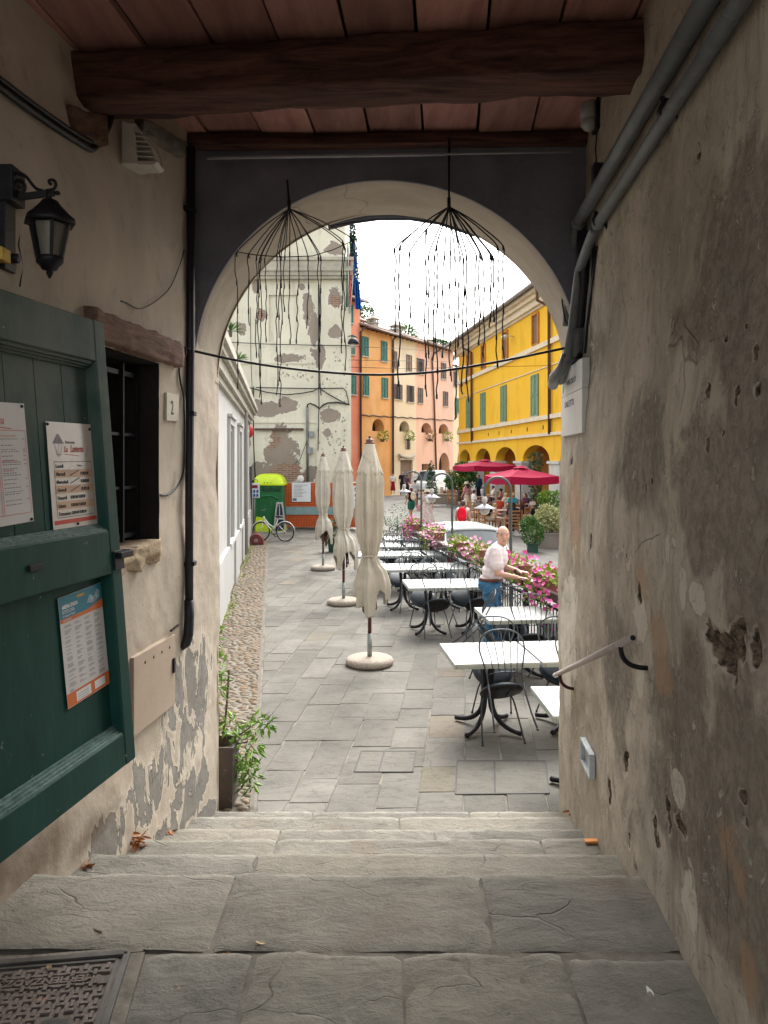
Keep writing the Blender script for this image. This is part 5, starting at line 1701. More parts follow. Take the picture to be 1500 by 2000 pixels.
# house number
P = [onL(322, 765, .012), onL(347, 772, .012), onL(348, 822, .012), onL(324, 821, .012)]
ux = ((P[1] - P[0]) + (P[2] - P[3])) / 2; M = frame(P[3], ux, V((0, 0, 1))); w = ux.length * .97; h = .165
hn = thing('house_number', 'white tile house number 2 beside the barred window', 'house number', P[3])
mb = MB(); vs = [M @ V((a, c2, d)) for a in (0, w) for c2 in (0, h) for d in (-.014, .006)]
mb.add(vs, [(0, 1, 3, 2), (4, 6, 7, 5), (0, 4, 5, 1), (2, 3, 7, 6), (0, 2, 6, 4), (1, 5, 7, 3)])
wb(mb, 'tile', mat('glazed_tile', (.52, .50, .44), .3, var=.08, vs=8, dirt=(.40, .37, .31)), hn, bevel=.002)
mb = MB(); put_text(mb, M, w * .30, h * .24, '2', h * .72, z=.0075, sx=.78, bold=.001); wb(mb, 'numeral', M_INK, hn)

# ---------------- pipes on the right wall
M_PVC = mat('grey_pvc', (0.115, 0.125, 0.13), .45, var=.22, vs=7, dirt=(.20, .18, .15))
def arcp(a, b2, c, n=8):
    a, b2, c = V(a), V(b2), V(c)
    return [a * (1 - t_) ** 2 + b2 * 2 * t_ * (1 - t_) + c * t_ ** 2 for t_ in [i / n for i in range(n + 1)]]
pipe = thing('pipe', 'thicker grey pipe slanting down the upper right wall to the arch', 'pipe', onR(1130, 440, .05), 0, 'grey pipes on the right wall')
mb = MB()
a0 = onR(1420, -70, .06); a1 = onR(1129, 436, .06); tv = V((1.17, 4.86, 3.60))
mb.tube([a0, a0.lerp(a1, .5), a1], .040, 14)
wb(mb, 'shaft', M_PVC, pipe)
mb = MB(); mb.cyl(a1 + (a0 - a1).normalized() * .06, a1 - (a0 - a1).normalized() * .02, .047, seg=14)
mb.tube(arcp(a1, a1 + V((-.0, .13, -.1)), V((a1.x - .012, a1.y + .17, a1.z - .32))), .040, 12)
mb.tube([V((a1.x - .012, a1.y + .17, a1.z - .30)), V((a1.x - .02, a1.y + .2, a1.z - .62))], .032, 12)
wb(mb, 'elbow', M_PVC, pipe)
pipe2 = thing('pipe', 'thinner grey pipe running below the thicker one, bending down beside the arch', 'pipe', onR(1165, 445, .05), 0, 'grey pipes on the right wall')
b0 = onR(1500, -80, .05); b1 = onR(1166, 440, .05)
mb = MB(); mb.tube([b0, b0.lerp(b1, .5), b1], .031, 12); wb(mb, 'shaft', M_PVC, pipe2)
for q in (onR(1305, 215, .05), onR(1170, 430, .05)):
    mb = MB(); d = (b0 - b1).normalized()
    mb.cyl(q - d * .02, q + d * .02, .040, seg=12); mb.bar(q, q + V((.06, 0, -.05)), .02, .02); mb.ell(q + V((-.02, 0, .042)), .012, 8, 6)
    wb(mb, 'clamp', M_IRON, pipe2)
mb = MB()
e1 = at(1131, 530, 4.82); e2 = at(1118, 640, 4.88); e3 = at(1108, 705, 4.92)
mb.tube(arcp(b1, b1 + (b1 - b0).normalized() * .12, e1)[1:] + [e2, e3], .031, 12)
wb(mb, 'elbow', M_PVC, pipe2)
mb = MB()
o1 = at(1098, 720, 4.95)
mb.tube([e3 + V((0, 0, .04)), o1, at(1082, 738, 5.12), at(1080, 752, 5.28)], .036, 12)
mb.tube([at(1128, 640, 4.86), at(1124, 690, 4.92), at(1112, 706, 5.05), at(1092, 742, 5.3)], .040, 12)
wb(mb, 'outlet', M_PVC, pipe2)
mb = MB()
mb.tube([at(1140, 450, 4.75), at(1138, 560, 4.84), at(1130, 650, 4.9), at(1127, 700, 4.93)], .042, 10)
wb(mb, 'sleeve', M_BLACK, pipe2)
mb = MB()
mb.tube([onR(1160, 470, .02), onR(1155, 560, .02), onR(1148, 620, .02), onR(1142, 690, .03)], .010, 7)
mb.tube([onR(1166, 480, .015), onR(1152, 590, .02), onR(1143, 640, .02), onR(1136, 690, .03)], .007, 7)
mb.tube([at(1096, 558, 5.1), at(1098, 590, 5.06), at(1104, 628, 5.0), at(1120, 650, 4.95)], .006, 6)
tag(mb.build('wall_cables', M_CABLE), 'bundle of black cables coming down beside the street sign', 'cable')
# ceiling bulkhead lamp and little boxes
lp_ = thing('bulkhead_lamp', 'small glass bulkhead lamp under the ceiling at the right of the arch', 'lamp', at(1150, 250, 4.55))
mb = MB(); c = at(1150, 240, 4.55)
mb.cyl(c + V((0, 0, .14)), c + V((0, 0, .02)), .05, .05, 14); mb.ell(c + V((0, 0, .0)), (.048, .048, .05), 14, 8)
g = NB('frosted_glass'); g.out((.34, .33, .33), .3, spec=.5); wb(mb, 'glass', g.m, lp_)
mb = MB(); mb.box(c + V((.055, 0, .05)), (.05, .1, .2)); mb.box(c + V((.0, 0, .13)), (.12, .12, .03)); wb(mb, 'base', M_BLACK, lp_)
mb = MB(); mb.box(onR(1166, 340, .03), (.05, .07, .11)); mb.tube([c + V((.05, 0, -.05)), onR(1163, 290, .02), onR(1165, 320, .02)], .005, 6)
tag(mb.build('sensor_box', M_BLACK, bevel=.004), 'small black sensor box high beside the slanting pipe', 'sensor box')
# street sign
P = [onR(1098, 733, .015), onR(1139, 702, .015), onR(1139, 847, .015), onR(1098, 853, .015)]
z0, z1 = P[3].z, P[0].z
pA, pB = P[3].copy(), P[2].copy(); z0 = pA.z; z1 = z0 + (853 - 728) * pA.y / F_PX
pB.z = pA.z
M = frame(pA, pB - pA, V((0, 0, 1))); w = (pB - pA).length; h = z1 - z0
sg = thing('street_sign', 'white two-part street sign with engraved capitals on the right wall', 'sign', pA)
mb = MB()
for (a, c2) in ((0, h * .595), (h * .60, h)):
    vs = [M @ V((x, y, z)) for x in (0, w) for y in (a, c2) for z in (-.04, .007)]
    mb.add(vs, [(0, 1, 3, 2), (4, 6, 7, 5), (0, 4, 5, 1), (2, 3, 7, 6), (0, 2, 6, 4), (1, 5, 7, 3)])
wb(mb, 'plate', mat('white_enamel', (.62, .62, .60), .35, var=.06, vs=5, dirt=(.45, .44, .40)), sg, bevel=.003)
mb = MB(); put_text(mb, M, w * .32, h * .735, 'VICOLO', h * .115, z=.0085, sx=1.75, bold=.0006); put_text(mb, M, w * .20, h * .42, 'SALETTI', h * .125, z=.0085, sx=1.75, bold=.0006); wb(mb, 'lettering', mat('sign_ink', (.07, .075, .08), .6), sg)
mb = MB()
mb.add([M @ V((w * .13 + .028 * cos(k * pi / 6), h * .75 + .05 * sin(k * pi / 6), .0085)) for k in range(12)], [tuple(range(12))])
wb(mb, 'emblem', mat('faded_green_print', (.10, .24, .17), .5), sg)
# handrail
hr = thing('handrail', 'short pale metal handrail on curved brackets along the right wall', 'handrail', onR(1248, 1285, .02))
ra, rb = onR(1236, 1246, .10), onR(1084, 1319, .10)
mb = MB(); mb.cyl(ra, rb, .0155, seg=14); wb(mb, 'rail', mat('worn_grey_pink_paint', (.40, .33, .30), .4, var=.12, vs=9, dirt=(.25, .2, .18)), hr)
mb = MB(); d = (rb - ra).normalized(); mb.cyl(ra - d * .001, ra + d * .004, .0105, seg=12); wb(mb, 'bore', M_DARK, hr)
M_BRK = mat('dark_red_iron', (.07, .018, .016), .5, .4, var=.3)
for t_, dark in ((.10, 1), (.90, 0)):
    q = ra.lerp(rb, t_); wl_ = V((XR(q.y, q.z), q.y, q.z - .10))
    mb = MB(); mb.tube(arcp(q + V((0, 0, -.012)), q + V((.0, 0, -.10)), wl_ + V((.01, 0, 0)), 10), .0105, 9); wb(mb, 'bracket', M_IRON if dark else M_BRK, hr)
# little recessed step light
c = onR(1151, 1480, 0); P0 = onR(1142, 1480, .0); P1 = onR(1160, 1480, .0)
rl = thing('step_light', 'small recessed step light with pale square frame low on the right wall', 'step light', c)
hy = abs(P1.y - P0.y) / 2; hz = .062
mb = MB()
def rP(y, z, o): return V((XR(c.y + y, c.z + z) - o, c.y + y, c.z + z))
for (a, b2) in (((-hy, hz), (hy, hz)), ((-hy, -hz), (hy, -hz))): mb.bar(rP(a[0], a[1], .012), rP(b2[0], b2[1], .012), .03, .014)
for y in (-hy, hy): mb.bar(rP(y, -hz + .007, .012), rP(y, hz - .007, .012), .014, .03, up=V((1, 0, 0)))
wb(mb, 'frame', mat('pale_aluminium', (.5, .55, .56), .4, .3), rl)
mb = MB(); mb.add([rP(-hy, -hz, .004), rP(hy, -hz, .004), rP(hy, hz, .004), rP(-hy, hz, .004)], [(0, 1, 2, 3)]); wb(mb, 'lens', mat('frosted_lens', (.28, .31, .32), .3), rl)

# ---------------- festoons and cables across the arch
def festoon(label, ax, ay, Y, ring, seed, hang, tp, thick):
    f = thing('string_light', label, 'string light', at(ax, ay, Y), 0, 'bare string lights under the arch')
    r = random.Random(seed)
    mb = MB()
    mb.tube([at(ax + tp[0], tp[1], Y), at(ax, ay - 8, Y), at(ax, ay, Y)], .007, 6)
    mb.tube([at(ax + r.uniform(-.5, .5), ay - 18, Y), at(ax, ay + 4, Y)], .012, 7)
    wb(mb, 'hanger', M_CABLE, f)
    mb = MB()
    for (rx, ry, ey) in ring:
        d = Y + .34 * sin(r.uniform(0, 2 * pi)) * .5
        pts = [at(ax, ay, Y)]
        for k in (1, 2, 3):
            t_ = k / 3; x = ax + (rx - ax) * t_; y = ay + (ry - ay) * t_ - 6 * sin(pi * t_)
            pts.append(at(x + r.uniform(-1.5, 1.5), y, Y + (d - Y) * t_))
        y = ry; x = rx
        while y < ey:
            y += r.uniform(14, 26); x += r.uniform(-2.4, 2.4) + (rx - x) * .3
            pts.append(at(x, min(y, ey), d))
        mb.tube(spline(pts, 3), thick, 5)
        for p in pts[3::3]: mb.cyl(p, p + V((0, 0, -.03)), thick * 1.5, seg=5)
    if hang:
        mb.tube([at(x, y, Y + dd) for x, y, dd in hang], .003, 5)
    wb(mb, 'strands', M_CABLE, f)
festoon('drooping bare string light strands at the left of the arch', 565, 408, 4.86,
        [(462, 492, 760), (485, 495, 636), (500, 500, 700), (506, 505, 776), (510, 500, 783), (518, 505, 660), (540, 498, 772), (545, 492, 660), (549, 500, 786), (556, 498, 600), (566, 492, 663), (582, 500, 662), (600, 500, 642), (622, 498, 700), (627, 500, 772), (668, 470, 690), (673, 480, 715), (690, 468, 560)], 3,
        [(464, 492, -.1), (500, 498, -.2), (550, 502, -.2), (610, 500, -.1), (650, 488, 0), (690, 470, 0)], (-4, 352), .0034)
festoon('drooping bare string light strands at the right of the arch', 877, 404, 4.84,
        [(772, 485, 640), (781, 480, 745), (800, 492, 650), (832, 450, 775), (838, 500, 700), (848, 500, 705), (853, 480, 770), (868, 500, 690), (880, 490, 745), (897, 500, 680), (905, 505, 770), (930, 500, 640), (936, 495, 665), (942, 500, 700), (958, 498, 640), (963, 500, 620), (972, 480, 720), (984, 480, 705), (912, 500, 785), (890, 500, 820)], 9, None, (0, 268), .0046)
mb = MB()
pts = [at(x, y, 4.93) for x, y in ((372, 684), (420, 695), (480, 707), (560, 719), (650, 728), (740, 732), (830, 728), (900, 719), (980, 705), (1050, 691), (1104, 680))]
mb.tube(spline(pts), .0085, 7)
tag(mb.build('sagging_cable', M_CABLE), 'single black cable sagging across the arch opening from side to side', 'cable')
mb = MB(); mb.tube([at(405, 309, 4.80), at(560, 306, 4.80), at(870, 301, 4.80)], .011, 8); mb.tube([at(870, 301, 4.80), at(1120, 297, 4.80)], .006, 6)
tag(mb.build('cross_conduit', mat('old_white_conduit', (.30, .30, .33), .5, var=.2)), 'thin pale conduit running across the wall above the arch', 'conduit')
mb = MB()
pts = [at(x, y, 5.62) for x, y in ((640, 432), (690, 420), (740, 413), (800, 413), (860, 422), (930, 446))]
mb.tube(pts, [.03, .045, .05, .05, .045, .03], 8); mb.tube([p + V((0, .05, -.03)) for p in pts], .02, 6)
tag(mb.build('cable_bundle', mat('dark_blue_black_cable', (.02, .022, .035), .5)), 'dark bundle of cables crossing just outside the crown of the arch', 'cable')

# ---------------- manhole cover, bottom left
mc = V((-.91, 2.66 + .02, .868)); e1 = V((.13, -.9915, 0)); e2 = V((-.9915, -.13, 0))
mh = thing('manhole_cover', 'rusty cast-iron manhole cover with basket-weave studs in the landing', 'manhole cover', mc + e1 * .35 + e2 * .35 - V((0, 0, .01)))
MW = .74
def cP(a, c2, z): return mc + e2 * a + e1 * c2 + V((0, 0, z))
M_CAST = mat('rusty_cast_iron', (.085, .068, .058), .55, .35, var=.45, vs=5, bump=.25, bs=90, dirt=(.17, .10, .075))
mb = MB()
mb.add([cP(0, 0, 0), cP(MW, 0, 0), cP(MW, MW, 0), cP(0, MW, 0)], [(0, 1, 2, 3)])
wb(mb, 'plate', M_CAST, mh)
mb = MB()
for (a, b2) in (((-.012, -.012), (MW, -.012)), ((-.012, -.012), (-.012, MW))):
    mb.bar(cP(*a, .0), cP(*b2, .0), .022, .022)
mb.bar(cP(.016, .016, .0), cP(MW, .016, .0), .010, .012); mb.bar(cP(.016, .016, .0), cP(.016, MW, .0), .010, .012)
wb(mb, 'rim', mat('polished_iron_rim', (.12, .115, .11), .35, .7, var=.3), mh)
mb = MB(); p_ = .036
i = 0
y = .045
while y < MW:
    x = .04; j = 0
    while x < MW - .02:
        lx, ly = x, y
        inband = .075 < y < .125
        inbox = .10 < x < .19 and .28 < y < .37
        if not inband and not inbox:
            if (i + j) % 2: mb.bar(cP(lx - .014, ly, .003), cP(lx + .014, ly, .003), .012, .008)
            else: mb.bar(cP(lx, ly - .014, .003), cP(lx, ly + .014, .003), .012, .008)
        x += p_; j += 1
    y += p_ * .82; i += 1
st_ = wb(mb, 'studs', M_CAST, mh); st_['kind'] = 'stuff'
mb = MB()
Mt = frame(cP(.06, .082, .001), -e2 * -1, -e1 * -1)
mb.bar(cP(.05, .072, .001), cP(MW, .072, .001), .006, .008); mb.bar(cP(.05, .128, .001), cP(MW, .128, .001), .006, .008)
vs, fs = tmesh('MERFIENZADZSOSS', .055, sx=.8, bold=.002, ext=.003)
mb.add([cP(.07 + a, .085 + b2 * .8, c2 + .002) for a, b2, c2 in vs], fs)
wb(mb, 'lettering', M_CAST, mh)
mb = MB(); mb.add([cP(.105, .285, .002), cP(.185, .285, .002), cP(.185, .365, .002), cP(.105, .365, .002)], [(0, 1, 2, 3)]); mb.bar(cP(.10, .37, .003), cP(.19, .37, .003), .008, .008)
mb.ell(cP(.145, .325, .003), (.02, .02, .004), 10, 6)
wb(mb, 'key_plate', mat('dark_cast_iron', (.04, .038, .036), .5, .4), mh)
# mortar round the cover
mb = MB(); mb.bar(cP(-.045, -.02, -.012), cP(-.045, MW, -.012), .05, .024); mb.bar(cP(-.06, -.04, -.012), cP(MW, -.04, -.012), .03, .024)
tag(mb.build('mortar_bed', M_MORTAR), kind='structure')

# ---------------- fallen leaves
M_DRY = mat('dry_brown_leaf', (.34, .13, .045), .7, var=.5, vs=25)
M_STRAW = mat('dry_pale_leaf', (.52, .38, .22), .7, var=.3, vs=25)
def dryleaf(mb, p, L, r):
    R = Matrix.Rotation(r.uniform(0, 6.28), 3, 'Z') @ Matrix.Rotation(r.gauss(0, .5), 3, 'X') @ Matrix.Rotation(r.gauss(0, .3), 3, 'Y')
    pr = [(-1, 0, .1), (-.5, .28, .14), (.1, .34, .16), (.6, .2, .2), (1, 0, .34), (.6, -.2, .2), (.1, -.34, .16), (-.5, -.28, .14), (0, 0, -.02)]
    vs = [V(p) + R @ (V(q) * L * .5) for q in pr]
    mb.add(vs, [(k, (k + 1) % 8, 8) for k in range(8)])
rnd = random.Random(41)
def sp_(x, y, z): return gr(x, y, z)
mb = MB()
for _ in range(26):
    q = sp_(262 + rnd.gauss(0, 10), 1652 + rnd.gauss(0, 4), .54); mb.m = 0; dryleaf(mb, q + V((0, 0, abs(rnd.gauss(0, .03)))), rnd.uniform(.04, .08), rnd)
for (x, y, z, n, s_) in ((320, 1628, .378, 9, 10), (165, 1690, .716, 6, 10), (1105, 1590, .27, 4, 8)):
    for _ in range(n): dryleaf(mb, sp_(x + rnd.gauss(0, s_), y + rnd.gauss(0, 3), z) + V((0, 0, .002)), rnd.uniform(.03, .055), rnd)
lf = mb.build('fallen_leaves', M_DRY, recalc=False); tag(lf, 'little drifts of dry brown leaves caught along the edges of the steps', 'leaves', kind='stuff')
for (x, y, z, L, lab, mm) in ((190, 1817, .868, .07, 'curled orange leaf lying at the far edge of the manhole cover', M_DRY), (96, 1888, .874, .05, 'pale curled leaf lying on the manhole cover', M_STRAW), (345, 1928, .868, .045, 'narrow pale leaf on the small landing slab beside the cover', M_STRAW), (508, 1841, .868, .04, 'tiny pale leaf in the middle of the top step', M_STRAW), (443, 1863, .868, .03, 'tiny reddish leaf in the landing joint', M_DRY), (1270, 1938, .868, .05, 'crumpled white scrap on the landing by the right wall', M_PAPER), (1352, 1892, .868, .04, 'brown leaf against the foot of the right wall', M_DRY)):
    mb = MB(); dryleaf(mb, (0, 0, 0), L, rnd)
    o = mb.build('dry_leaf' if 'scrap' not in lab else 'paper_scrap', mm, recalc=False); o.location = gr(x, y, z) - V((0, 0, .002)); tag(o, lab, 'leaf' if 'scrap' not in lab else 'scrap')
mb = MB(); q = gr(1157, 1648, .548)
mb.prism([(-.034, 0), (.034, 0), (.042, .014), (-.038, .011)], lambda a, c2: q + V((a, 0, c2)), (0, .035, 0))
tag(mb.build('tile_shard', mat('orange_clay', (.62, .24, .05), .7, var=.2), bevel=.003), 'small orange clay shard on the second step by the right wall', 'shard')
# ================================================================== THE TERRACE
M_CANV = mat('ecru_canvas', (0.45, 0.415, 0.35), .9, var=.14, vs=2.2, bump=.25, bs=90, spec=.1, dirt=(.33, .295, .245))
M_POLE = mat('dark_red_wood_pole', (.085, .022, .016), .45, var=.3, vs=8)
M_SLEEVE = mat('brushed_sleeve', (.25, .28, .27), .4, .6, var=.15)
M_GRAN = mat('pebble_dash_base', (.33, .285, .24), .95, var=.45, vs=55, bump=1.0, bs=75, spec=.15, dirt=(.19, .16, .135))

def parasol(label, pos, sc, seed):
    u = thing('parasol', label, 'parasol', pos, 0, 'closed ecru parasols on the terrace')
    r = random.Random(seed)
    ph = r.uniform(0, 6.28); q = seed * 3.1
    Z = lambda z: z * sc
    NS = 176
    sdx, sdy = r.uniform(-.03, .05), r.uniform(-.05, .02)
    def prof(z, tab):
        for (z0, r0), (z1, r1) in zip(tab, tab[1:]):
            if z1 <= z <= z0:
                f = (z0 - z) / (z0 - z1); f = f * f * (3 - 2 * f)
                return r0 + (r1 - r0) * f
        return tab[-1][1]
    TAB = [(2.62, .10), (2.45, .165), (2.30, .19), (1.95, .205), (1.65, .182), (1.48, .14), (1.385, .108), (1.32, .135), (1.20, .205), (1.0, .24), (.6, .235)]
    mb = MB(); mb.smooth = True
    n = 84; vs = []
    lobes = [(r.uniform(0, 6.28), r.uniform(.4, .9), r.uniform(.12, .36)) for _ in range(7)]
    for k in range(NS + 1):
        pass
    for j in range(n + 1):
        for k in range(NS):
            t_ = 2 * pi * k / NS
            zb = .98
            for (a, w_, d) in lobes:
                da = abs((t_ - a + pi) % (2 * pi) - pi)
                zb -= d * max(0, 1 - da / w_) ** .8
            zb = max(.64, zb)
            f = j / n; z = 2.62 + (zb - 2.62) * f
            R = prof(z, TAB)
            pl = smooth(2.6, 2.2, z)
            tie = 1 - .45 * max(0, 1 - abs(z - 1.385) / .12)
            fold = abs(sin(4 * t_ + ph + .5 * mnoise.noise(V((cos(t_), sin(t_), q + z * .8))))) ** .7
            fine = mnoise.noise(V((cos(t_) * 3.4, sin(t_) * 3.4, q + z * .55)))
            fine2 = mnoise.noise(V((cos(t_) * 7, sin(t_) * 7, q + z * 1.4)))
            below = smooth(1.38, 1.1, z)
            rr = R * (1 - pl * (.34 - .1 * below) * fold * tie + .17 * pl * fine + .06 * fine2)
            rr *= 1 + below * (.22 * mnoise.noise(V((cos(t_) * 1.3, sin(t_) * 1.3, q + 4))))
            rr *= 1 + .10 * mnoise.noise(V((cos(t_) * .8, sin(t_) * .8, q + z * 1.2)))
            rid = 1 - abs(mnoise.noise(V((cos(t_) * 4.6, sin(t_) * 4.6, q + z * .45)))) * 2.4
            rr *= 1 + (.10 + .05 * below) * pl * max(-.6, rid) * (0.5 + .5 * mnoise.noise(V((cos(t_) * 2, sin(t_) * 2, z * .7 + q))))
            gat = max(0, 1 - abs(z - 1.385) / .30)
            rr *= 1 - .16 * gat * abs(sin(11 * t_ + q)) * (1 if gat > 0 else 0)
            vs.append(((rr * cos(t_) + sdx * below) * sc, (rr * sin(t_) + sdy * below) * sc, Z(z)))
    fs = [(j * NS + k, j * NS + (k + 1) % NS, (j + 1) * NS + (k + 1) % NS, (j + 1) * NS + k) for j in range(n) for k in range(NS)]
    mb.add(vs, fs)
    o = mb.build('canopy', M_CANV, u); s_ = o.modifiers.new('th', 'SOLIDIFY'); s_.thickness = .006; s_.offset = -1
    mb = MB(); mb.smooth = True; vs = []; n = 18
    for j in range(n + 1):
        for k in range(NS):
            t_ = 2 * pi * k / NS; f = j / n
            fold = abs(sin(4 * t_ + ph + .2))
            zb = 2.47 - .05 * (1 - fold) + .02 * mnoise.noise(V((cos(t_) * 3, sin(t_) * 3, q)))
            z = 2.815 + (zb - 2.815) * f
            R = .062 + .125 * f ** 1.15
            rr = R * (1 - .22 * f * fold + .08 * f * mnoise.noise(V((cos(t_) * 3, sin(t_) * 3, q + 9))))
            vs.append((rr * cos(t_) * sc, rr * sin(t_) * sc, Z(z)))
    mb.add(vs, [(j * NS + k, j * NS + (k + 1) % NS, (j + 1) * NS + (k + 1) % NS, (j + 1) * NS + k) for j in range(n) for k in range(NS)])
    o = mb.build('top_vent', M_CANV, u); s_ = o.modifiers.new('th', 'SOLIDIFY'); s_.thickness = .006; s_.offset = -1
    mb = MB(); mb.tube([((.098 + .006 * sin(5 * a)) * cos(a) * sc, (.098 + .006 * sin(5 * a)) * sin(a) * sc, Z(1.385 + .01 * sin(3 * a))) for a in [2 * pi * i / 30 for i in range(30)]], .009, 6, closed=True)
    mb.build('tie', M_CANV, u)
    mb = MB(); mb.lathe([(.062 * sc, Z(2.81)), (.066 * sc, Z(2.825)), (.045 * sc, Z(2.835)), (.05 * sc, Z(2.87)), (.035 * sc, Z(2.878)), (.014, Z(2.885)), (.018, Z(2.905)), (.004, Z(2.925))], 12)
    mb.build('finial', M_POLE, u)
    mb = MB(); mb.cyl((0, 0, Z(.36)), (0, 0, Z(2.8)), .025 * sc, seg=12); mb.build('pole', M_POLE, u)
    mb = MB(); mb.cyl((0, 0, .08), (0, 0, Z(.40)), .031 * sc, seg=14); mb.build('sleeve', M_SLEEVE, u)
    mb = MB(); mb.cyl((0, 0, Z(.625)), (0, 0, Z(.64)), .04, seg=12); mb.build('collar', M_SLEEVE, u)
    for k in range(8):
        a = k * pi / 4 + .3 + ph; e = r.uniform(.7, .92)
        mb = MB(); mb.bar((.05 * cos(a), .05 * sin(a), Z(1.3)), (.085 * cos(a), .085 * sin(a), Z(e)), .018, .022)
        mb.ell((.086 * cos(a), .086 * sin(a), Z(e - .02)), (.016, .016, .03), 8, 6); mb.build('rib', M_POLE, u)
    mb = MB()
    mb.lathe([(.02, .0), (.27 * sc, .0), (.298 * sc, .02), (.306 * sc, .05), (.295 * sc, .08), (.262 * sc, .098), (.2 * sc, .105), (.03, .108)], 40)
    b0 = mb.build('base', M_GRAN, u)
    return u
parasol('nearest and largest closed ecru parasol, gathered above a round pebbled base', gr(722, 1298), 1.0, 1)
parasol('middle one of the three closed ecru parasols, red pole showing under its skirt', gr(671, 1180), .985, 2)
parasol('farthest and smallest closed ecru parasol, standing beside the dark green pot', gr(631, 1113), .96, 5)

# ---------------- bistro tables
M_TOP = mat('white_table_top', (.42, .435, .42), .55, var=.06, vs=3, spec=.4, dirt=(.34, .345, .33))
M_RIM = mat('pale_green_table_rim', (.33, .37, .335), .5, var=.08)
tab = thing('bistro_table', '', 'table', (0, 0, 0), 0, 'white bistro tables on the terrace')
TW, TD, TH = .80, .82, .74
mb = MB(); mb.box((0, 0, TH - .012), (TW, TD, .024)); mb.build('tabletop', M_TOP, tab, bevel=.004)
mb = MB()
for sx_ in (-1, 1): mb.box((sx_ * (TW / 2 - .014), 0, TH - .036), (.024, TD - .01, .024))
for sy in (-1, 1): mb.box((0, sy * (TD / 2 - .014), TH - .036), (TW - .06, .024, .024))
mb.build('apron', M_RIM, tab)
mb = MB()
for sx_ in (-1, 1):
    for sy in (-1, 1): mb.tube([(sx_ * .16, sy * .16, TH - .03), (sx_ * .05, sy * .05, TH - .08), (sx_ * .032, sy * .032, .5), (sx_ * .032, sy * .032, .34)], .024, 8)
mb.box((0, 0, TH - .052), (.34, .34, .012))
mb.build('pedestal', M_IRON, tab)
for k in range(4):
    a = k * pi / 2 + pi / 4
    mb = MB(); mb.tube(spline([(.045 * cos(a), .045 * sin(a), .36), (.05 * cos(a), .05 * sin(a), .26), (.085 * cos(a), .085 * sin(a), .16), (.16 * cos(a), .16 * sin(a), .085), (.26 * cos(a), .26 * sin(a), .045), (.37 * cos(a), .37 * sin(a), .03)], 3), .0235, 8)
    mb.build('foot', M_IRON, tab)
YAW = radians(5.7)
rowname = ['front row', 'second row', 'third row', 'fourth row', 'fifth row', 'sixth row', 'farthest row']
TABLES = [  # x, y, row, width scale, place
    (1.004, 7.46, 0, 1.0, 'left'), (1.824, 7.54, 0, 1.0, 'right'), (1.60, 9.39, 1, 1.05, 'only'), (.67, 11.66, 2, .87, 'left'), (1.37, 11.73, 2, .87, 'right'),
    (.33, 13.52, 3, .92, 'left'), (1.06, 13.6, 3, .9, 'right'), (-.22, 15.4, 4, .9, 'left'), (.48, 15.47, 4, .87, 'middle'), (1.05 - .06, 15.54, 4, .6, 'right'), (.10, 17.0, 5, .9, 'left'), (.62, 17.06, 5, .6, 'right'), (.36, 18.5, 6, .9, 'only')]
def trow(i): return rowname[i]
first = True
for (x, y, row, ws, pl) in TABLES:
    lab = 'white square table, %s one in the %s from the arch' % ({'only': 'the only', 'left': 'left', 'right': 'right', 'middle': 'middle'}[pl], trow(row))
    if first: tab.location = (x, y, 0); tab.rotation_euler = (0, 0, YAW); tab['label'] = lab; first = False
    else: dup(tab, (x, y, 0), YAW, lab, (ws, 1, 1))
dup(tab, (1.62, 5.98, 0), radians(2), 'white square table half hidden behind the right arch jamb at the foot of the steps', (1, .9, 1))

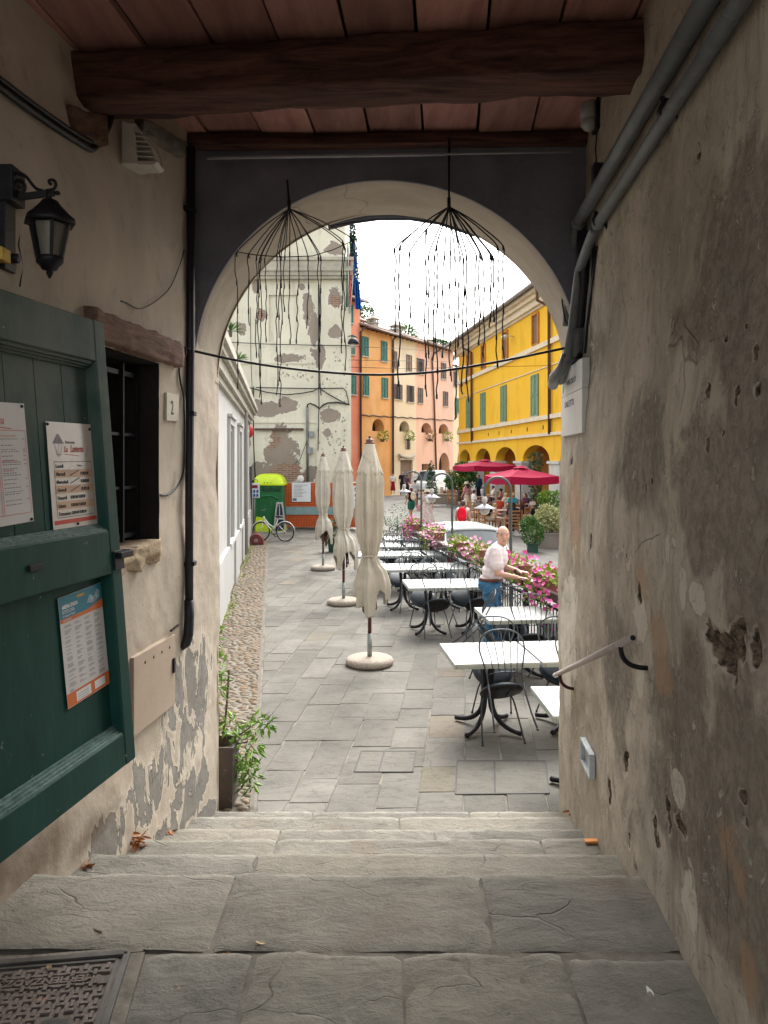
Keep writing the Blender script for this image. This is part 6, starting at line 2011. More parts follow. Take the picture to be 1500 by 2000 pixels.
# ---------------- bistro chairs
M_CHAIR = mat('charcoal_chair_metal', (.045, .052, .06), .45, .5, var=.25, vs=15)
b = NB('slate_blue_seat_pad')
sp2 = b.n('ShaderNodeSeparateXYZ'); b.put(sp2.inputs[0], b.O)
M_SEAT = b.out(b.mix(b.noise(b.O, 9, 5), (.016, .028, .042), (.028, .046, .066)), .42, spec=.5)
M_UND = mat('black_seat_underside', (.008, .008, .010), .4, var=.3)
def make_chair(name, rings):
    c = thing(name, '', 'chair', (0, 0, 0), 0, 'black bistro chairs tipped against the terrace tables')
    ys = -.20
    mb = MB(); mb.lathe([(.01, .462), (.15, .462), (.185, .455), (.195, .44), (.19, .428)], 28, (0, ys, 0), cap=True); mb.build('seat', M_SEAT, c)
    mb = MB(); mb.lathe([(.188, .427), (.17, .415), (.12, .412), (.01, .412)], 28, (0, ys, 0), cap=True)
    for sx_ in (-.07, .07): mb.box((sx_, ys, .409), (.03, .22, .008))
    mb.build('seat_shell', M_UND, c)
    mb = MB(); mb.tube([(.196 * cos(a), ys + .196 * sin(a), .432) for a in [2 * pi * i / 28 for i in range(28)]], .008, 6, closed=True); mb.build('seat_ring', M_CHAIR, c)
    for sx_ in (-1, 1):
        mb = MB(); mb.tube(spline([(sx_ * .12, ys + .12, .43), (sx_ * .155, ys + .165, .38), (sx_ * .175, ys + .185, .25), (sx_ * .2, 0, .012)], 3), .0082, 7); mb.ell((sx_ * .2, 0, .01), (.014, .014, .011), 7, 5); mb.build('leg', M_CHAIR, c)
        mb = MB(); mb.tube([(sx_ * .165, -.375, .45), (sx_ * .168, -.375, .34), (sx_ * .178, -.40, .16), (sx_ * .195, -.43, .012)], .0082, 7); mb.ell((sx_ * .195, -.43, .01), (.014, .014, .011), 7, 5); mb.build('leg', M_CHAIR, c)
    mb = MB()
    half = [(.165, -.375, .45), (.168, -.385, .54), (.19, -.41, .64), (.213, -.435, .73), (.21, -.455, .80), (.175, -.475, .865), (.10, -.488, .905), (0, -.492, .915)]
    mb.tube(spline(half + [(-x, y, z) for x, y, z in reversed(half[:-1])], 4), .0078, 7)
    mb.tube([(.168, -.38, .525), (.09, -.415, .535), (0, -.425, .538), (-.09, -.415, .535), (-.168, -.38, .525)], .006, 6)
    if not rings:
        for k in range(-2, 3):
            x = k * .055; zt = .905 - .018 * k * k * .55
            mb.tube([(x, -.42 + .004 * abs(k), .537), (x * 1.15, -.455, .66), (x * 1.35, -.475, .79), (x * 1.5, -.487 + .003 * abs(k), zt)], .0042, 6)
    else:
        for sx_ in (-1, 1):
            mb.tube([(sx_ * .075 + .062 * cos(a), -.472, .825 + .055 * sin(a)) for a in [2 * pi * i / 18 for i in range(18)]], .006, 6, closed=True)
            mb.tube([(sx_ * .03, -.42, .535), (sx_ * .10, -.44, .62), (sx_ * .13, -.455, .70), (sx_ * .05, -.465, .775)], .006, 6)
        mb.tube([(0, -.425, .537), (0, -.46, .7), (0, -.49, .91)], .006, 6)
    mb.build('backrest', M_CHAIR, c)
    return c
chA = make_chair('bistro_chair', False); chB = make_chair('bistro_chair', True)
used = {'A': False, 'B': False}
rnd = random.Random(19)
def chair(kind, x, y, rz, tip, lab):
    src = chA if kind == 'A' else chB
    if not used[kind]:
        used[kind] = True; src.location = (x, y, 0); src.rotation_euler = (-tip, 0, rz); src['label'] = lab
    else: dup(src, (x, y, 0), (-tip, 0, rz), lab)
OFFS = {0: (.05, .15), 1: (-.05, .0), 2: (.08, .05), 3: (.08, -.02), 4: (.0, -.1), 5: (.1, -.03), 6: (.0, .1), 7: (0, .05), 8: (.02, -.05), 9: (0, 0), 10: (.05, 0), 11: (0, .0), 12: (.05, 0)}
RT = Matrix.Rotation(YAW, 3, 'Z')
for i, (x, y, row, ws, pl) in enumerate(TABLES):
    on, of = OFFS[i]
    pls = {'only': 'single', 'left': 'left', 'right': 'right', 'middle': 'middle'}[pl]
    p = V((x, y, 0)) + RT @ V((on, -TD / 2 - .035, 0))
    chair('B' if i in (5, 10) else 'A', p.x, p.y, YAW + rnd.gauss(.12 if i == 0 else 0, .09), radians(37 + rnd.gauss(0, 1.5)), 'bistro chair tipped on the near edge of the %s table in the %s' % (pls, trow(row)))
    p = V((x, y, 0)) + RT @ V((of, TD / 2 + .035, 0))
    chair('B' if i in (2, 8, 12) else 'A', p.x, p.y, YAW + pi + rnd.gauss(0, .10), radians(37 + rnd.gauss(0, 1.5)), 'bistro chair tipped on the far edge of the %s table in the %s' % (pls, trow(row)))
chair('A', 1.14, 9.45, radians(-95), radians(41), 'bistro chair tipped sideways against the left end of the single table in the second row')

# ---------------- planter rail along the terrace edge
M_RAILW = mat('grey_brown_rail_board', (.30, .25, .215), .7, var=.2, vs=5)
M_FASC = mat('dark_brown_fascia', (.07, .04, .033), .6, var=.3, vs=6)
rail = thing('railing', 'black iron terrace railing with thin bars and a wooden top board', 'railing', (railX(13), 13, 0))
posts = [7.8, 10.6, 13.4, 16.2, 19.0]
def rw(Y, z, off=0.0): return V((railX(Y) + off, Y, z))
for Y in posts:
    mb = MB(); mb.box(rw(Y, .46), (.07, .07, 1.02), -.17); wb(mb, 'post', M_IRON, rail, bevel=.004)
for a, c in zip(posts, posts[1:]):
    mb = MB()
    mb.bar(rw(a + .04, .12), rw(c - .04, .12), .03, .03); mb.bar(rw(a + .04, .76), rw(c - .04, .76), .03, .03)
    n = 26
    for k in range(1, n): Y = a + (c - a) * k / n; mb.cyl(rw(Y, .12), rw(Y, .80), .0075, seg=6, caps=False)
    wb(mb, 'bar_panel', M_IRON, rail)
    mb = MB(); mb.bar(rw(a + .03, .985), rw(c - .03, .985), .16, .03); wb(mb, 'top_board', M_RAILW, rail)
    mb = MB(); mb.bar(rw(a + .03, .91), rw(c - .03, .91), .10, .118); wb(mb, 'fascia', M_FASC, rail)
mb = MB(); mb.bar(rw(5.6, .985), rw(7.77, .985), .16, .03); mb.bar(rw(5.6, .76), rw(7.77, .76), .03, .03)
for k in range(20): Y = 5.7 + .1 * k; mb.cyl(rw(Y, .12), rw(Y, .80), .0075, seg=6, caps=False)
wb(mb, 'bar_panel', M_IRON, rail)

# ---------------- flower boxes
M_FBOX = mat('terracotta_plastic_box', (.17, .06, .04), .6, var=.2)
M_LIME = leafm('lime_green_leaves', (.09, .16, .012), (.30, .40, .035))
M_MAG = leafm('magenta_petals', (.55, .02, .22), (.72, .16, .42))
M_PNK = leafm('pale_pink_petals', (.66, .17, .33), (.74, .42, .50))
def flower(mb, tone, p, r, rnd):
    n = V((rnd.gauss(0, .5) - .2, rnd.gauss(-.5, .4), rnd.gauss(.6, .3))).normalized()
    a = n.orthogonal().normalized(); b2 = n.cross(a)
    c = len(mb.v); k = rnd.random()
    vs = [p]
    for i in range(10):
        t_ = 2 * pi * i / 10; q = r * (1.0 if i % 2 == 0 else .86)
        vs.append(p + a * (q * cos(t_)) + b2 * (q * sin(t_)) + n * (r * .35))
    mb.add(vs, [(0, 1 + i, 1 + (i + 1) % 10) for i in range(10)]); tone += [k] * 11
def flower_box(label, Y, L, nl, nf, hang, pink, seed):
    r = random.Random(seed)
    fb = thing('flower_box', label, 'flower box', rw(Y, 1.0), 0, 'flower boxes along the terrace railing')
    mb = MB(); mb.bar(rw(Y - L / 2, 1.075), rw(Y + L / 2, 1.075), .17, .145); mb.bar(rw(Y - L / 2 - .01, 1.145), rw(Y + L / 2 + .01, 1.145), .20, .02)
    wb(mb, 'box', M_FBOX, fb)
    mb = MB(); tone = []
    for k in range(5):
        Yc = Y - L / 2 + L * (k + .5) / 5
        leaves(mb, tone, rw(Yc, 1.165), (.14, L / 8, .07), nl // 7, .06, r, .6, .6)
    for k in range(3): leaves(mb, tone, rw(Y - L / 2 + L * r.random(), 1.05 - hang * .4, -.13), (.07, L / 6, .12 + hang * .4), nl // 9, .06, r, .5, .6)
    mb.attr = {'tone': tone}; wb(mb, 'foliage', M_LIME, fb, recalc=False)
    mb = MB(); tone = []
    for _ in range(int(nf * 1.5)):
        Yc = Y + L * .62 * r.uniform(-1, 1); h = r.random()
        if h < .35 + hang * .6: p = rw(Yc, 1.14 - abs(r.gauss(0, .1 + hang * .3)), -.14 + r.gauss(0, .05))
        else: p = rw(Yc, 1.215 + r.gauss(0, .04), r.gauss(0, .10))
        flower(mb, tone, p, r.uniform(.018, .036), r)
    mb.attr = {'tone': tone}; wb(mb, 'blossoms', M_PNK if pink else M_MAG, fb, recalc=False)
flower_box('far flower box with trailing magenta petunias at the end of the railing', 17.9, .8, 320, 62, .5, False, 1)
flower_box('flower box of pink blossoms second from the far end, beside the middle lamp post', 15.9, 1.0, 380, 70, .25, True, 2)
flower_box('sparse greenish flower box with few blossoms above the white car roof', 13.95, .7, 300, 8, 0, True, 3)
flower_box('pink flower box just left of the man in the white shirt', 12.75, .7, 330, 46, .15, True, 4)
flower_box('flower box with magenta petunias right behind the hands of the man', 10.95, .7, 330, 46, .05, False, 5)
flower_box('nearest flower box, magenta trails and lime leaves spilling beside the arch jamb', 9.65, .9, 560, 90, .55, False, 6)

# ---------------- crook lamps on the railing
M_LAMPP = mat('grey_lamp_post', (.075, .085, .085), .45, .5, var=.15)
M_SHADE = mat('pale_lilac_shade', (.24, .235, .26), .4, .2, var=.06)
M_GLOBE = mat('white_lamp_glass', (.40, .39, .37), .25, var=.04)
def crook(label, Y, seed):
    l = thing('crook_lamp', label, 'lamp', rw(Y, 0, .10), 0, 'shepherd crook lamps along the railing')
    b0 = rw(Y, -.3, .08); R = .195
    mb = MB()
    arc = [b0 + V((-R + R * cos(a), 0, 2.45 + R * sin(a) * 1.05)) for a in [pi * k / 16 for k in range(17)]]
    mb.tube([b0, b0 + V((0, 0, 1.2))] + arc + [arc[-1] + V((0, 0, -.08))], [.026] * 2 + [.020] * 17 + [.018], 10)
    mb.cyl(b0, b0 + V((0, 0, .5)), .035, seg=10)
    wb(mb, 'post', M_LAMPP, l)
    c = arc[-1] + V((0, 0, -.08))
    mb = MB(); mb.lathe([(.012, c.z), (.03, c.z - .01), (.042, c.z - .04), (.04, c.z - .075), (.022, c.z - .10), (.02, c.z - .115)], 14, (c.x, c.y, 0)); wb(mb, 'cap', M_GLOBE, l)
    mb = MB(); mb.lathe([(.025, c.z - .112), (.06, c.z - .128), (.165, c.z - .175), (.168, c.z - .182), (.05, c.z - .15), (.02, c.z - .14)], 20, (c.x, c.y, 0)); wb(mb, 'shade', M_SHADE, l)
    mb = MB(); mb.lathe([(.07, c.z - .16), (.078, c.z - .20), (.065, c.z - .25), (.03, c.z - .275), (.005, c.z - .28)], 16, (c.x, c.y, 0)); wb(mb, 'globe', M_GLOBE, l)
crook('crook lamp with conical shade nearest the arch, thick grey hoop right of the man', 11.45, 1)
crook('middle crook lamp with conical shade in front of the white car', 14.8, 2)
crook('farthest crook lamp with conical shade near the end of the railing', 17.5, 3)

# ---------------- things along the far side of the terrace
# portable toilet
tx = thing('portable_toilet', 'dark green portable toilet with lime dome roof in front of the derelict building', 'toilet', at(527, 1036, 28.7) * 1.0)
bx, by = at(527, 0, 28.7).x, 28.7; 
M_PG = mat('dark_green_plastic', (.012, .125, .038), .4, var=.15, vs=3); M_LIMEP = mat('lime_plastic', (.50, .66, .012), .4, var=.08)
mb = MB()
hw = .55
mb.prism([(-hw, .14), (hw, .14), (hw, 1.73), (-hw, 1.73)], lambda a, c: V((bx + a, by - .5, c)), (0, 1.05, 0))
for k in range(7): mb.bar(V((bx - .42 + .14 * k, by - .51, .25)), V((bx - .42 + .14 * k, by - .51, 1.25)), .03, .03, up=V((0, 1, 0)))
mb.tube([V((bx - .4, by - .52, 1.15)), V((bx - .2, by - .53, 1.3)), V((bx + .15, by - .53, 1.32)), V((bx + .4, by - .52, 1.2))], .03, 6)
wb(mb, 'cabin', M_PG, tx, bevel=.03)
mb = MB(); vs = []; 
mb.grid(18, 12, lambda u, v: V((bx + (u - .5) * 1.2, by - .55 + 1.15 * v, 1.72 + .40 * (max(0, 1 - (2 * u - 1) ** 4)) ** .6 * (max(0, 1 - (2 * v - 1) ** 4)) ** .5)))
mb.box((bx, by + .02, 1.72), (1.2, 1.15, .05)); wb(mb, 'roof', M_LIMEP, tx)
mb = MB(); mb.box((bx, by + .02, .07), (1.2, 1.15, .15)); mb.prism([(-.5, .12), (.1, .12), (-.1, .5), (-.42, .55)], lambda a, c: V((bx + a, by - .53, c)), (0, .03, 0)); wb(mb, 'skid', M_LIMEP, tx)
M = frame(V((bx - .21, by - .512, 1.46)), V((1, 0, 0)), V((0, 0, 1)))
mb = MB(); put_text(mb, M, 0, 0, 'kobak', .27, bold=.006, sx=1.05); wb(mb, 'lettering', mat('black_green_print', (.006, .03, .012), .5), tx)
mb = MB()
for k in (-.12, .0, .12): mb.ell((bx + k, by - .55, 1.80), (.02, .02, .02), 6, 4)
mb.box((bx - .55, by - .5, 1.86), (.1, .1, .12)); wb(mb, 'vent', M_BLACK, tx)
# control panel on a post
kp = thing('keypad_panel', 'white panel with red display and six blue buttons on a thin post', 'control panel', at(496, 1040, 27.5))
c = at(497, 958, 27.4)
mb = MB(); mb.box(c, (.36, .06, .52)); wb(mb, 'panel', mat('white_plastic', (.6, .62, .64), .4), kp, bevel=.01)
mb = MB(); mb.box(c + V((0, -.035, .14)), (.24, .01, .11)); wb(mb, 'display', mat('dark_red_display', (.20, .03, .025), .3), kp)
for i in range(3):
    for j in range(2):
        mb = MB(); mb.box(c + V((-.11 + .11 * i, -.035, -.03 - .14 * j)), (.075, .012, .10)); wb(mb, 'button', mat('blue_button', (.02, .09, .25), .4), kp, bevel=.004)
mb = MB(); mb.cyl(V((c.x, c.y + .03, 0)), V((c.x, c.y + .03, c.z + .25)), .025, seg=8)
mb.tube([V((c.x, c.y + .03, c.z + .3)) + V((.12 * cos(a), 0, .1 * sin(a))) for a in [pi * k / 10 for k in range(11)]], .015, 6); wb(mb, 'post', M_ZINC, kp)
mb = MB(); mb.cyl(at(489, 0, 27).xy.to_3d() + V((0, 0, 0)), at(489, 0, 27).xy.to_3d() + V((0, 0, 2.4)), .06, seg=8); tag(mb.build('dark_post', M_BLACK), 'thin dark post between the white building and the keypad panel', 'post')
# site fence with orange net
fe = thing('site_fence', 'site fence hung with orange netting and notices before the derelict building', 'fence', at(630, 1036, 29.0))
fx0, fx1, fy = at(557, 0, 29).x, at(712, 0, 29).x, 29.0
M_GALV = mat('galvanised_tube', (.50, .50, .48), .4, .5, var=.1)
mb = MB()
for x in (fx0, (fx0 + fx1) / 2 - .05, (fx0 + fx1) / 2 + .05, fx1): mb.cyl((x, fy, 0.05), (x, fy, 1.80), .022, seg=8)
for z in (.10, 1.02 - .1, 1.78, .55): mb.cyl((fx0, fy, z), (fx1, fy, z), .018, seg=8)
wb(mb, 'frame', M_GALV, fe)
mb = MB(); x = fx0 + .03
while x < fx1: mb.bar((x, fy - .025, .1), (x, fy - .025, 1.77), .026, .004, up=V((0, 1, 0))); x += .062
z = .12
while z < 1.77: mb.bar((fx0 + .02, fy - .028, z), (fx1 - .02, fy - .028, z), .004, .028); z += .062
n_ = wb(mb, 'net', mat('orange_netting', (.55, .10, .02), .6, var=.25, vs=2), fe)
mb = MB(); mb.box(((fx0 + fx1) / 2, fy + .25, .95), (fx1 - fx0, .03, 1.7)); wb(mb, 'backing_board', mat('dark_red_board', (.12, .04, .03), .8, var=.4, vs=2), fe)
mb = MB(); n = 16
for k in range(n):
    mb.box((fx0 + (1.85) * (k + .5) / n + .03, fy - .05, .72), (1.85 / n - .008, .03, .30))
wb(mb, 'slat_board', mat('blue_grey_board', (.20, .30, .30), .6, var=.15), fe)
def notice(x0, y0, x1, y1, D, label):
    a, c2 = at(x0, y1, D), at(x1, y0, D); Mx = frame(a, V((1, 0, 0)), V((0, 0, 1))); w, h = c2.x - a.x, c2.z - a.z
    o = thing('notice', label, 'notice', a)
    mb = MB(); mb.box((a.x + w / 2, D + .006, a.z + h / 2), (w, .01, h)); wb(mb, 'sheet', mat('notice_sheet', (.62, .63, .64), .5, var=.04), o)
    return o, Mx, w, h
o, Mx, w, h = notice(570, 943, 607, 980, 28.93, 'white building notice with fine print fixed to the orange netting')
mb = MB()
for k in range(9): put_line(mb, Mx, w * .12, h * (.88 - .075 * k), w * rnd.uniform(.5, .88), h * (.88 - .075 * k), .018)
wb(mb, 'small_print', M_GREYINK, o)
mb = MB(); put_rect(mb, Mx, w * .05, h * .05, w * .2, h * .14, .002); wb(mb, 'stamp', mat('blue_grey_print', (.12, .14, .28), .5), o)
o, Mx, w, h = notice(691, 949, 703, 993, 28.93, 'narrow safety notice with round blue symbols at the right end of the fence')
mb = MB()
for k in (.36, .58): mb.add([Mx @ V((w / 2 + w * .36 * cos(2 * pi * i / 16), h * k + w * .36 * sin(2 * pi * i / 16), .002)) for i in range(16)], [tuple(range(16))])
wb(mb, 'blue_symbol', mat('safety_blue', (.02, .13, .38), .5), o)
mb = MB(); mb.tube([Mx @ V((w / 2 + w * .34 * cos(2 * pi * i / 16), h * .84 + w * .34 * sin(2 * pi * i / 16), .006)) for i in range(16)], .014, 5, closed=True); put_line(mb, Mx, w * .28, h * .90, w * .72, h * .78, .03, .006)
put_line(mb, Mx, w * .2, h * .08, w * .8, h * .08, .03); wb(mb, 'black_symbol', M_INK, o)
mb = MB(); mb.add([Mx @ V((w * .2, h * .13, .002)), Mx @ V((w * .8, h * .13, .002)), Mx @ V((w * .5, h * .26, .002))], [(0, 1, 2)]); wb(mb, 'red_symbol', mat('safety_red', (.4, .05, .03), .5), o)
mb = MB(); c = at(587, 935, 28.95); mb.ell(c, (.13, .03, .13), 14, 8); oo = mb.build('fence_tag', mat('white_tag', (.62, .6, .58), .5)); tag(oo, 'round white tag clipped on top of the fence above the notice', 'tag')
# white A-frame easel
ea = thing('easel', 'white A-frame folding easel standing by the green toilet', 'easel', at(546, 1037, 28.0))
mb = MB()
for (xa, xb, dy) in ((535, 541, 0), (558, 551, 0), (538, 543, .4), (555, 549, .4)): mb.bar(at(xa, 1037, 28.0) + V((0, dy, 0)), at(xb, 981, 28.0) + V((0, dy * .1, 0)), .05, .035, up=V((0, 1, 0)))
for y in (983, 1008, 1013): mb.bar(at(540 - (y - 981) * .08, y, 28), at(552 + (y - 981) * .08, y, 28), .03, .06)
mb.bar(at(546, 984, 28.02), at(546, 1008, 28.02), .03, .03, up=V((0, 1, 0)))
wb(mb, 'frame', M_WHITE, ea)
mb = MB(); mb.prism([(537.5, 1036), (539.5, 984), (552.5, 984), (554.5, 1036)], lambda a, c: at(a, c, 28.08), (0, .02, 0)); wb(mb, 'board', mat('dark_blue_board', (.02, .035, .07), .6), ea)
# bicycle
bi = thing('bicycle', 'white step-through bicycle parked in front of the green toilet', 'bicycle', at(533, 1057, 24.9))
BD = 24.9; Rw = .30
wA, wB = at(510, 1039, BD + .15), at(557, 1040, BD - .1); wA.z = wB.z = Rw
bd = (wB - wA).normalized(); bd.z = 0
M_TYRE = mat('black_tyre', (.015, .015, .016), .8); M_BWH = mat('white_bike_paint', (.62, .63, .58), .35); M_CHROME = mat('steel', (.4, .4, .4), .3, .9)
for c in (wA, wB):
    mb = MB(); mb.tube([c + bd * (Rw * cos(a)) + V((0, 0, Rw * sin(a))) for a in [2 * pi * k / 32 for k in range(32)]], .018, 7, closed=True)
    wh_ = wb(mb, 'wheel', M_TYRE, bi)
    mb = MB(); mb.tube([c + bd * ((Rw - .025) * cos(a)) + V((0, 0, (Rw - .025) * sin(a))) for a in [2 * pi * k / 32 for k in range(32)]], .008, 5, closed=True)
    for k in range(14):
        a = 2 * pi * k / 14; mb.cyl(c, c + bd * ((Rw - .02) * cos(a)) + V((0, 0, (Rw - .02) * sin(a))), .0025, seg=4, caps=False)
    mb.ell(c, .03, 8, 6); sub(mb, 'spokes', M_CHROME, wh_)
def bp(t_, z): p = wA + (wB - wA) * t_; return V((p.x, p.y, z))
mb = MB()
hd, hb, bb, st = bp(.12, .80), bp(.09, .66), bp(.52, .28), bp(.70, .72)
mb.tube([wA, bp(.04, .45), hb], .016, 7); mb.tube([hb, hd], .02, 7); mb.tube([hb, bp(.3, .46), bb], .022, 7); mb.tube([hd + V((0, 0, -.05)), bp(.32, .54), bp(.58, .42)], .018, 7)
mb.tube([bb, st], .018, 7); mb.tube([bb, wB], .012, 6); mb.tube([bp(.66, .56), wB], .012, 6)
wb(mb, 'frame', M_BWH, bi)
mb = MB(); mb.tube([hd, bp(.12, .95)], .013, 6); s3 = V((-bd.y, bd.x, 0)); mb.tube([bp(.2, .97) + s3 * .27, bp(.12, 1.0) + s3 * .12, bp(.12, 1.0) - s3 * .12, bp(.2, .97) - s3 * .27], .011, 6); wb(mb, 'handlebar', M_BLACK, bi)
mb = MB(); mb.ell(bp(.74, .80), (.13, .09, .035), 10, 6); mb.cyl(st, bp(.73, .79), .013, seg=6); wb(mb, 'saddle', M_BLACK, bi)
mb = MB(); mb.bar(bb - s3 * .09, bb - s3 * .09 + bd * .12 + V((0, 0, -.12)), .015, .02); mb.ell(bb - s3 * .12 + bd * .12 + V((0, 0, -.12)), (.05, .04, .015), 8, 5); mb.bar(bb + s3 * .09, bb + s3 * .09 - bd * .12 + V((0, 0, .12)), .015, .02); mb.tube([bb + V((.08 * cos(a), 0, .08 * sin(a))) for a in [2 * pi * k / 14 for k in range(14)]], .012, 5, closed=True); wb(mb, 'crank', M_BLACK, bi)
mb = MB()
for c, a0, a1 in ((wB, .1, 2.6), (wA, .6, 2.9)): mb.tube([c + bd * ((Rw + .04) * cos(a)) + V((0, 0, (Rw + .04) * sin(a))) for a in [a0 + (a1 - a0) * k / 10 for k in range(11)]], .016, 5)
wb(mb, 'mudguard', M_BWH, bi)
# dark red half barrel
hb_ = thing('half_barrel', 'dark red half barrel with a carved emblem on its end, lying on the cobbles', 'barrel', gr(500, 1064))
c = gr(500, 1065); c.z = .02
M_OX = mat('oxblood_paint', (.115, .018, .018), .5, var=.25, vs=5, dirt=(.16, .06, .05))
R = .235
ax = V((-.15, 1, 0)).normalized(); sd_ = V((ax.y, -ax.x, 0))
mb = MB(); mb.prism([(R, 0)] + [(R * cos(a), R * 1.35 * sin(a)) for a in [pi * k / 18 for k in range(1, 18)]] + [(-R, 0)], lambda a, z: c + sd_ * a + V((0, 0, z)), ax * .75); wb(mb, 'body', M_OX, hb_, bevel=.012)
M = frame(c - ax * .012 + V((0, 0, .13)), sd_, V((0, 0, 1)))
mb = MB(); mb.tube([M @ V((.055 * cos(a), .045 * sin(a), .005)) for a in [2 * pi * k / 14 for k in range(14)]], .009, 5, closed=True); put_line(mb, M, -.02, .01, .02, -.01, .018, .006); put_line(mb, M, -.005, -.03, .02, .03, .014, .006)
wb(mb, 'emblem', mat('pale_emblem', (.42, .34, .32), .6), hb_)
# pots
def potplant(name, label, base, pw, ph, pm, crowns, leafmat, lsize, n, seed, taper=.85, sticks=(), asp=.4, cat='potted plant', square=True):
    r = random.Random(seed); o = thing(name, label, cat, base); b0 = V(base)
    mb = MB(); k = 4 if square else 20
    M45 = Matrix.Rotation(pi / 4, 4, 'Z') if square else Matrix.Identity(4); q = pw / 2 * (1.414 if square else 1)
    mb.lathe([(q * taper, 0), (q, ph), (q * 1.06, ph), (q * 1.06, ph + .02), (q * .9, ph + .02), (q * .88, ph - .05)], k, (0, 0, 0), Matrix.Translation(b0) @ M45, cap=True)
    pt = wb(mb, 'pot', pm, o, smooth=not square)
    if sticks:
        mb = MB()
        for (p0, p1, rr) in sticks: mb.tube([b0 + V(p0), (b0 + V(p0)).lerp(b0 + V(p1), .5) + V((.008, .01, 0)), b0 + V(p1)], rr, 6)
        wb(mb, 'stem', M_BARK, o)
    mb = MB(); tone = []
    for c, rad, w in crowns: leaves(mb, tone, b0 + V(c), rad, int(n * w), lsize, r, .5, asp, .15, .25)
    mb.attr = {'tone': tone}; wb(mb, 'foliage', leafmat, o, recalc=False)
    return o
M_TAUPE = mat('taupe_planter', (.075, .058, .052), .7, var=.2, vs=5, dirt=(.2, .18, .16))
M_DGREEN = mat('dark_green_pot', (.012, .05, .035), .5, var=.2)
M_FRESH = leafm('fresh_green_leaves', (.03, .12, .015), (.22, .38, .05))
bpos = V((-1.26, 5.86, 0))
potplant('planter', 'square taupe planter with staked leafy plant just outside the left jamb', bpos, .26, .44, M_TAUPE,
         [((.20, -.02, .42), (.12, .10, .08), .9), ((.30, .05, .58), (.10, .08, .07), .8), ((.10, .0, .58), (.07, .08, .09), .6), ((.24, -.05, .22), (.08, .08, .11), .8), ((-.02, .02, .95), (.07, .06, .20), .8), ((-.06, .0, 1.25), (.06, .06, .14), .5), ((.18, .0, .28), (.06, .06, .08), .4)],
         M_FRESH, .07, 88, 3, .96, [((.0, 0, .4), (-.045, .02, 1.35), .009), ((.02, -.02, .4), (.075, .02, 1.0), .009), ((.02, 0, .42), (.22, -.02, .46), .006), ((.02, 0, .42), (.30, .04, .60), .006), ((.02, 0, .42), (.24, -.04, .22), .006)], .34)
potplant('planter', 'dark green pot with bushy oleander behind the farthest parasol', gr(651, 1078), .30, .34, M_DGREEN, [((0, 0, .65), (.24, .22, .34), 1), ((-.15, -.05, .45), (.16, .15, .2), .5)], M_LEAFD, .12, 260, 4, .8, asp=.3)
potplant('planter', 'slender grey-green olive sapling in a pot at the far end of the terrace tables', V((.32, 19.6, 0)), .36, .36, M_DGREEN,
         [((0, 0, 1.15), (.36, .3, .34), 1), ((-.2, 0, .85), (.25, .2, .25), .5), ((.2, 0, .95), (.25, .2, .28), .6), ((-.05, 0, .62), (.25, .2, .2), .3)], leafm('olive_leaves', (.06, .10, .05), (.24, .32, .19)), .07, 330, 5, .8, [((0, 0, .3), (.02, 0, 1.2), .014), ((0, 0, .35), (-.2, 0, .9), .008), ((0, 0, .35), (.2, 0, 1.0), .008)], .28)
# yucca tufts on the white building roof
def tuft(label, x, y, D, s_, seed):
    r = random.Random(seed); c = at(x, y, D); o = thing('roof_plant', label, 'plant', c)
    mb = MB(); tone = []
    for _ in range(26):
        a = r.uniform(0, 6.28); e = r.uniform(.2, 1.3); d = V((cos(a) * cos(e), sin(a) * cos(e), sin(e))); s3 = d.cross(V((0, 0, 1))).normalized() * .02 * s_ * 2
        L = s_ * r.uniform(.6, 1); p = [c - s3, c + s3, c + d * L * .6 + s3 * .7 + V((0, 0, -.04 * L)), c + d * L - V((0, 0, .22 * L)), c + d * L * .6 - s3 * .7 + V((0, 0, -.04 * L))]
        mb.add(p, [(0, 1, 2, 3, 4)]); tone += [r.random()] * 5
    mb.attr = {'tone': tone}; wb(mb, 'blades', M_LEAF, o, recalc=False)
    mb = MB(); mb.lathe([(.09 * s_, -.3 * s_), (.14 * s_, .02)], 10, (c.x, c.y, c.z)); wb(mb, 'pot', M_TAUPE, o)
tuft('spiky yucca in a pot on the white building, nearer one', 450, 648, 11.5, .26, 1)
tuft('small spiky plant in a pot farther along the white building roof', 466, 702, 16.5, .30, 2)
# weeds along the wall foot
mb = MB(); tone = []; r = random.Random(8)
for _ in range(60):
    Y = r.uniform(12, 24); leaves(mb, tone, (wallX(Y) + .08 + abs(r.gauss(0, .04)), Y, .02), (.07, .12, .04), 9, .05, r)
mb.attr = {'tone': tone}; tag(mb.build('weeds', M_LIME, recalc=False), 'low weeds growing between the cobbles along the white wall', 'weeds', kind='stuff')
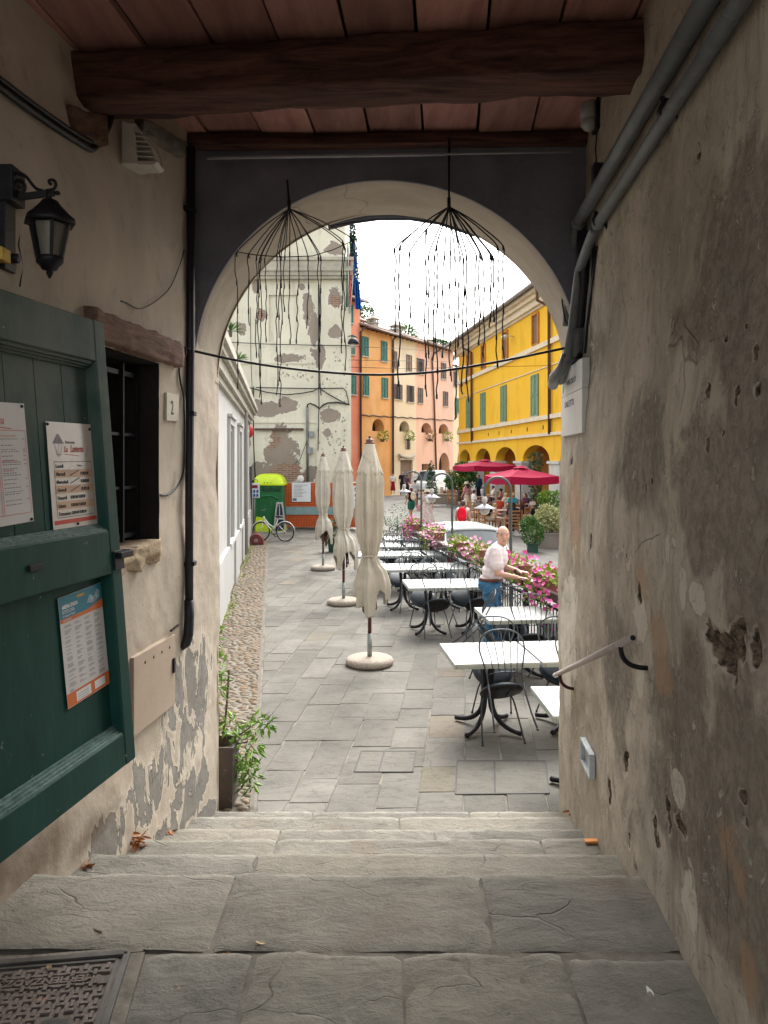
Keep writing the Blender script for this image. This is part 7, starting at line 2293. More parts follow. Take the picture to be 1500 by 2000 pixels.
# inspection covers let into the paving
for (lab, P) in (('small stone inspection cover with iron rim in the paving before the steps', [(706, 1468), (812, 1468), (806, 1508), (692, 1508)]), ('large stone inspection cover with iron rim beside the front table base', [(893, 1487), (1066, 1487), (1072, 1550), (890, 1552)])):
    Q = [gr(x, y) for x, y in P]; o = thing('inspection_cover', lab, 'inspection cover', sum(Q, V()) / 4)
    mb = MB()
    for i in range(4): mb.bar(Q[i] + V((0, 0, .003)), Q[(i + 1) % 4] + V((0, 0, .003)), .014, .008)
    m1, m2 = Q[0].lerp(Q[1], .42), Q[3].lerp(Q[2], .42); mb.bar(m1 + V((0, 0, .003)), m2 + V((0, 0, .003)), .016, .007)
    wb(mb, 'rim', mat('dull_iron_rim', (.05, .047, .043), .7, .2, var=.3), o)
    mb = MB(); mb.add([q + V((0, 0, .0045)) for q in Q], [(0, 1, 2, 3)]); mb.attr = {'tint': [(.86, .86, .85)] * 4}; wb(mb, 'slab', M_SLAB, o)
# ================================================================== PEOPLE
def sz(Y): return ZS + 0.30 * smooth(36, 60, Y)
M_SKIN = mat('skin', (.50, .285, .21), .55, var=.10, vs=14, spec=.35)
M_SKINT = mat('tanned_skin', (.42, .21, .135), .55, var=.10, vs=14, spec=.35)
def cloth(n, c): return mat('cloth_' + n, c, .9, var=.14, vs=9, bump=.25, bs=30, spec=.1)
C_WHITE, C_BLACK, C_RED, C_TEAL = cloth('white', (.66, .64, .63)), cloth('black', (.014, .014, .018)), cloth('dark_red', (.22, .015, .035)), cloth('teal', (.03, .19, .26))
C_NAVY, C_GREEN, C_PINK, C_CREAM = cloth('navy', (.02, .028, .055)), cloth('bottle_green', (.025, .11, .085)), cloth('dusty_pink', (.45, .22, .24)), cloth('cream', (.55, .46, .36))
C_PURP, C_GREY, C_DENIM = cloth('dark_plum', (.07, .025, .05)), cloth('grey', (.25, .24, .25)), cloth('denim', (.05, .09, .15))
M_FLOR = NB('floral_cotton'); 
M_FLOR = M_FLOR.out(M_FLOR.mix(M_FLOR.step(M_FLOR.voro(M_FLOR.O, 17), .25, .4), (.30, .14, .17), (.58, .50, .48)), .9, spec=.1)
b = NB('striped_jersey'); w_ = b.n('ShaderNodeTexWave', bands_direction='Z'); b.put(w_.inputs['Vector'], b.O); w_.inputs['Scale'].default_value = 4.2
M_STRIPE = b.out(b.mix(b.step(w_.outputs['Fac'], .55, .65), (.62, .6, .6), (.04, .05, .1)), .9, spec=.1)
HAIR = {k: mat('hair_' + k, c, .6, var=.25, vs=40, bump=.5, bs=120) for k, c in (('brown', (.055, .028, .016)), ('black', (.012, .010, .010)), ('blonde', (.42, .28, .12)), ('white', (.55, .53, .50)), ('grey', (.25, .235, .22)), ('auburn', (.11, .035, .02)))}
M_SHOE = mat('dark_shoe', (.03, .025, .022), .6); M_SHOEW = mat('white_shoe', (.6, .6, .58), .6)

def J_stand():
    return dict(pel=(0, 0, .93), waist=(0, 0, 1.06), chest=(.01, 0, 1.26), neck=(0, 0, 1.44), head=(.03, 0, 1.575),
                shR=(0, -.175, 1.40), shL=(0, .175, 1.40), elR=(-.02, -.23, 1.12), elL=(-.02, .23, 1.12), wrR=(.06, -.24, .88), wrL=(.06, .24, .88),
                hipR=(0, -.09, .90), hipL=(0, .09, .90), knR=(.02, -.10, .49), knL=(.02, .10, .49), anR=(-.02, -.10, .08), anL=(-.02, .10, .08), fR=(0, 0, 0), fL=(0, 0, 0))
def J_walk():
    j = J_stand(); j.update(knR=(.16, -.09, .52), anR=(.22, -.09, .10), knL=(-.02, .09, .50), anL=(-.26, .09, .15), elR=(-.08, -.23, 1.13), wrR=(-.04, -.25, .90), elL=(.04, .23, 1.13), wrL=(.18, .22, .95)); return j
def J_sit():
    return dict(pel=(0, 0, .53), waist=(-.02, 0, .66), chest=(-.03, 0, .86), neck=(-.02, 0, 1.04), head=(.02, 0, 1.175),
                shR=(-.03, -.175, 1.0), shL=(-.03, .175, 1.0), elR=(.06, -.23, .76), elL=(.06, .23, .76), wrR=(.28, -.16, .76), wrL=(.28, .16, .76),
                hipR=(.02, -.09, .50), hipL=(.02, .09, .50), knR=(.42, -.11, .52), knL=(.42, .11, .52), anR=(.40, -.11, .08), anL=(.40, .11, .08), fR=(0, 0, 0), fL=(0, 0, 0))
def trim(o, lo, hi):
    b_ = bmesh.new(); b_.from_mesh(o.data)
    for z, n in ((lo, -1), (hi, 1)):
        if z is not None: bmesh.ops.bisect_plane(b_, geom=b_.verts[:] + b_.edges[:] + b_.faces[:], plane_co=(0, 0, z), plane_no=(0, 0, n), clear_outer=True)
    b_.to_mesh(o.data); b_.free()
def person(label, pos, ang, h, J, wear, skin=None, hair='brown', style='short', hat=None, bag=None, voxel=.02, fat=1.0, group=None, face=None, detail=False, name='person', shoes=None, cuts=None):
    skin = skin or M_SKIN
    P = thing(name, label, 'person', pos, ang, group)
    k = h / 1.70
    j = {a: V(b2) * k for a, b2 in J.items()}
    g = lambda r: r * k * fat
    def torso(mb, d, lo=True):
        ax = (j['chest'] - j['pel'])
        rot = ax.to_track_quat('Z', 'X').to_matrix() if ax.length > 0 else None
        rot = Matrix.Rotation(atan2(ax.x, ax.z), 3, 'Y')
        if lo: mb.ell(j['pel'], (g(.115) + d, g(.155) + d, .12 * k), rot=rot)
        mb.ell(j['waist'], (g(.105) + d, g(.14) + d, .15 * k), rot=rot)
        mb.ell(j['chest'], (g(.112) + d, g(.16) + d, .19 * k), rot=rot)
        mb.cap(j['shR'] + V((0, .03, 0)), j['shL'] - V((0, .03, 0)), .062 * k + d, .062 * k + d)
    def seg(mb, a, b2, r0, r1, d=0, f=1.0):
        p, q = j[a], j[b2]; mb.cap(p, p.lerp(q, f), r0 * k + d, (r0 + (r1 - r0) * f) * k + d)
    fa = face if face is not None else 0.0
    FR = Matrix.Rotation(fa, 3, 'Z')
    hc = j['head']
    def hp(x, y, z): return hc + FR @ (V((x, y, z)) * k)
    mb = MB()
    torso(mb, 0)
    mb.cap(j['neck'] - V((0, 0, .05 * k)), hc - V((.01, 0, .04 * k)), .056 * k, .05 * k)
    mb.ell(hc + V((0, 0, .02 * k)), (.096 * k, .077 * k, .098 * k), 18, 12, rot=FR)
    mb.ell(hp(.018, 0, -.055), (.070 * k, .058 * k, .065 * k), 14, 9, rot=FR)
    if detail:
        mb.ell(hp(.058, 0, -.088), (.030, .034, .024), rot=FR)            # chin
        mb.cap(hp(.085, 0, .022), hp(.108, 0, -.026), .009, .0145)          # nose
        for s_ in (-1, 1):
            mb.ell(hp(.098, s_ * .012, -.028), (.009, .008, .008))
            mb.cap(hp(.086, s_ * .012, .036), hp(.068, s_ * .052, .034), .011, .010)   # brow
            mb.ell(hp(.058, s_ * .038, -.028), (.026, .020, .030))                       # cheek
            mb.ell(hp(-.005, s_ * .079, -.005), (.018, .008, .032), rot=FR)             # ear
        mb.cap(hp(.086, -.02, -.054), hp(.086, .02, -.054), .008, .008)
        mb.cap(hp(.083, -.016, -.066), hp(.083, .016, -.066), .009, .009)
        mb.ell(hp(.02, 0, -.11), (.045, .045, .03))
    else:
        mb.cap(hp(.085, 0, .02), hp(.106, 0, -.022), .012, .016)
        for s_ in (-1, 1): mb.ell(hp(0, s_ * .078, -.005), (.018, .012, .03))
    for s_ in 'RL':
        seg(mb, 'sh' + s_, 'el' + s_, .050, .040); seg(mb, 'el' + s_, 'wr' + s_, .040, .027)
        seg(mb, 'hip' + s_, 'kn' + s_, .082, .055); seg(mb, 'kn' + s_, 'an' + s_, .055, .036)
        a = j['an' + s_]; mb.cap(a + V((-.03, 0, -.04)) * k, a + V((.13, 0, -.055)) * k, .034 * k, .028 * k)
        w0 = j['wr' + s_]; d = (w0 - j['el' + s_]).normalized()
        hd = HANDS.get(label, {}).get(s_)
        if hd:                                                # modelled hand: palm, four fingers, thumb
            d, up = V(hd[0]).normalized(), V(hd[1]).normalized(); sd = d.cross(up).normalized()
            sg = 1 if s_ == 'R' else -1
            pc = w0 + d * .045
            for q in (-.026, -.009, .009, .026): mb.cap(w0 + sd * q * .7, w0 + d * .085 + sd * q, .015, .0125)
            for i, (q, L) in enumerate(((-.030, .070), (-.010, .080), (.010, .076), (.029, .058))):
                q *= sg; b0 = w0 + d * .088 + sd * q
                b1 = b0 + d * L * .42 + sd * q * .12 + up * .004; b2_ = b1 + d * L * .30 - up * .010; b3 = b2_ + d * L * .24 - up * .014
                mb.cap(b0, b1, .0098, .0090); mb.cap(b1, b2_, .0090, .0082); mb.cap(b2_, b3, .0082, .0070)
            t0 = w0 + d * .028 - sd * sg * .026; t1 = t0 - sd * sg * .028 + d * .026 - up * .006; t2 = t1 - sd * sg * .012 + d * .028 - up * .008
            mb.cap(t0, t1, .0125, .0105); mb.cap(t1, t2, .0105, .0085)
        else:
            mb.ell(w0 + d * .045 * k, (.042 * k, .022 * k, .042 * k))
            for q in (-.018, -.006, .006, .018): mb.cap(w0 + d * .07 * k + V((0, q, 0)), w0 + d * .135 * k + V((.012, q, 0)), .0105, .009)
            mb.cap(w0 + d * .03 * k, w0 + d * .07 * k + V((.035, 0, 0)), .012, .010)
    remeshed(mb, 'body', skin, P, voxel, 3 if not detail else 2)
    for (nm, m, parts, d) in wear:
        mb = MB()
        for p in parts:
            if p == 'torso': torso(mb, d)
            elif p == 'upper': torso(mb, d, False)
            elif p == 'hips': mb.ell(j['pel'], (g(.118) + d, g(.158) + d, .115 * k)); mb.ell(j['pel'] + V((0, 0, .05)), (g(.108) + d, g(.146) + d, .09 * k))
            elif p == 'short':
                for s_ in 'RL': seg(mb, 'sh' + s_, 'el' + s_, .056, .060, d, .62)
            elif p == 'long':
                for s_ in 'RL': seg(mb, 'sh' + s_, 'el' + s_, .052, .042, d); seg(mb, 'el' + s_, 'wr' + s_, .042, .034, d)
            elif p == 'thigh':
                for s_ in 'RL': seg(mb, 'hip' + s_, 'kn' + s_, .088, .072, d, .55)
            elif p == 'legs':
                for s_ in 'RL': seg(mb, 'hip' + s_, 'kn' + s_, .088, .066, d); seg(mb, 'kn' + s_, 'an' + s_, .066, .055, d)
            elif p[0] == 'skirt':
                zb, rb = p[1] * k, p[2] * k
                c = j['pel']; n = 24; pts = []
                lean = p[3] if len(p) > 3 else 0
                for f in range(9):
                    f /= 8; z = c.z + .10 * k + (zb - c.z - .10 * k) * f
                    pts.append((z, .118 * k + (rb - .118 * k) * f ** .8, f))
                vs = [(c.x - lean * f + (r * .8) * cos(t_) * (1 + .10 * f * sin(6 * t_)), r * sin(t_) * (1 + .10 * f * sin(6 * t_)), z) for z, r, f in pts for t_ in [2 * pi * i / n for i in range(n)]]
                mb.add(vs, [(a * n + i, a * n + (i + 1) % n, (a + 1) * n + (i + 1) % n, (a + 1) * n + i) for a in range(8) for i in range(n)] + [tuple(range(n))] + [tuple(8 * n + i for i in range(n))])
        go = remeshed(mb, nm, m, P, max(voxel * .9, .008), 3)
        if cuts and nm in cuts: trim(go, *cuts[nm])
        if detail:
            nv = [v.normal.copy() for v in go.data.vertices]
            for v, n_ in zip(go.data.vertices, nv):
                p = v.co; q = V((p.x * 5 + p.z * 4, p.y * 5, p.z * 9 - p.x * 5))
                w_ = 1 - abs(mnoise.noise(q)) * 2.2; lowz = 1 + .8 * smooth(1.2, 1.0, p.z)
                v.co = p + n_ * ((.007 * w_ + .004 * mnoise.noise(q * 2.3)) * lowz)
    mb = MB()
    if style == 'bald':
        def hair_(u, v):
            a = radians(66 + 228 * u); beh = smooth(.25, .9, -cos(a))
            zl = .022 - .085 * smooth(.12, .45, -cos(a)); zh = .050 + .012 * beh
            z = zl + (zh - zl) * v; e = sqrt(max(.05, 1 - ((z - .02) / .098) ** 2))
            rr = 1.045 + .05 * sin(pi * v) + .02 * mnoise.noise(V((u * 30, v * 9, 2)))
            return hp(.096 * cos(a) * e * rr, .077 * sin(a) * e * rr, z)
        mb.grid(60, 12, hair_)
        ho = mb.build('hair', HAIR[hair], P); sm_ = ho.modifiers.new('t', 'SOLIDIFY'); sm_.thickness = .006
    else:
        mb.ell(hp(-.014, 0, .032), (.098 * k, .086 * k, .10 * k), 16, 10, rot=FR)
        if style == 'long':
            for q in (-.05, 0, .05): mb.cap(hp(-.065, q, .02), hp(-.095, q * 1.3, -.24), .045 * k, .03 * k)
        if style == 'bun': mb.ell(hp(-.10, 0, .06), .045 * k); mb.ell(hp(-.06, 0, -.03), (.05, .07, .06))
        if style == 'curly':
            r_ = random.Random(1)
            for _ in range(26): a = r_.uniform(0, 6.28); e = r_.uniform(-.3, 1.4); mb.ell(hp(-.02 + .1 * cos(a) * cos(e), .1 * sin(a) * cos(e), .035 + .1 * sin(e)), .036)
    if style != 'bald':
        remeshed(mb, 'hair', HAIR[hair], P, voxel * (.8 if not detail else .9), 1)
    if hat:
        mb = MB(); T = Matrix.Translation(hp(-.01, 0, .06)) @ Matrix.Rotation(fa, 4, 'Z') @ Matrix.Rotation(.12, 4, 'Y')
        if hat[0] == 'brim': mb.lathe([(.10, .11), (.118, .06), (.122, .0), (.20, -.022), (.205, -.03), (.12, -.012)], 22, (0, 0, 0), T)
        else: mb.lathe([(.02, .11), (.08, .10), (.118, .05), (.122, -.01), (.14, -.03), (.11, -.012)], 20, (0, 0, 0), T)
        mb.build('hat', hat[1], P)
    for s_ in 'RL':
        a = j['an' + s_]; mb = MB(); mb.cap(a + V((-.04, 0, -.045)) * k, a + V((.15, 0, -.058)) * k, .040 * k, .033 * k); mb.cap(a + V((-.03, 0, -.02)) * k, a + V((.03, 0, -.04)) * k, .042 * k, .04 * k)
        mb.v = [(x, y, max(z, .0)) for x, y, z in mb.v]; mb.build('shoe', shoes or M_SHOE, P)
    if detail:
        for s_ in (-1, 1):
            mb = MB(); mb.ell(hp(.079, s_ * .031, .013), (.010, .014, .0075), 10, 7, rot=FR); mb.build('eye', mat('eye_dark', (.035, .025, .02), .3), P)
            mb = MB(); mb.cap(hp(.094, s_ * .014, .040), hp(.074, s_ * .050, .042), .0055, .0045); mb.build('eyebrow', HAIR['grey'], P)
        mb = MB(); mb.cap(hp(.0925, -.021, -.0598), hp(.0925, .021, -.0598), .0032, .0032); mb.build('mouth', mat('lip_shadow', (.16, .05, .045), .6), P)
    return P
HANDS = {}
OLD = 'elderly bald man in pale pink t-shirt and jeans leaning with both hands on the railing'
HANDS[OLD] = {'R': ((.93, .25, -.12), (.1, 0, 1)), 'L': ((.9, -.35, -.1), (.1, 0, 1))}
J = J_stand()
J.update(pel=(-.02, 0, .93), waist=(.02, 0, 1.06), chest=(.06, 0, 1.25), neck=(.105, 0, 1.415), head=(.15, -.01, 1.545),
         shR=(.07, -.185, 1.36), shL=(.09, .18, 1.37), elR=(.10, -.25, 1.09), elL=(.14, .22, 1.12), wrR=(.34, -.19, 1.04), wrL=(.34, .10, 1.08),
         knR=(.03, -.10, .49), anR=(-.04, -.11, .08), knL=(.05, .10, .49), anL=(.04, .11, .08))
om = person(OLD, (1.43, 10.25, 0), -.22, 1.77, J, [('jeans', mat('blue_jeans', (.045, .14, .26), .85, var=.35, vs=6, bump=.3, bs=40, spec=.15), ['hips', 'legs'], .016), ('t_shirt', mat('pale_pink_cotton', (.66, .585, .60), .9, var=.05, vs=5, bump=.3, bs=18, spec=.1), ['torso', 'short'], .024)],
            skin=M_SKIN, hair='grey', style='bald', voxel=.0068, fat=1.10, face=-1.30, detail=True, cuts={'t_shirt': (1.028, None), 'jeans': (None, 1.038)})
mb = MB(); mb.lathe([(.156, 1.008), (.162, 1.011), (.162, 1.045), (.156, 1.048)], 32, (0, 0, 0), Matrix.Translation((-.004, 0, 0)) @ Matrix.Diagonal((1.0, 1.24, 1, 1)), cap=False); mb.build('belt', mat('brown_leather_belt', (.10, .025, .015), .5), om)
mb = MB(); wl2 = V(J['wrL']) * (1.77 / 1.70); mb.cyl(wl2 + V((-.045, .02, 0)), wl2 + V((-.015, .0, -.004)), .032, .031, 14); mb.build('watch', M_BLACK, om)

def pp(x, D): q = at(x, 900, D); return V((q.x, D, sz(D)))
WALK = 'people walking across the square'
b90 = pi / 2
person('person in white blouse and dark red skirt standing by the orange house', pp(767.5, 61), -b90, 1.62, J_stand(), [('skirt', C_RED, ['hips', ('skirt', .25, .2)], .014), ('blouse', C_WHITE, ['torso', 'short'], .016)], hair='black', group=WALK)
person('grey-haired person in black clothes standing before the plank door', pp(786, 58), b90, 1.78, J_stand(), [('trousers', C_BLACK, ['hips', 'legs'], .014), ('shirt', C_BLACK, ['torso', 'short'], .018)], hair='grey', group=WALK)
person('person in dark plum top standing beside the one in black', pp(795.5, 54), .4, 1.68, J_stand(), [('trousers', C_BLACK, ['hips', 'legs'], .014), ('top', C_PURP, ['torso', 'short'], .018)], hair='auburn', group=WALK)
person('fair-haired person in pale shirt standing behind the white van front', pp(811, 60), -2.2, 1.85, J_stand(), [('trousers', C_CREAM, ['hips', 'legs'], .014), ('shirt', C_WHITE, ['torso', 'long'], .018)], hair='brown', group=WALK)
person('person in striped top and blue jeans seen through the farthest lamp hoop', pp(811, 45), b90, 1.70, J_walk(), [('jeans', C_DENIM, ['hips', 'legs'], .014), ('top', M_STRIPE, ['torso', 'short'], .018)], hair='black', group=WALK)
p6 = person('walking woman in green shorts carrying a cream backpack', pp(803.5, 36.5), 2.0, 1.64, J_walk(), [('shorts', C_GREEN, ['hips', 'thigh'], .03), ('top', C_BLACK, ['torso'], .012)], skin=M_SKINT, hair='auburn', style='bun', group=WALK, shoes=M_SHOEW)
p7 = person('woman in long floral dress with white backpack and a round bag', pp(834.5, 34.0), 1.75, 1.60, J_walk(), [('dress', M_FLOR, ['torso', 'short', ('skirt', .22, .34, .10)], .014)], hair='auburn', hat=('brim', C_CREAM), group=WALK)
p8 = person('woman in a wide straw hat and dusty pink top walking past the cafe', pp(912, 42), 2.3, 1.68, J_walk(), [('skirt', C_CREAM, ['hips', ('skirt', .45, .24)], .014), ('top', C_PINK, ['torso', 'short'], .016)], hair='brown', style='long', hat=('brim', C_CREAM), group=WALK)
p9 = person('woman in white sleeveless top with a bright red backpack', pp(904, 24), 1.3, 1.66, J_walk(), [('jeans', C_NAVY, ['hips', 'legs'], .014), ('top', C_WHITE, ['torso'], .016)], skin=M_SKINT, hair='brown', style='short', group=WALK)
def backpack(P, label, ang, pos, m, s_=1.0, off=-.19, z=1.22):
    R = Matrix.Rotation(ang, 3, 'Z'); c = V(pos) + R @ V((off, 0, z))
    bk = thing('backpack', label, 'backpack', c, ang)
    mb = MB(); mb.ell((0, 0, 0), (.10 * s_, .15 * s_, .22 * s_)); mb.ell((-.05, 0, -.09), (.09 * s_, .12 * s_, .12 * s_)); mb.ell((0, 0, .08), (.09 * s_, .135 * s_, .16 * s_))
    remeshed(mb, 'bag', m, bk, .015, 3)
    mb = MB()
    for s3 in (-1, 1): mb.tube([(.05, s3 * .08, .20 * s_), (.17, s3 * .10, .22), (.31, s3 * .11, .14), (.33, s3 * .11, .0), (.24, s3 * .14, -.14), (.04, s3 * .12, -.16)], .016, 6)
    mb.build('strap', C_NAVY if m is not C_WHITE else C_WHITE, bk)
backpack(p9, 'bright red backpack worn by the woman in the white top', 1.3, pp(904, 24), cloth('bright_red', (.66, .012, .03)), 1.05)
backpack(p6, 'cream backpack worn by the woman in green shorts', 2.0, pp(803.5, 36.5), C_CREAM, .9)
backpack(p7, 'white backpack worn by the woman in the floral dress', 1.75, pp(834.5, 34.0), C_WHITE, .8)
mb = MB(); mb.ell((0, 0, 0), (.14, .07, .16)); q = pp(819, 34.2)
o = remeshed(mb, 'handbag', C_PINK, None, .015, 2); o.location = q + V((0, 0, .80)); tag(o, 'round dusty pink bag hanging at the side of the floral dress', 'bag')

# ---------------- cafe on the far right: chairs, tables, guests, red parasols
M_OAK = mat('honey_oak', (.30, .13, .045), .55, var=.25, vs=8)
ac = thing('cafe_armchair', '', 'chair', (0, 0, 0), 0, 'wooden armchairs of the cafe')
mb = MB(); mb.box((0, 0, .44), (.50, .52, .05)); mb.build('seat', M_OAK, ac, bevel=.008)
for sx_ in (-1, 1):
    mb = MB(); mb.bar((-.24, sx_ * .25, 0), (-.28, sx_ * .25, .98), .05, .05, up=V((0, 1, 0))); mb.build('leg', M_OAK, ac)
    mb = MB(); mb.bar((.23, sx_ * .25, 0), (.23, sx_ * .25, .64), .05, .05, up=V((0, 1, 0))); mb.build('leg', M_OAK, ac)
    mb = MB(); mb.bar((-.27, sx_ * .25, .65), (.27, sx_ * .25, .66), .06, .035); mb.build('armrest', M_OAK, ac)
mb = MB()
for z in (.56, .68, .80, .93): mb.bar((-.262 - .02 * (z - .5), -.25, z), (-.262 - .02 * (z - .5), .25, z), .022, .07)
mb.build('backrest', M_OAK, ac)
mb = MB(); mb.bar((-.24, -.23, .2), (.23, -.23, .2), .03, .04); mb.bar((-.24, .23, .2), (.23, .23, .2), .03, .04); mb.bar((-.24, -.24, .28), (-.24, .24, .28), .03, .04); mb.build('stretcher', M_OAK, ac)
firstc = [True]
def cafe_chair(x, D, a, lab):
    p = pp(x, D)
    if firstc[0]: firstc[0] = False; ac.location = p; ac.rotation_euler = (0, 0, a); ac['label'] = lab
    else: dup(ac, p, a, lab)
M_CT = mat('dark_wood_cafe_table', (.15, .07, .035), .5, var=.25, vs=6)
ct = thing('cafe_table', '', 'table', (0, 0, 0), 0, 'dark wooden tables of the cafe')
mb = MB(); mb.box((0, 0, .74), (.9, .9, .04)); mb.build('tabletop', M_CT, ct, bevel=.008)
for a in (-1, 1):
    for c in (-1, 1): mb = MB(); mb.bar((a * .38, c * .38, 0), (a * .38, c * .38, .72), .06, .06, up=V((0, 1, 0))); mb.build('leg', M_CT, ct)
for i, (x, D, a, lab) in enumerate(((893, 50, .3, 'dark cafe table beside the low trough with the big bush'), (946, 44, .2, 'dark cafe table under the farther red parasol'), (985, 33.5, .3, 'dark cafe table before the man in black, under the nearer red parasol'), (1022, 35, .2, 'dark cafe table by the grey pier behind the flowering shrub'))):
    if i == 0: ct.location = pp(x, D); ct.rotation_euler = (0, 0, a); ct['label'] = lab
    else: dup(ct, pp(x, D), a, lab)
cafe_chair(952, 31.5, .35, 'wooden cafe armchair nearest the street, the man in black sits on it')
cafe_chair(929, 36.5, .5, 'wooden cafe armchair with a jacket on its back behind the nearest lamp shade')
cafe_chair(871, 50.5, .2, 'empty wooden cafe armchair at the end of the trough')
cafe_chair(884, 47.5, 1.2, 'empty wooden cafe armchair in front of the table by the trough')
cafe_chair(916, 46, 2.6, 'empty wooden cafe armchair behind the woman in the straw hat')
cafe_chair(963, 45.5, pi, 'wooden cafe armchair of the white-shirted man deeper under the far parasol')
cafe_chair(1001, 38, -2.0, 'wooden cafe armchair of the blond guest in teal')
cafe_chair(1003, 30.2, 1.7, 'wooden cafe armchair turned away, of the dark-haired guest')
cafe_chair(1021, 32.2, 2.4, 'wooden cafe armchair of the long-haired woman beside the grey pier')
SEAT = 'guests seated at the cafe'
def sitter(lab, x, D, a, hgt, wear, **k): return person(lab, pp(x, D), a, hgt, J_sit(), wear, group=SEAT, **k)
sitter('seated man in black t-shirt and pale shorts, nearest cafe guest to the street', 953, 31.5, .35, 1.75, [('shorts', C_CREAM, ['hips', 'thigh'], .03), ('t_shirt', C_BLACK, ['torso', 'short'], .018)], hair='brown', shoes=M_SHOEW)
sitter('fair child in a light dress sitting beside the man in black', 967, 32.6, .2, 1.45, [('dress', C_CREAM, ['torso', 'hips', 'thigh'], .022)], hair='blonde', style='bun', shoes=M_SHOEW)
sitter('person in white shirt seated alone at the left end of the cafe', 926, 41, .2, 1.72, [('trousers', C_GREY, ['hips', 'legs'], .014), ('shirt', C_WHITE, ['torso', 'short'], .018)], hair='black')
sitter('man in white shirt seated facing the street below the far parasol', 963, 45, pi, 1.78, [('trousers', C_NAVY, ['hips', 'legs'], .014), ('shirt', C_WHITE, ['torso', 'short'], .018)], hair='brown')
sitter('woman in pale pink top seated right of the man in the white shirt', 978, 43.5, 2.8, 1.66, [('trousers', C_GREY, ['hips', 'legs'], .014), ('top', C_PINK, ['torso'], .016)], hair='black', style='bun')
sitter('blond guest in teal top facing the square', 1001, 38, -2.0, 1.68, [('trousers', C_NAVY, ['hips', 'legs'], .014), ('top', C_TEAL, ['torso', 'short'], .018)], hair='blonde', style='curly')
sitter('guest with long dark hair in navy top seen from behind', 1002, 30.2, 1.7, 1.66, [('trousers', C_NAVY, ['hips', 'legs'], .014), ('top', C_NAVY, ['torso', 'short'], .018)], hair='black', style='long')
sitter('woman with long auburn hair in dark dress beside the grey pier', 1019, 32.2, 2.4, 1.66, [('dress', C_NAVY, ['torso', 'hips', 'thigh'], .018)], hair='auburn', style='long')
sitter('guest in a white cap half hidden by the flowering shrub', 1041, 30.5, 2.9, 1.62, [('trousers', C_GREY, ['hips', 'legs'], .014), ('top', C_BLACK, ['torso', 'short'], .018)], hair='grey', hat=('cap', C_WHITE))
sitter('guest in red patterned top sitting at the dark table before the pier', 975, 36, 1.9, 1.6, [('trousers', C_GREY, ['hips', 'legs'], .014), ('top', cloth('coral_red', (.42, .06, .04)), ['torso', 'short'], .018)], hair='auburn', style='curly')
sitter('seated man in a striped top at the table under the farther crimson parasol', 944, 46, .3, 1.74, [('trousers', C_DENIM, ['hips', 'legs'], .014), ('top', M_STRIPE, ['torso', 'short'], .018)], hair='grey')
sitter('fair-haired guest in cream shirt sitting between the coral top and the teal top', 988, 38.5, 2.2, 1.68, [('trousers', C_GREY, ['hips', 'legs'], .014), ('shirt', C_CREAM, ['torso', 'short'], .018)], hair='blonde')
sitter('guest in a dark plum top sitting at the rear table beside the grey pier', 1026, 38, -2.6, 1.70, [('trousers', C_BLACK, ['hips', 'legs'], .014), ('top', C_PURP, ['torso', 'short'], .018)], hair='brown', style='long')
person('dark figure in a teal jacket standing in the shade of the arcade', pp(935.5, 52), -2.4, 1.72, J_stand(), [('trousers', C_BLACK, ['hips', 'legs'], .014), ('jacket', cloth('dark_teal', (.02, .05, .07)), ['torso', 'long'], .02)], hair='black', group=SEAT)

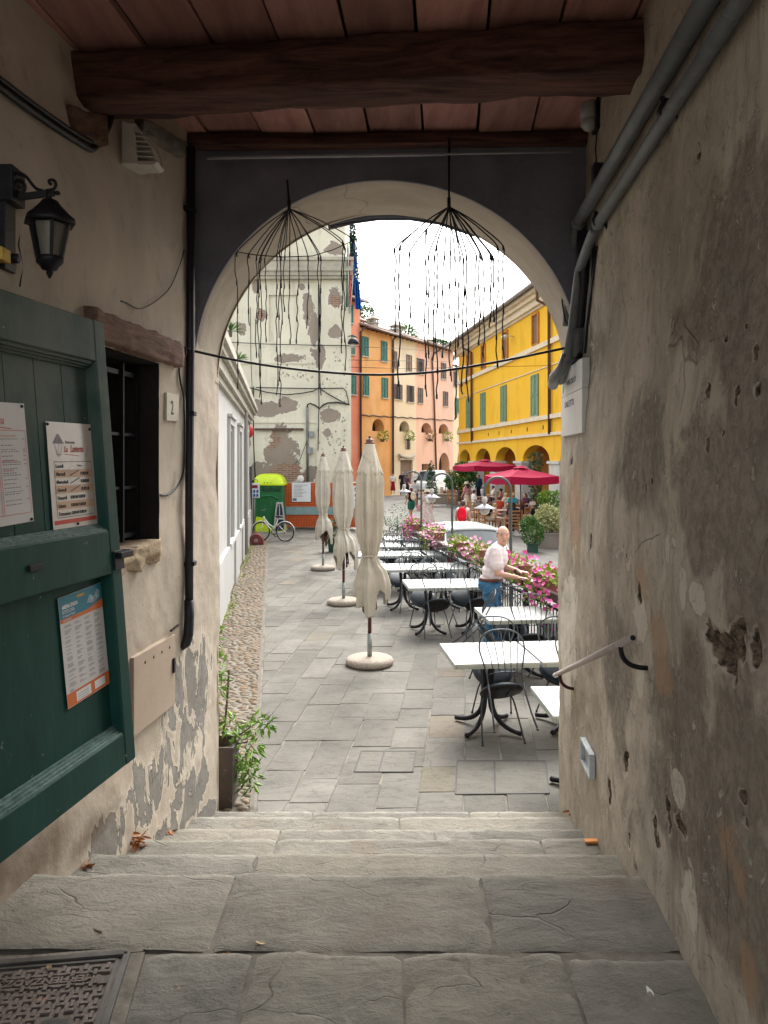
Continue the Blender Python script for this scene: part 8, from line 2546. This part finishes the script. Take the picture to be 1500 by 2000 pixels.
M_CRIM = mat('crimson_canvas', (.30, .007, .042), .8, var=.08, vs=2, bump=.1, bs=60, spec=.15)
def red_parasol(lab, near, ang, side, ze, za, zg):
    e1, e2 = V((cos(ang), sin(ang), 0)), V((-sin(ang), cos(ang), 0)); n0 = V((near[0], near[1], 0))
    c = n0 + (e1 + e2) * side / 2
    u = thing('red_parasol', lab, 'parasol', V((c.x, c.y, zg)), 0, 'open crimson parasols of the cafe')
    cs = [n0, n0 + e1 * side, n0 + (e1 + e2) * side, n0 + e2 * side]
    mb = MB(); ap = c + V((0, 0, za)); n = 8
    for i in range(4):
        a, b2 = cs[i], cs[(i + 1) % 4]
        vs, fs = [], []
        for r in range(n + 1):
            f = r / n
            for q in range(n + 1):
                p = a.lerp(b2, q / n); w = c.lerp(p, f); z = za + (ze - za) * (f ** .92) - .07 * sin(pi * q / n) * f * sin(pi * min(1, f)) - .05 * sin(pi * q / n) * f
                vs.append((w.x, w.y, z))
        fs = [(r * (n + 1) + q, r * (n + 1) + q + 1, (r + 1) * (n + 1) + q + 1, (r + 1) * (n + 1) + q) for r in range(n) for q in range(n)]
        mb.add(vs, fs)
        o = len(vs) - (n + 1)
        edge = vs[o:]
        mb.add(edge + [(x, y, z - .27 - .012 * sin(k * 2.1)) for k, (x, y, z) in enumerate(edge)], [(q, q + 1, q + n + 2, q + n + 1) for q in range(n)])
    o = wb(mb, 'canopy', M_CRIM, u, smooth=False); s_ = o.modifiers.new('t', 'SOLIDIFY'); s_.thickness = .012
    mb = MB(); q = .22 * side
    mb.add([ap + V((0, 0, .09))] + [c + (e1 * a + e2 * b2) * q * .5 + V((0, 0, za - .02)) for a, b2 in ((-1, -1), (1, -1), (1, 1), (-1, 1))], [(0, 1, 2), (0, 2, 3), (0, 3, 4), (0, 4, 1)])
    wb(mb, 'top_vent', M_CRIM, u, smooth=False)
    mb = MB(); mb.cyl(c + V((0, 0, zg)), c + V((0, 0, za)), .028, seg=8); wb(mb, 'pole', M_POLE, u)
    for p in cs: mb = MB(); mb.bar(c + V((0, 0, za - .06)), p + V((0, 0, ze - .03)), .02, .03); wb(mb, 'rib', M_POLE, u)
    mb = MB(); mb.box(c + V((0, 0, zg + .06)), (.55, .55, .12)); wb(mb, 'base', M_PIER, u)
red_parasol('nearer crimson square parasol over the cafe tables', (4.72, 28.6), .36, 2.1, 2.0, 2.34, sz(29))
red_parasol('farther crimson square parasol, higher and nearer the street', (4.80, 40.8), .34, 2.55, 2.33, 2.62, sz(42))

# ---------------- vehicles
M_CARW = mat('white_car_paint', (.55, .56, .56), .25, var=.03, vs=2, spec=.5, coat=.5)
g = NB('car_glass'); g.out((.035, .045, .05), .08, spec=.6); M_CGL = g.m
M_RUB = mat('grey_black_plastic', (.03, .03, .032), .6); M_HL = mat('headlight_glass', (.45, .47, .48), .1); M_TL = mat('red_light', (.3, .01, .01), .2)
def vehicle(name, label, cat, pos, ang, L, Wd, body, house_, sc=1.0, group=None):
    v = thing(name, label, cat, pos, ang, group)
    v.scale = (sc, sc, sc)
    hwid = Wd / 2
    def loft(mb, poly, wfun, n=6):
        """profile swept across the width, sides drawn in by wfun(z, t)"""
        N = len(poly); vs = []
        for k in range(n + 1):
            t_ = -1 + 2 * k / n
            for (x, z) in poly:
                e = abs(t_)
                vs.append((x * (1 - .035 * max(0, e - .5) * 2), t_ * wfun(z), z - .02 * max(0, e - .6)))
        fs = [(k * N + i, k * N + (i + 1) % N, (k + 1) * N + (i + 1) % N, (k + 1) * N + i) for k in range(n) for i in range(N)]
        fs += [tuple(range(N)), tuple(n * N + i for i in reversed(range(N)))]
        mb.add(vs, fs)
    wz = lambda z: hwid * (1 - .05 * max(0, (.5 - z)) - max(0, z - .8) * .30)
    mb = MB(); loft(mb, body, wz); mb.build('body', M_CARW, v, bevel=.04)
    mb = MB(); loft(mb, house_, lambda z: wz(z) - .005); mb.build('glasshouse', M_CGL, v, bevel=.03)
    x0 = min(p[0] for p in house_ if p[1] > max(q[1] for q in house_) - .12); x1 = max(p[0] for p in house_ if p[1] > max(q[1] for q in house_) - .12); zt = max(q[1] for q in house_)
    mb = MB(); vs = []
    mb.grid(12, 9, lambda a, c: V((x0 - .06 + (x1 - x0 + .1) * a, (c - .5) * 2 * (wz(zt) + .012), zt + .018 - .05 * (2 * a - 1) ** 4 - .05 * (2 * c - 1) ** 4)))
    o = mb.build('roof', M_CARW, v); s_ = o.modifiers.new('t', 'SOLIDIFY'); s_.thickness = .05
    # pillars
    hb_, ht_ = min(p[1] for p in house_), zt
    fr_ = sorted([p for p in house_], key=lambda p: p[0])
    for s3 in (-1, 1):
        mb = MB()
        for (xa, xb) in ((max(p[0] for p in house_), x1), (min(p[0] for p in house_), x0), ((x0 + x1) / 2 - .1, (x0 + x1) / 2 - .1)):
            mb.bar((xa * .97, s3 * (wz(hb_) - .012), hb_), (xb * .97, s3 * (wz(zt) - .012), zt - .05), .05, .03, up=V((0, 1, 0)))
        mb.build('pillar', M_CARW, v)
        mb = MB(); mb.ell((x1 + .45, s3 * (hwid + .06), hb_ + .08), (.06, .09, .07)); mb.build('mirror', M_CARW, v)
        mb = MB(); mb.ell((L / 2 - .16, s3 * hwid * .74, .62), (.16, .17, .10)); mb.build('headlight', M_HL, v)
        mb = MB(); mb.ell((-L / 2 + .05, s3 * hwid * .82, .82), (.07, .10, .18)); mb.build('tail_light', M_TL, v)
        for x in (-L * .31, L * .31):
            mb = MB(); mb.cyl((x, s3 * (hwid - .2), .31), (x, s3 * (hwid - .005), .31), .31, seg=24); w0 = mb.build('wheel', M_TYRE, v)
            mb = MB(); mb.cyl((x, s3 * (hwid - .02), .31), (x, s3 * (hwid + .004), .31), .20, .18, seg=20); r0 = mb.build('rim', M_CHROME, None); r0.parent = w0
    mb = MB(); mb.box((L / 2 - .02, 0, .38), (.10, Wd * .86, .16)); mb.box((-L / 2 + .02, 0, .38), (.10, Wd * .86, .16)); mb.build('bumper', M_RUB, v, bevel=.02)
    mb = MB(); mb.box((L / 2 + .035, 0, .47), (.02, .52, .11)); mb.build('number_plate', mat('blank_plate', (.6, .6, .58), .5), v)
    return v
HB = [(-1.95, .22), (1.95, .22), (2.0, .5), (1.9, .72), (1.05, .88), (-1.85, .94), (-2.0, .6)]
HH = [(1.06, .86), (.38, 1.38), (-.2, 1.44), (-1.25, 1.40), (-1.86, .92)]
ca = -atan2(.172, 1)
vehicle('parked_car', 'white car parked beyond the flower boxes, its roof showing left of the man', 'car', V((railX(18.3) + 1.10, 18.3, ZS)), b90 + .170, 3.8, 1.5, HB, HH, group='white cars parked along the railing')
vehicle('parked_car', 'white car close behind the railing bars at the right of the man', 'car', V((railX(9.0) + 1.02, 9.0, ZS)), b90 + .170, 4.0, 1.7, HB, [(p[0], p[1]) for p in HH], .97, group='white cars parked along the railing')
VB = [(-2.1, .25), (2.1, .25), (2.15, .6), (2.0, .92), (1.35, 1.08), (-2.1, 1.1)]
VH = [(1.38, 1.06), (.75, 1.76), (.1, 1.86), (-1.9, 1.84), (-2.08, 1.08)]
q = pp(841, 60)
vehicle('delivery_van', 'white people carrier parked in front of the pink house', 'van', q, -b90 - .35, 4.3, 1.8, VB, VH)

# ---------------- greenery of the street
M_TROUGH = mat('brown_grey_trough', (.19, .16, .135), .8, var=.15, vs=3)
M_VARI = leafm('variegated_cream_leaves', (.16, .20, .06), (.58, .56, .30))
def bush(name, label, base, box, crowns, m, size, n, seed, cat='shrub', group=None, pm=None, asp=.55):
    r = random.Random(seed); o = thing(name, label, cat, base, 0, group); b0 = V(base)
    if box:
        mb = MB(); w, d, h = box
        mb.box(b0 + V((0, 0, h / 2)), (w, d, h), -.17); mb.box(b0 + V((0, 0, h - .03)), (w + .06, d + .06, .06), -.17)
        wb(mb, 'trough', pm or M_TROUGH, o, bevel=.01)
    mb = MB()
    for k in range(5):
        a = r.uniform(0, 6.28); e = V((cos(a) * .25, sin(a) * .2, (box[2] if box else 0) + .6)); mb.tube([b0 + V((cos(a) * .05, sin(a) * .05, .05)), b0 + e * .6, b0 + e], .018, 5)
    wb(mb, 'stems', M_BARK, o)
    mb = MB(); tone = []
    for c, rad, w_ in crowns: leaves(mb, tone, b0 + V(c), rad, int(n * w_), size, r, .6, asp)
    mb.attr = {'tone': tone}; wb(mb, 'foliage', m, o, recalc=False)
    return o
bush('planter_shrub', 'large cream and green variegated shrub in a brown trough near the right jamb', pp(1075, 25.6), (.95, .5, .52), [((0, 0, .95), (.45, .35, .36), 1), ((-.35, 0, .85), (.35, .3, .26), .7), ((.4, 0, .85), (.4, .3, .3), .8), ((-.15, 0, 1.2), (.3, .25, .2), .5)], M_VARI, .12, 620, 1)
bush('leafy_shrub', 'deep green leafy bush standing in front of the variegated shrub', pp(1040, 24.4), (.34, .34, .30), [((0, 0, .62), (.36, .32, .42), 1), ((-.12, 0, .92), (.24, .2, .2), .4)], M_LEAF, .11, 700, 2, pm=M_DGREEN)
bush('leafy_shrub', 'bright green potted bush against the right grey pier', pp(1082, 33), (.42, .42, .42), [((0, 0, 1.05), (.5, .4, .55), 1), ((-.3, 0, 1.25), (.35, .3, .35), .5)], M_FRESH, .13, 620, 3, pm=mat('terracotta_pot', (.30, .12, .06), .8))
bush('climbing_plant', 'dark climbing plant rising beside the pier under the crimson parasol', pp(1046, 37), None, [((0, 0, .5 + .42 * k), (.30, .28, .32), .4) for k in range(7)], M_LEAFD, .13, 420, 4, cat='climber')
bush('trough_bush', 'big dark green bush in a brown trough between the van and the parasols', pp(900, 51), (1.2, .5, .6), [((.0, 0, 1.5), (.95, .7, .85), 1), ((-.5, 0, 1.25), (.5, .5, .5), .5), ((.5, 0, 1.8), (.55, .5, .5), .6), ((.1, 0, 2.2), (.5, .4, .35), .4)], M_LEAF, .2, 900, 5)
bush('conical_shrub', 'slim conical shrub in a long brown trough before the white van', pp(842, 49), None, [((0, 0, .75 + .33 * k), (.40 - .055 * k, .35 - .05 * k, .28), .6 - .06 * k) for k in range(6)], M_LEAFD, .12, 420, 6)
mb = MB(); c = pp(865, 48.5); mb.box(c + V((0, 0, .32)), (1.75, .45, .64), -.1); mb.box(c + V((0, 0, .62)), (1.83, .53, .07), -.1); tag(mb.build('street_trough', M_TROUGH, bevel=.01), 'long low brown trough standing before the van', 'trough')
for i, (x, lab) in enumerate(((741, 'hanging plant below the arch of the orange house'), (792, 'hanging plant below the arch of the cream house'), (834, 'reddish hanging plant below the left arch of the pink house'), (868, 'hanging plant below the right arch of the pink house'))):
    t_, z = fpx(x, 852); o = thing('hanging_plant', lab, 'hanging plant', fw(t_, z, .3), 0, 'hanging plants under the lunette arches')
    mb = MB(); tone = []; leaves(mb, tone, fw(t_, z, .35), (.45, .35, .42), 110, .22, random.Random(i)); mb.attr = {'tone': tone}; wb(mb, 'foliage', M_LIME if i != 2 else leafm('reddish_leaves', (.14, .05, .03), (.3, .2, .06)), o, recalc=False)
    mb = MB(); c = fw(t_, z - .32, .3); mb.lathe([(.14, -.15), (.2, .08)], 10, c); wb(mb, 'pot', M_TAUPE, o)

# ---------------- flags at the corner of the derelict building
def flag(label, top, bottom, wtop, wbot, D, mats, bands, seed, pole):
    f = thing('flag', label, 'flag', at(pole[0][0], pole[0][1], D), 0, 'flags on the corner of the derelict building')
    mb = MB(); mb.tube([at(x, y, D + .02) for x, y in pole], .022, 6); wb(mb, 'pole', M_GALV, f)
    n, m = 36, 60
    for bi_, (a, c, mm) in enumerate(bands):
        mb = MB()
        def fn_(u, v):
            uu = a + (c - a) * u
            x = top[0] + (bottom[0] - top[0]) * v + (uu - .5) * (wtop + (wbot - wtop) * v)
            y = top[1] + (bottom[1] - top[1]) * v + 26 * (uu - .5) * (1 - v)
            return at(x, y, D + .10 * sin(uu * 16 + seed + v * 2) * (.4 + .6 * v) + .04 * mnoise.noise(V((uu * 4, v * 5, seed))))
        mb.grid(n, m, fn_); o = wb(mb, 'cloth', mm, f); s_ = o.modifiers.new('t', 'SOLIDIFY'); s_.thickness = .006
    return f
fl = flag('blue european flag hanging in folds from a pole on the derelict corner', (693, 484), (700, 604), 5, 12, 29.4, None, [(0, 1, cloth('flag_blue', (.008, .085, .36)))], 1, [(684, 612), (690, 540), (694, 470)])
mb = MB()
for (x, y) in ((696, 527), (698, 533), (696, 541), (699, 546), (694, 536)): mb.ell(at(x, y, 29.22), (.035, .008, .035), 5, 4)
wb(mb, 'star', mat('star_pale', (.62, .56, .25), .6), fl)
flag('green white and red flag hanging beside the blue one', (681, 488), (681, 600), 5, 11, 29.7, None, [(0, .34, cloth('flag_green', (.01, .22, .09))), (.34, .67, C_WHITE), (.67, 1, cloth('flag_red', (.42, .02, .03)))], 4, [(682, 612), (682, 540), (682, 478)])
# street lantern on the corner
co = thing('corner_lamp', 'old street lamp on a bracket at the corner of the derelict building', 'street lamp', at(686, 668, 29.6))
mb = MB(); mb.tube([at(680, 657, 29.85), at(690, 655, 29.5), at(697, 659, 29.3)], .02, 6); wb(mb, 'bracket', M_IRON, co)
c = at(690, 668, 29.4); mb = MB(); mb.lathe([(.05, .16), (.17, .08), (.22, -.04), (.2, -.08), (.05, -.02)], 16, c); wb(mb, 'shade', M_IRON, co)
mb = MB(); mb.ell(c + V((0, 0, -.12)), (.12, .12, .12)); wb(mb, 'bulb', M_GLOBE, co)
for i, pts in enumerate(([(683, 676, 29.9), (780, 681, 45), (897, 690, 59)], [(683, 717, 29.9), (790, 720, 40), (1072, 714, 39.3)], [(683, 703, 29.9), (800, 705, 45), (893, 707, 60)])):
    mb = MB(); mb.tube([at(x, y, D) for x, y, D in pts], .012, 5)
    tag(mb.build('overhead_wire', M_CABLE), ('thin overhead wire from the derelict corner to the far end of the arcade', 'lower overhead wire from the derelict corner to the near drainpipe', 'faint overhead wire between the derelict corner and the pale house')[i], 'wire')
mb = MB(); mb.ell(at(487, 843, 26), (.14, .14, .22), 12, 8); mb.cyl(at(487, 832, 26), at(487, 822, 26), .03, seg=6); tag(mb.build('red_lantern', mat('red_lantern_plastic', (.45, .02, .03), .4)), 'small red lantern at the far end of the white building', 'lantern')
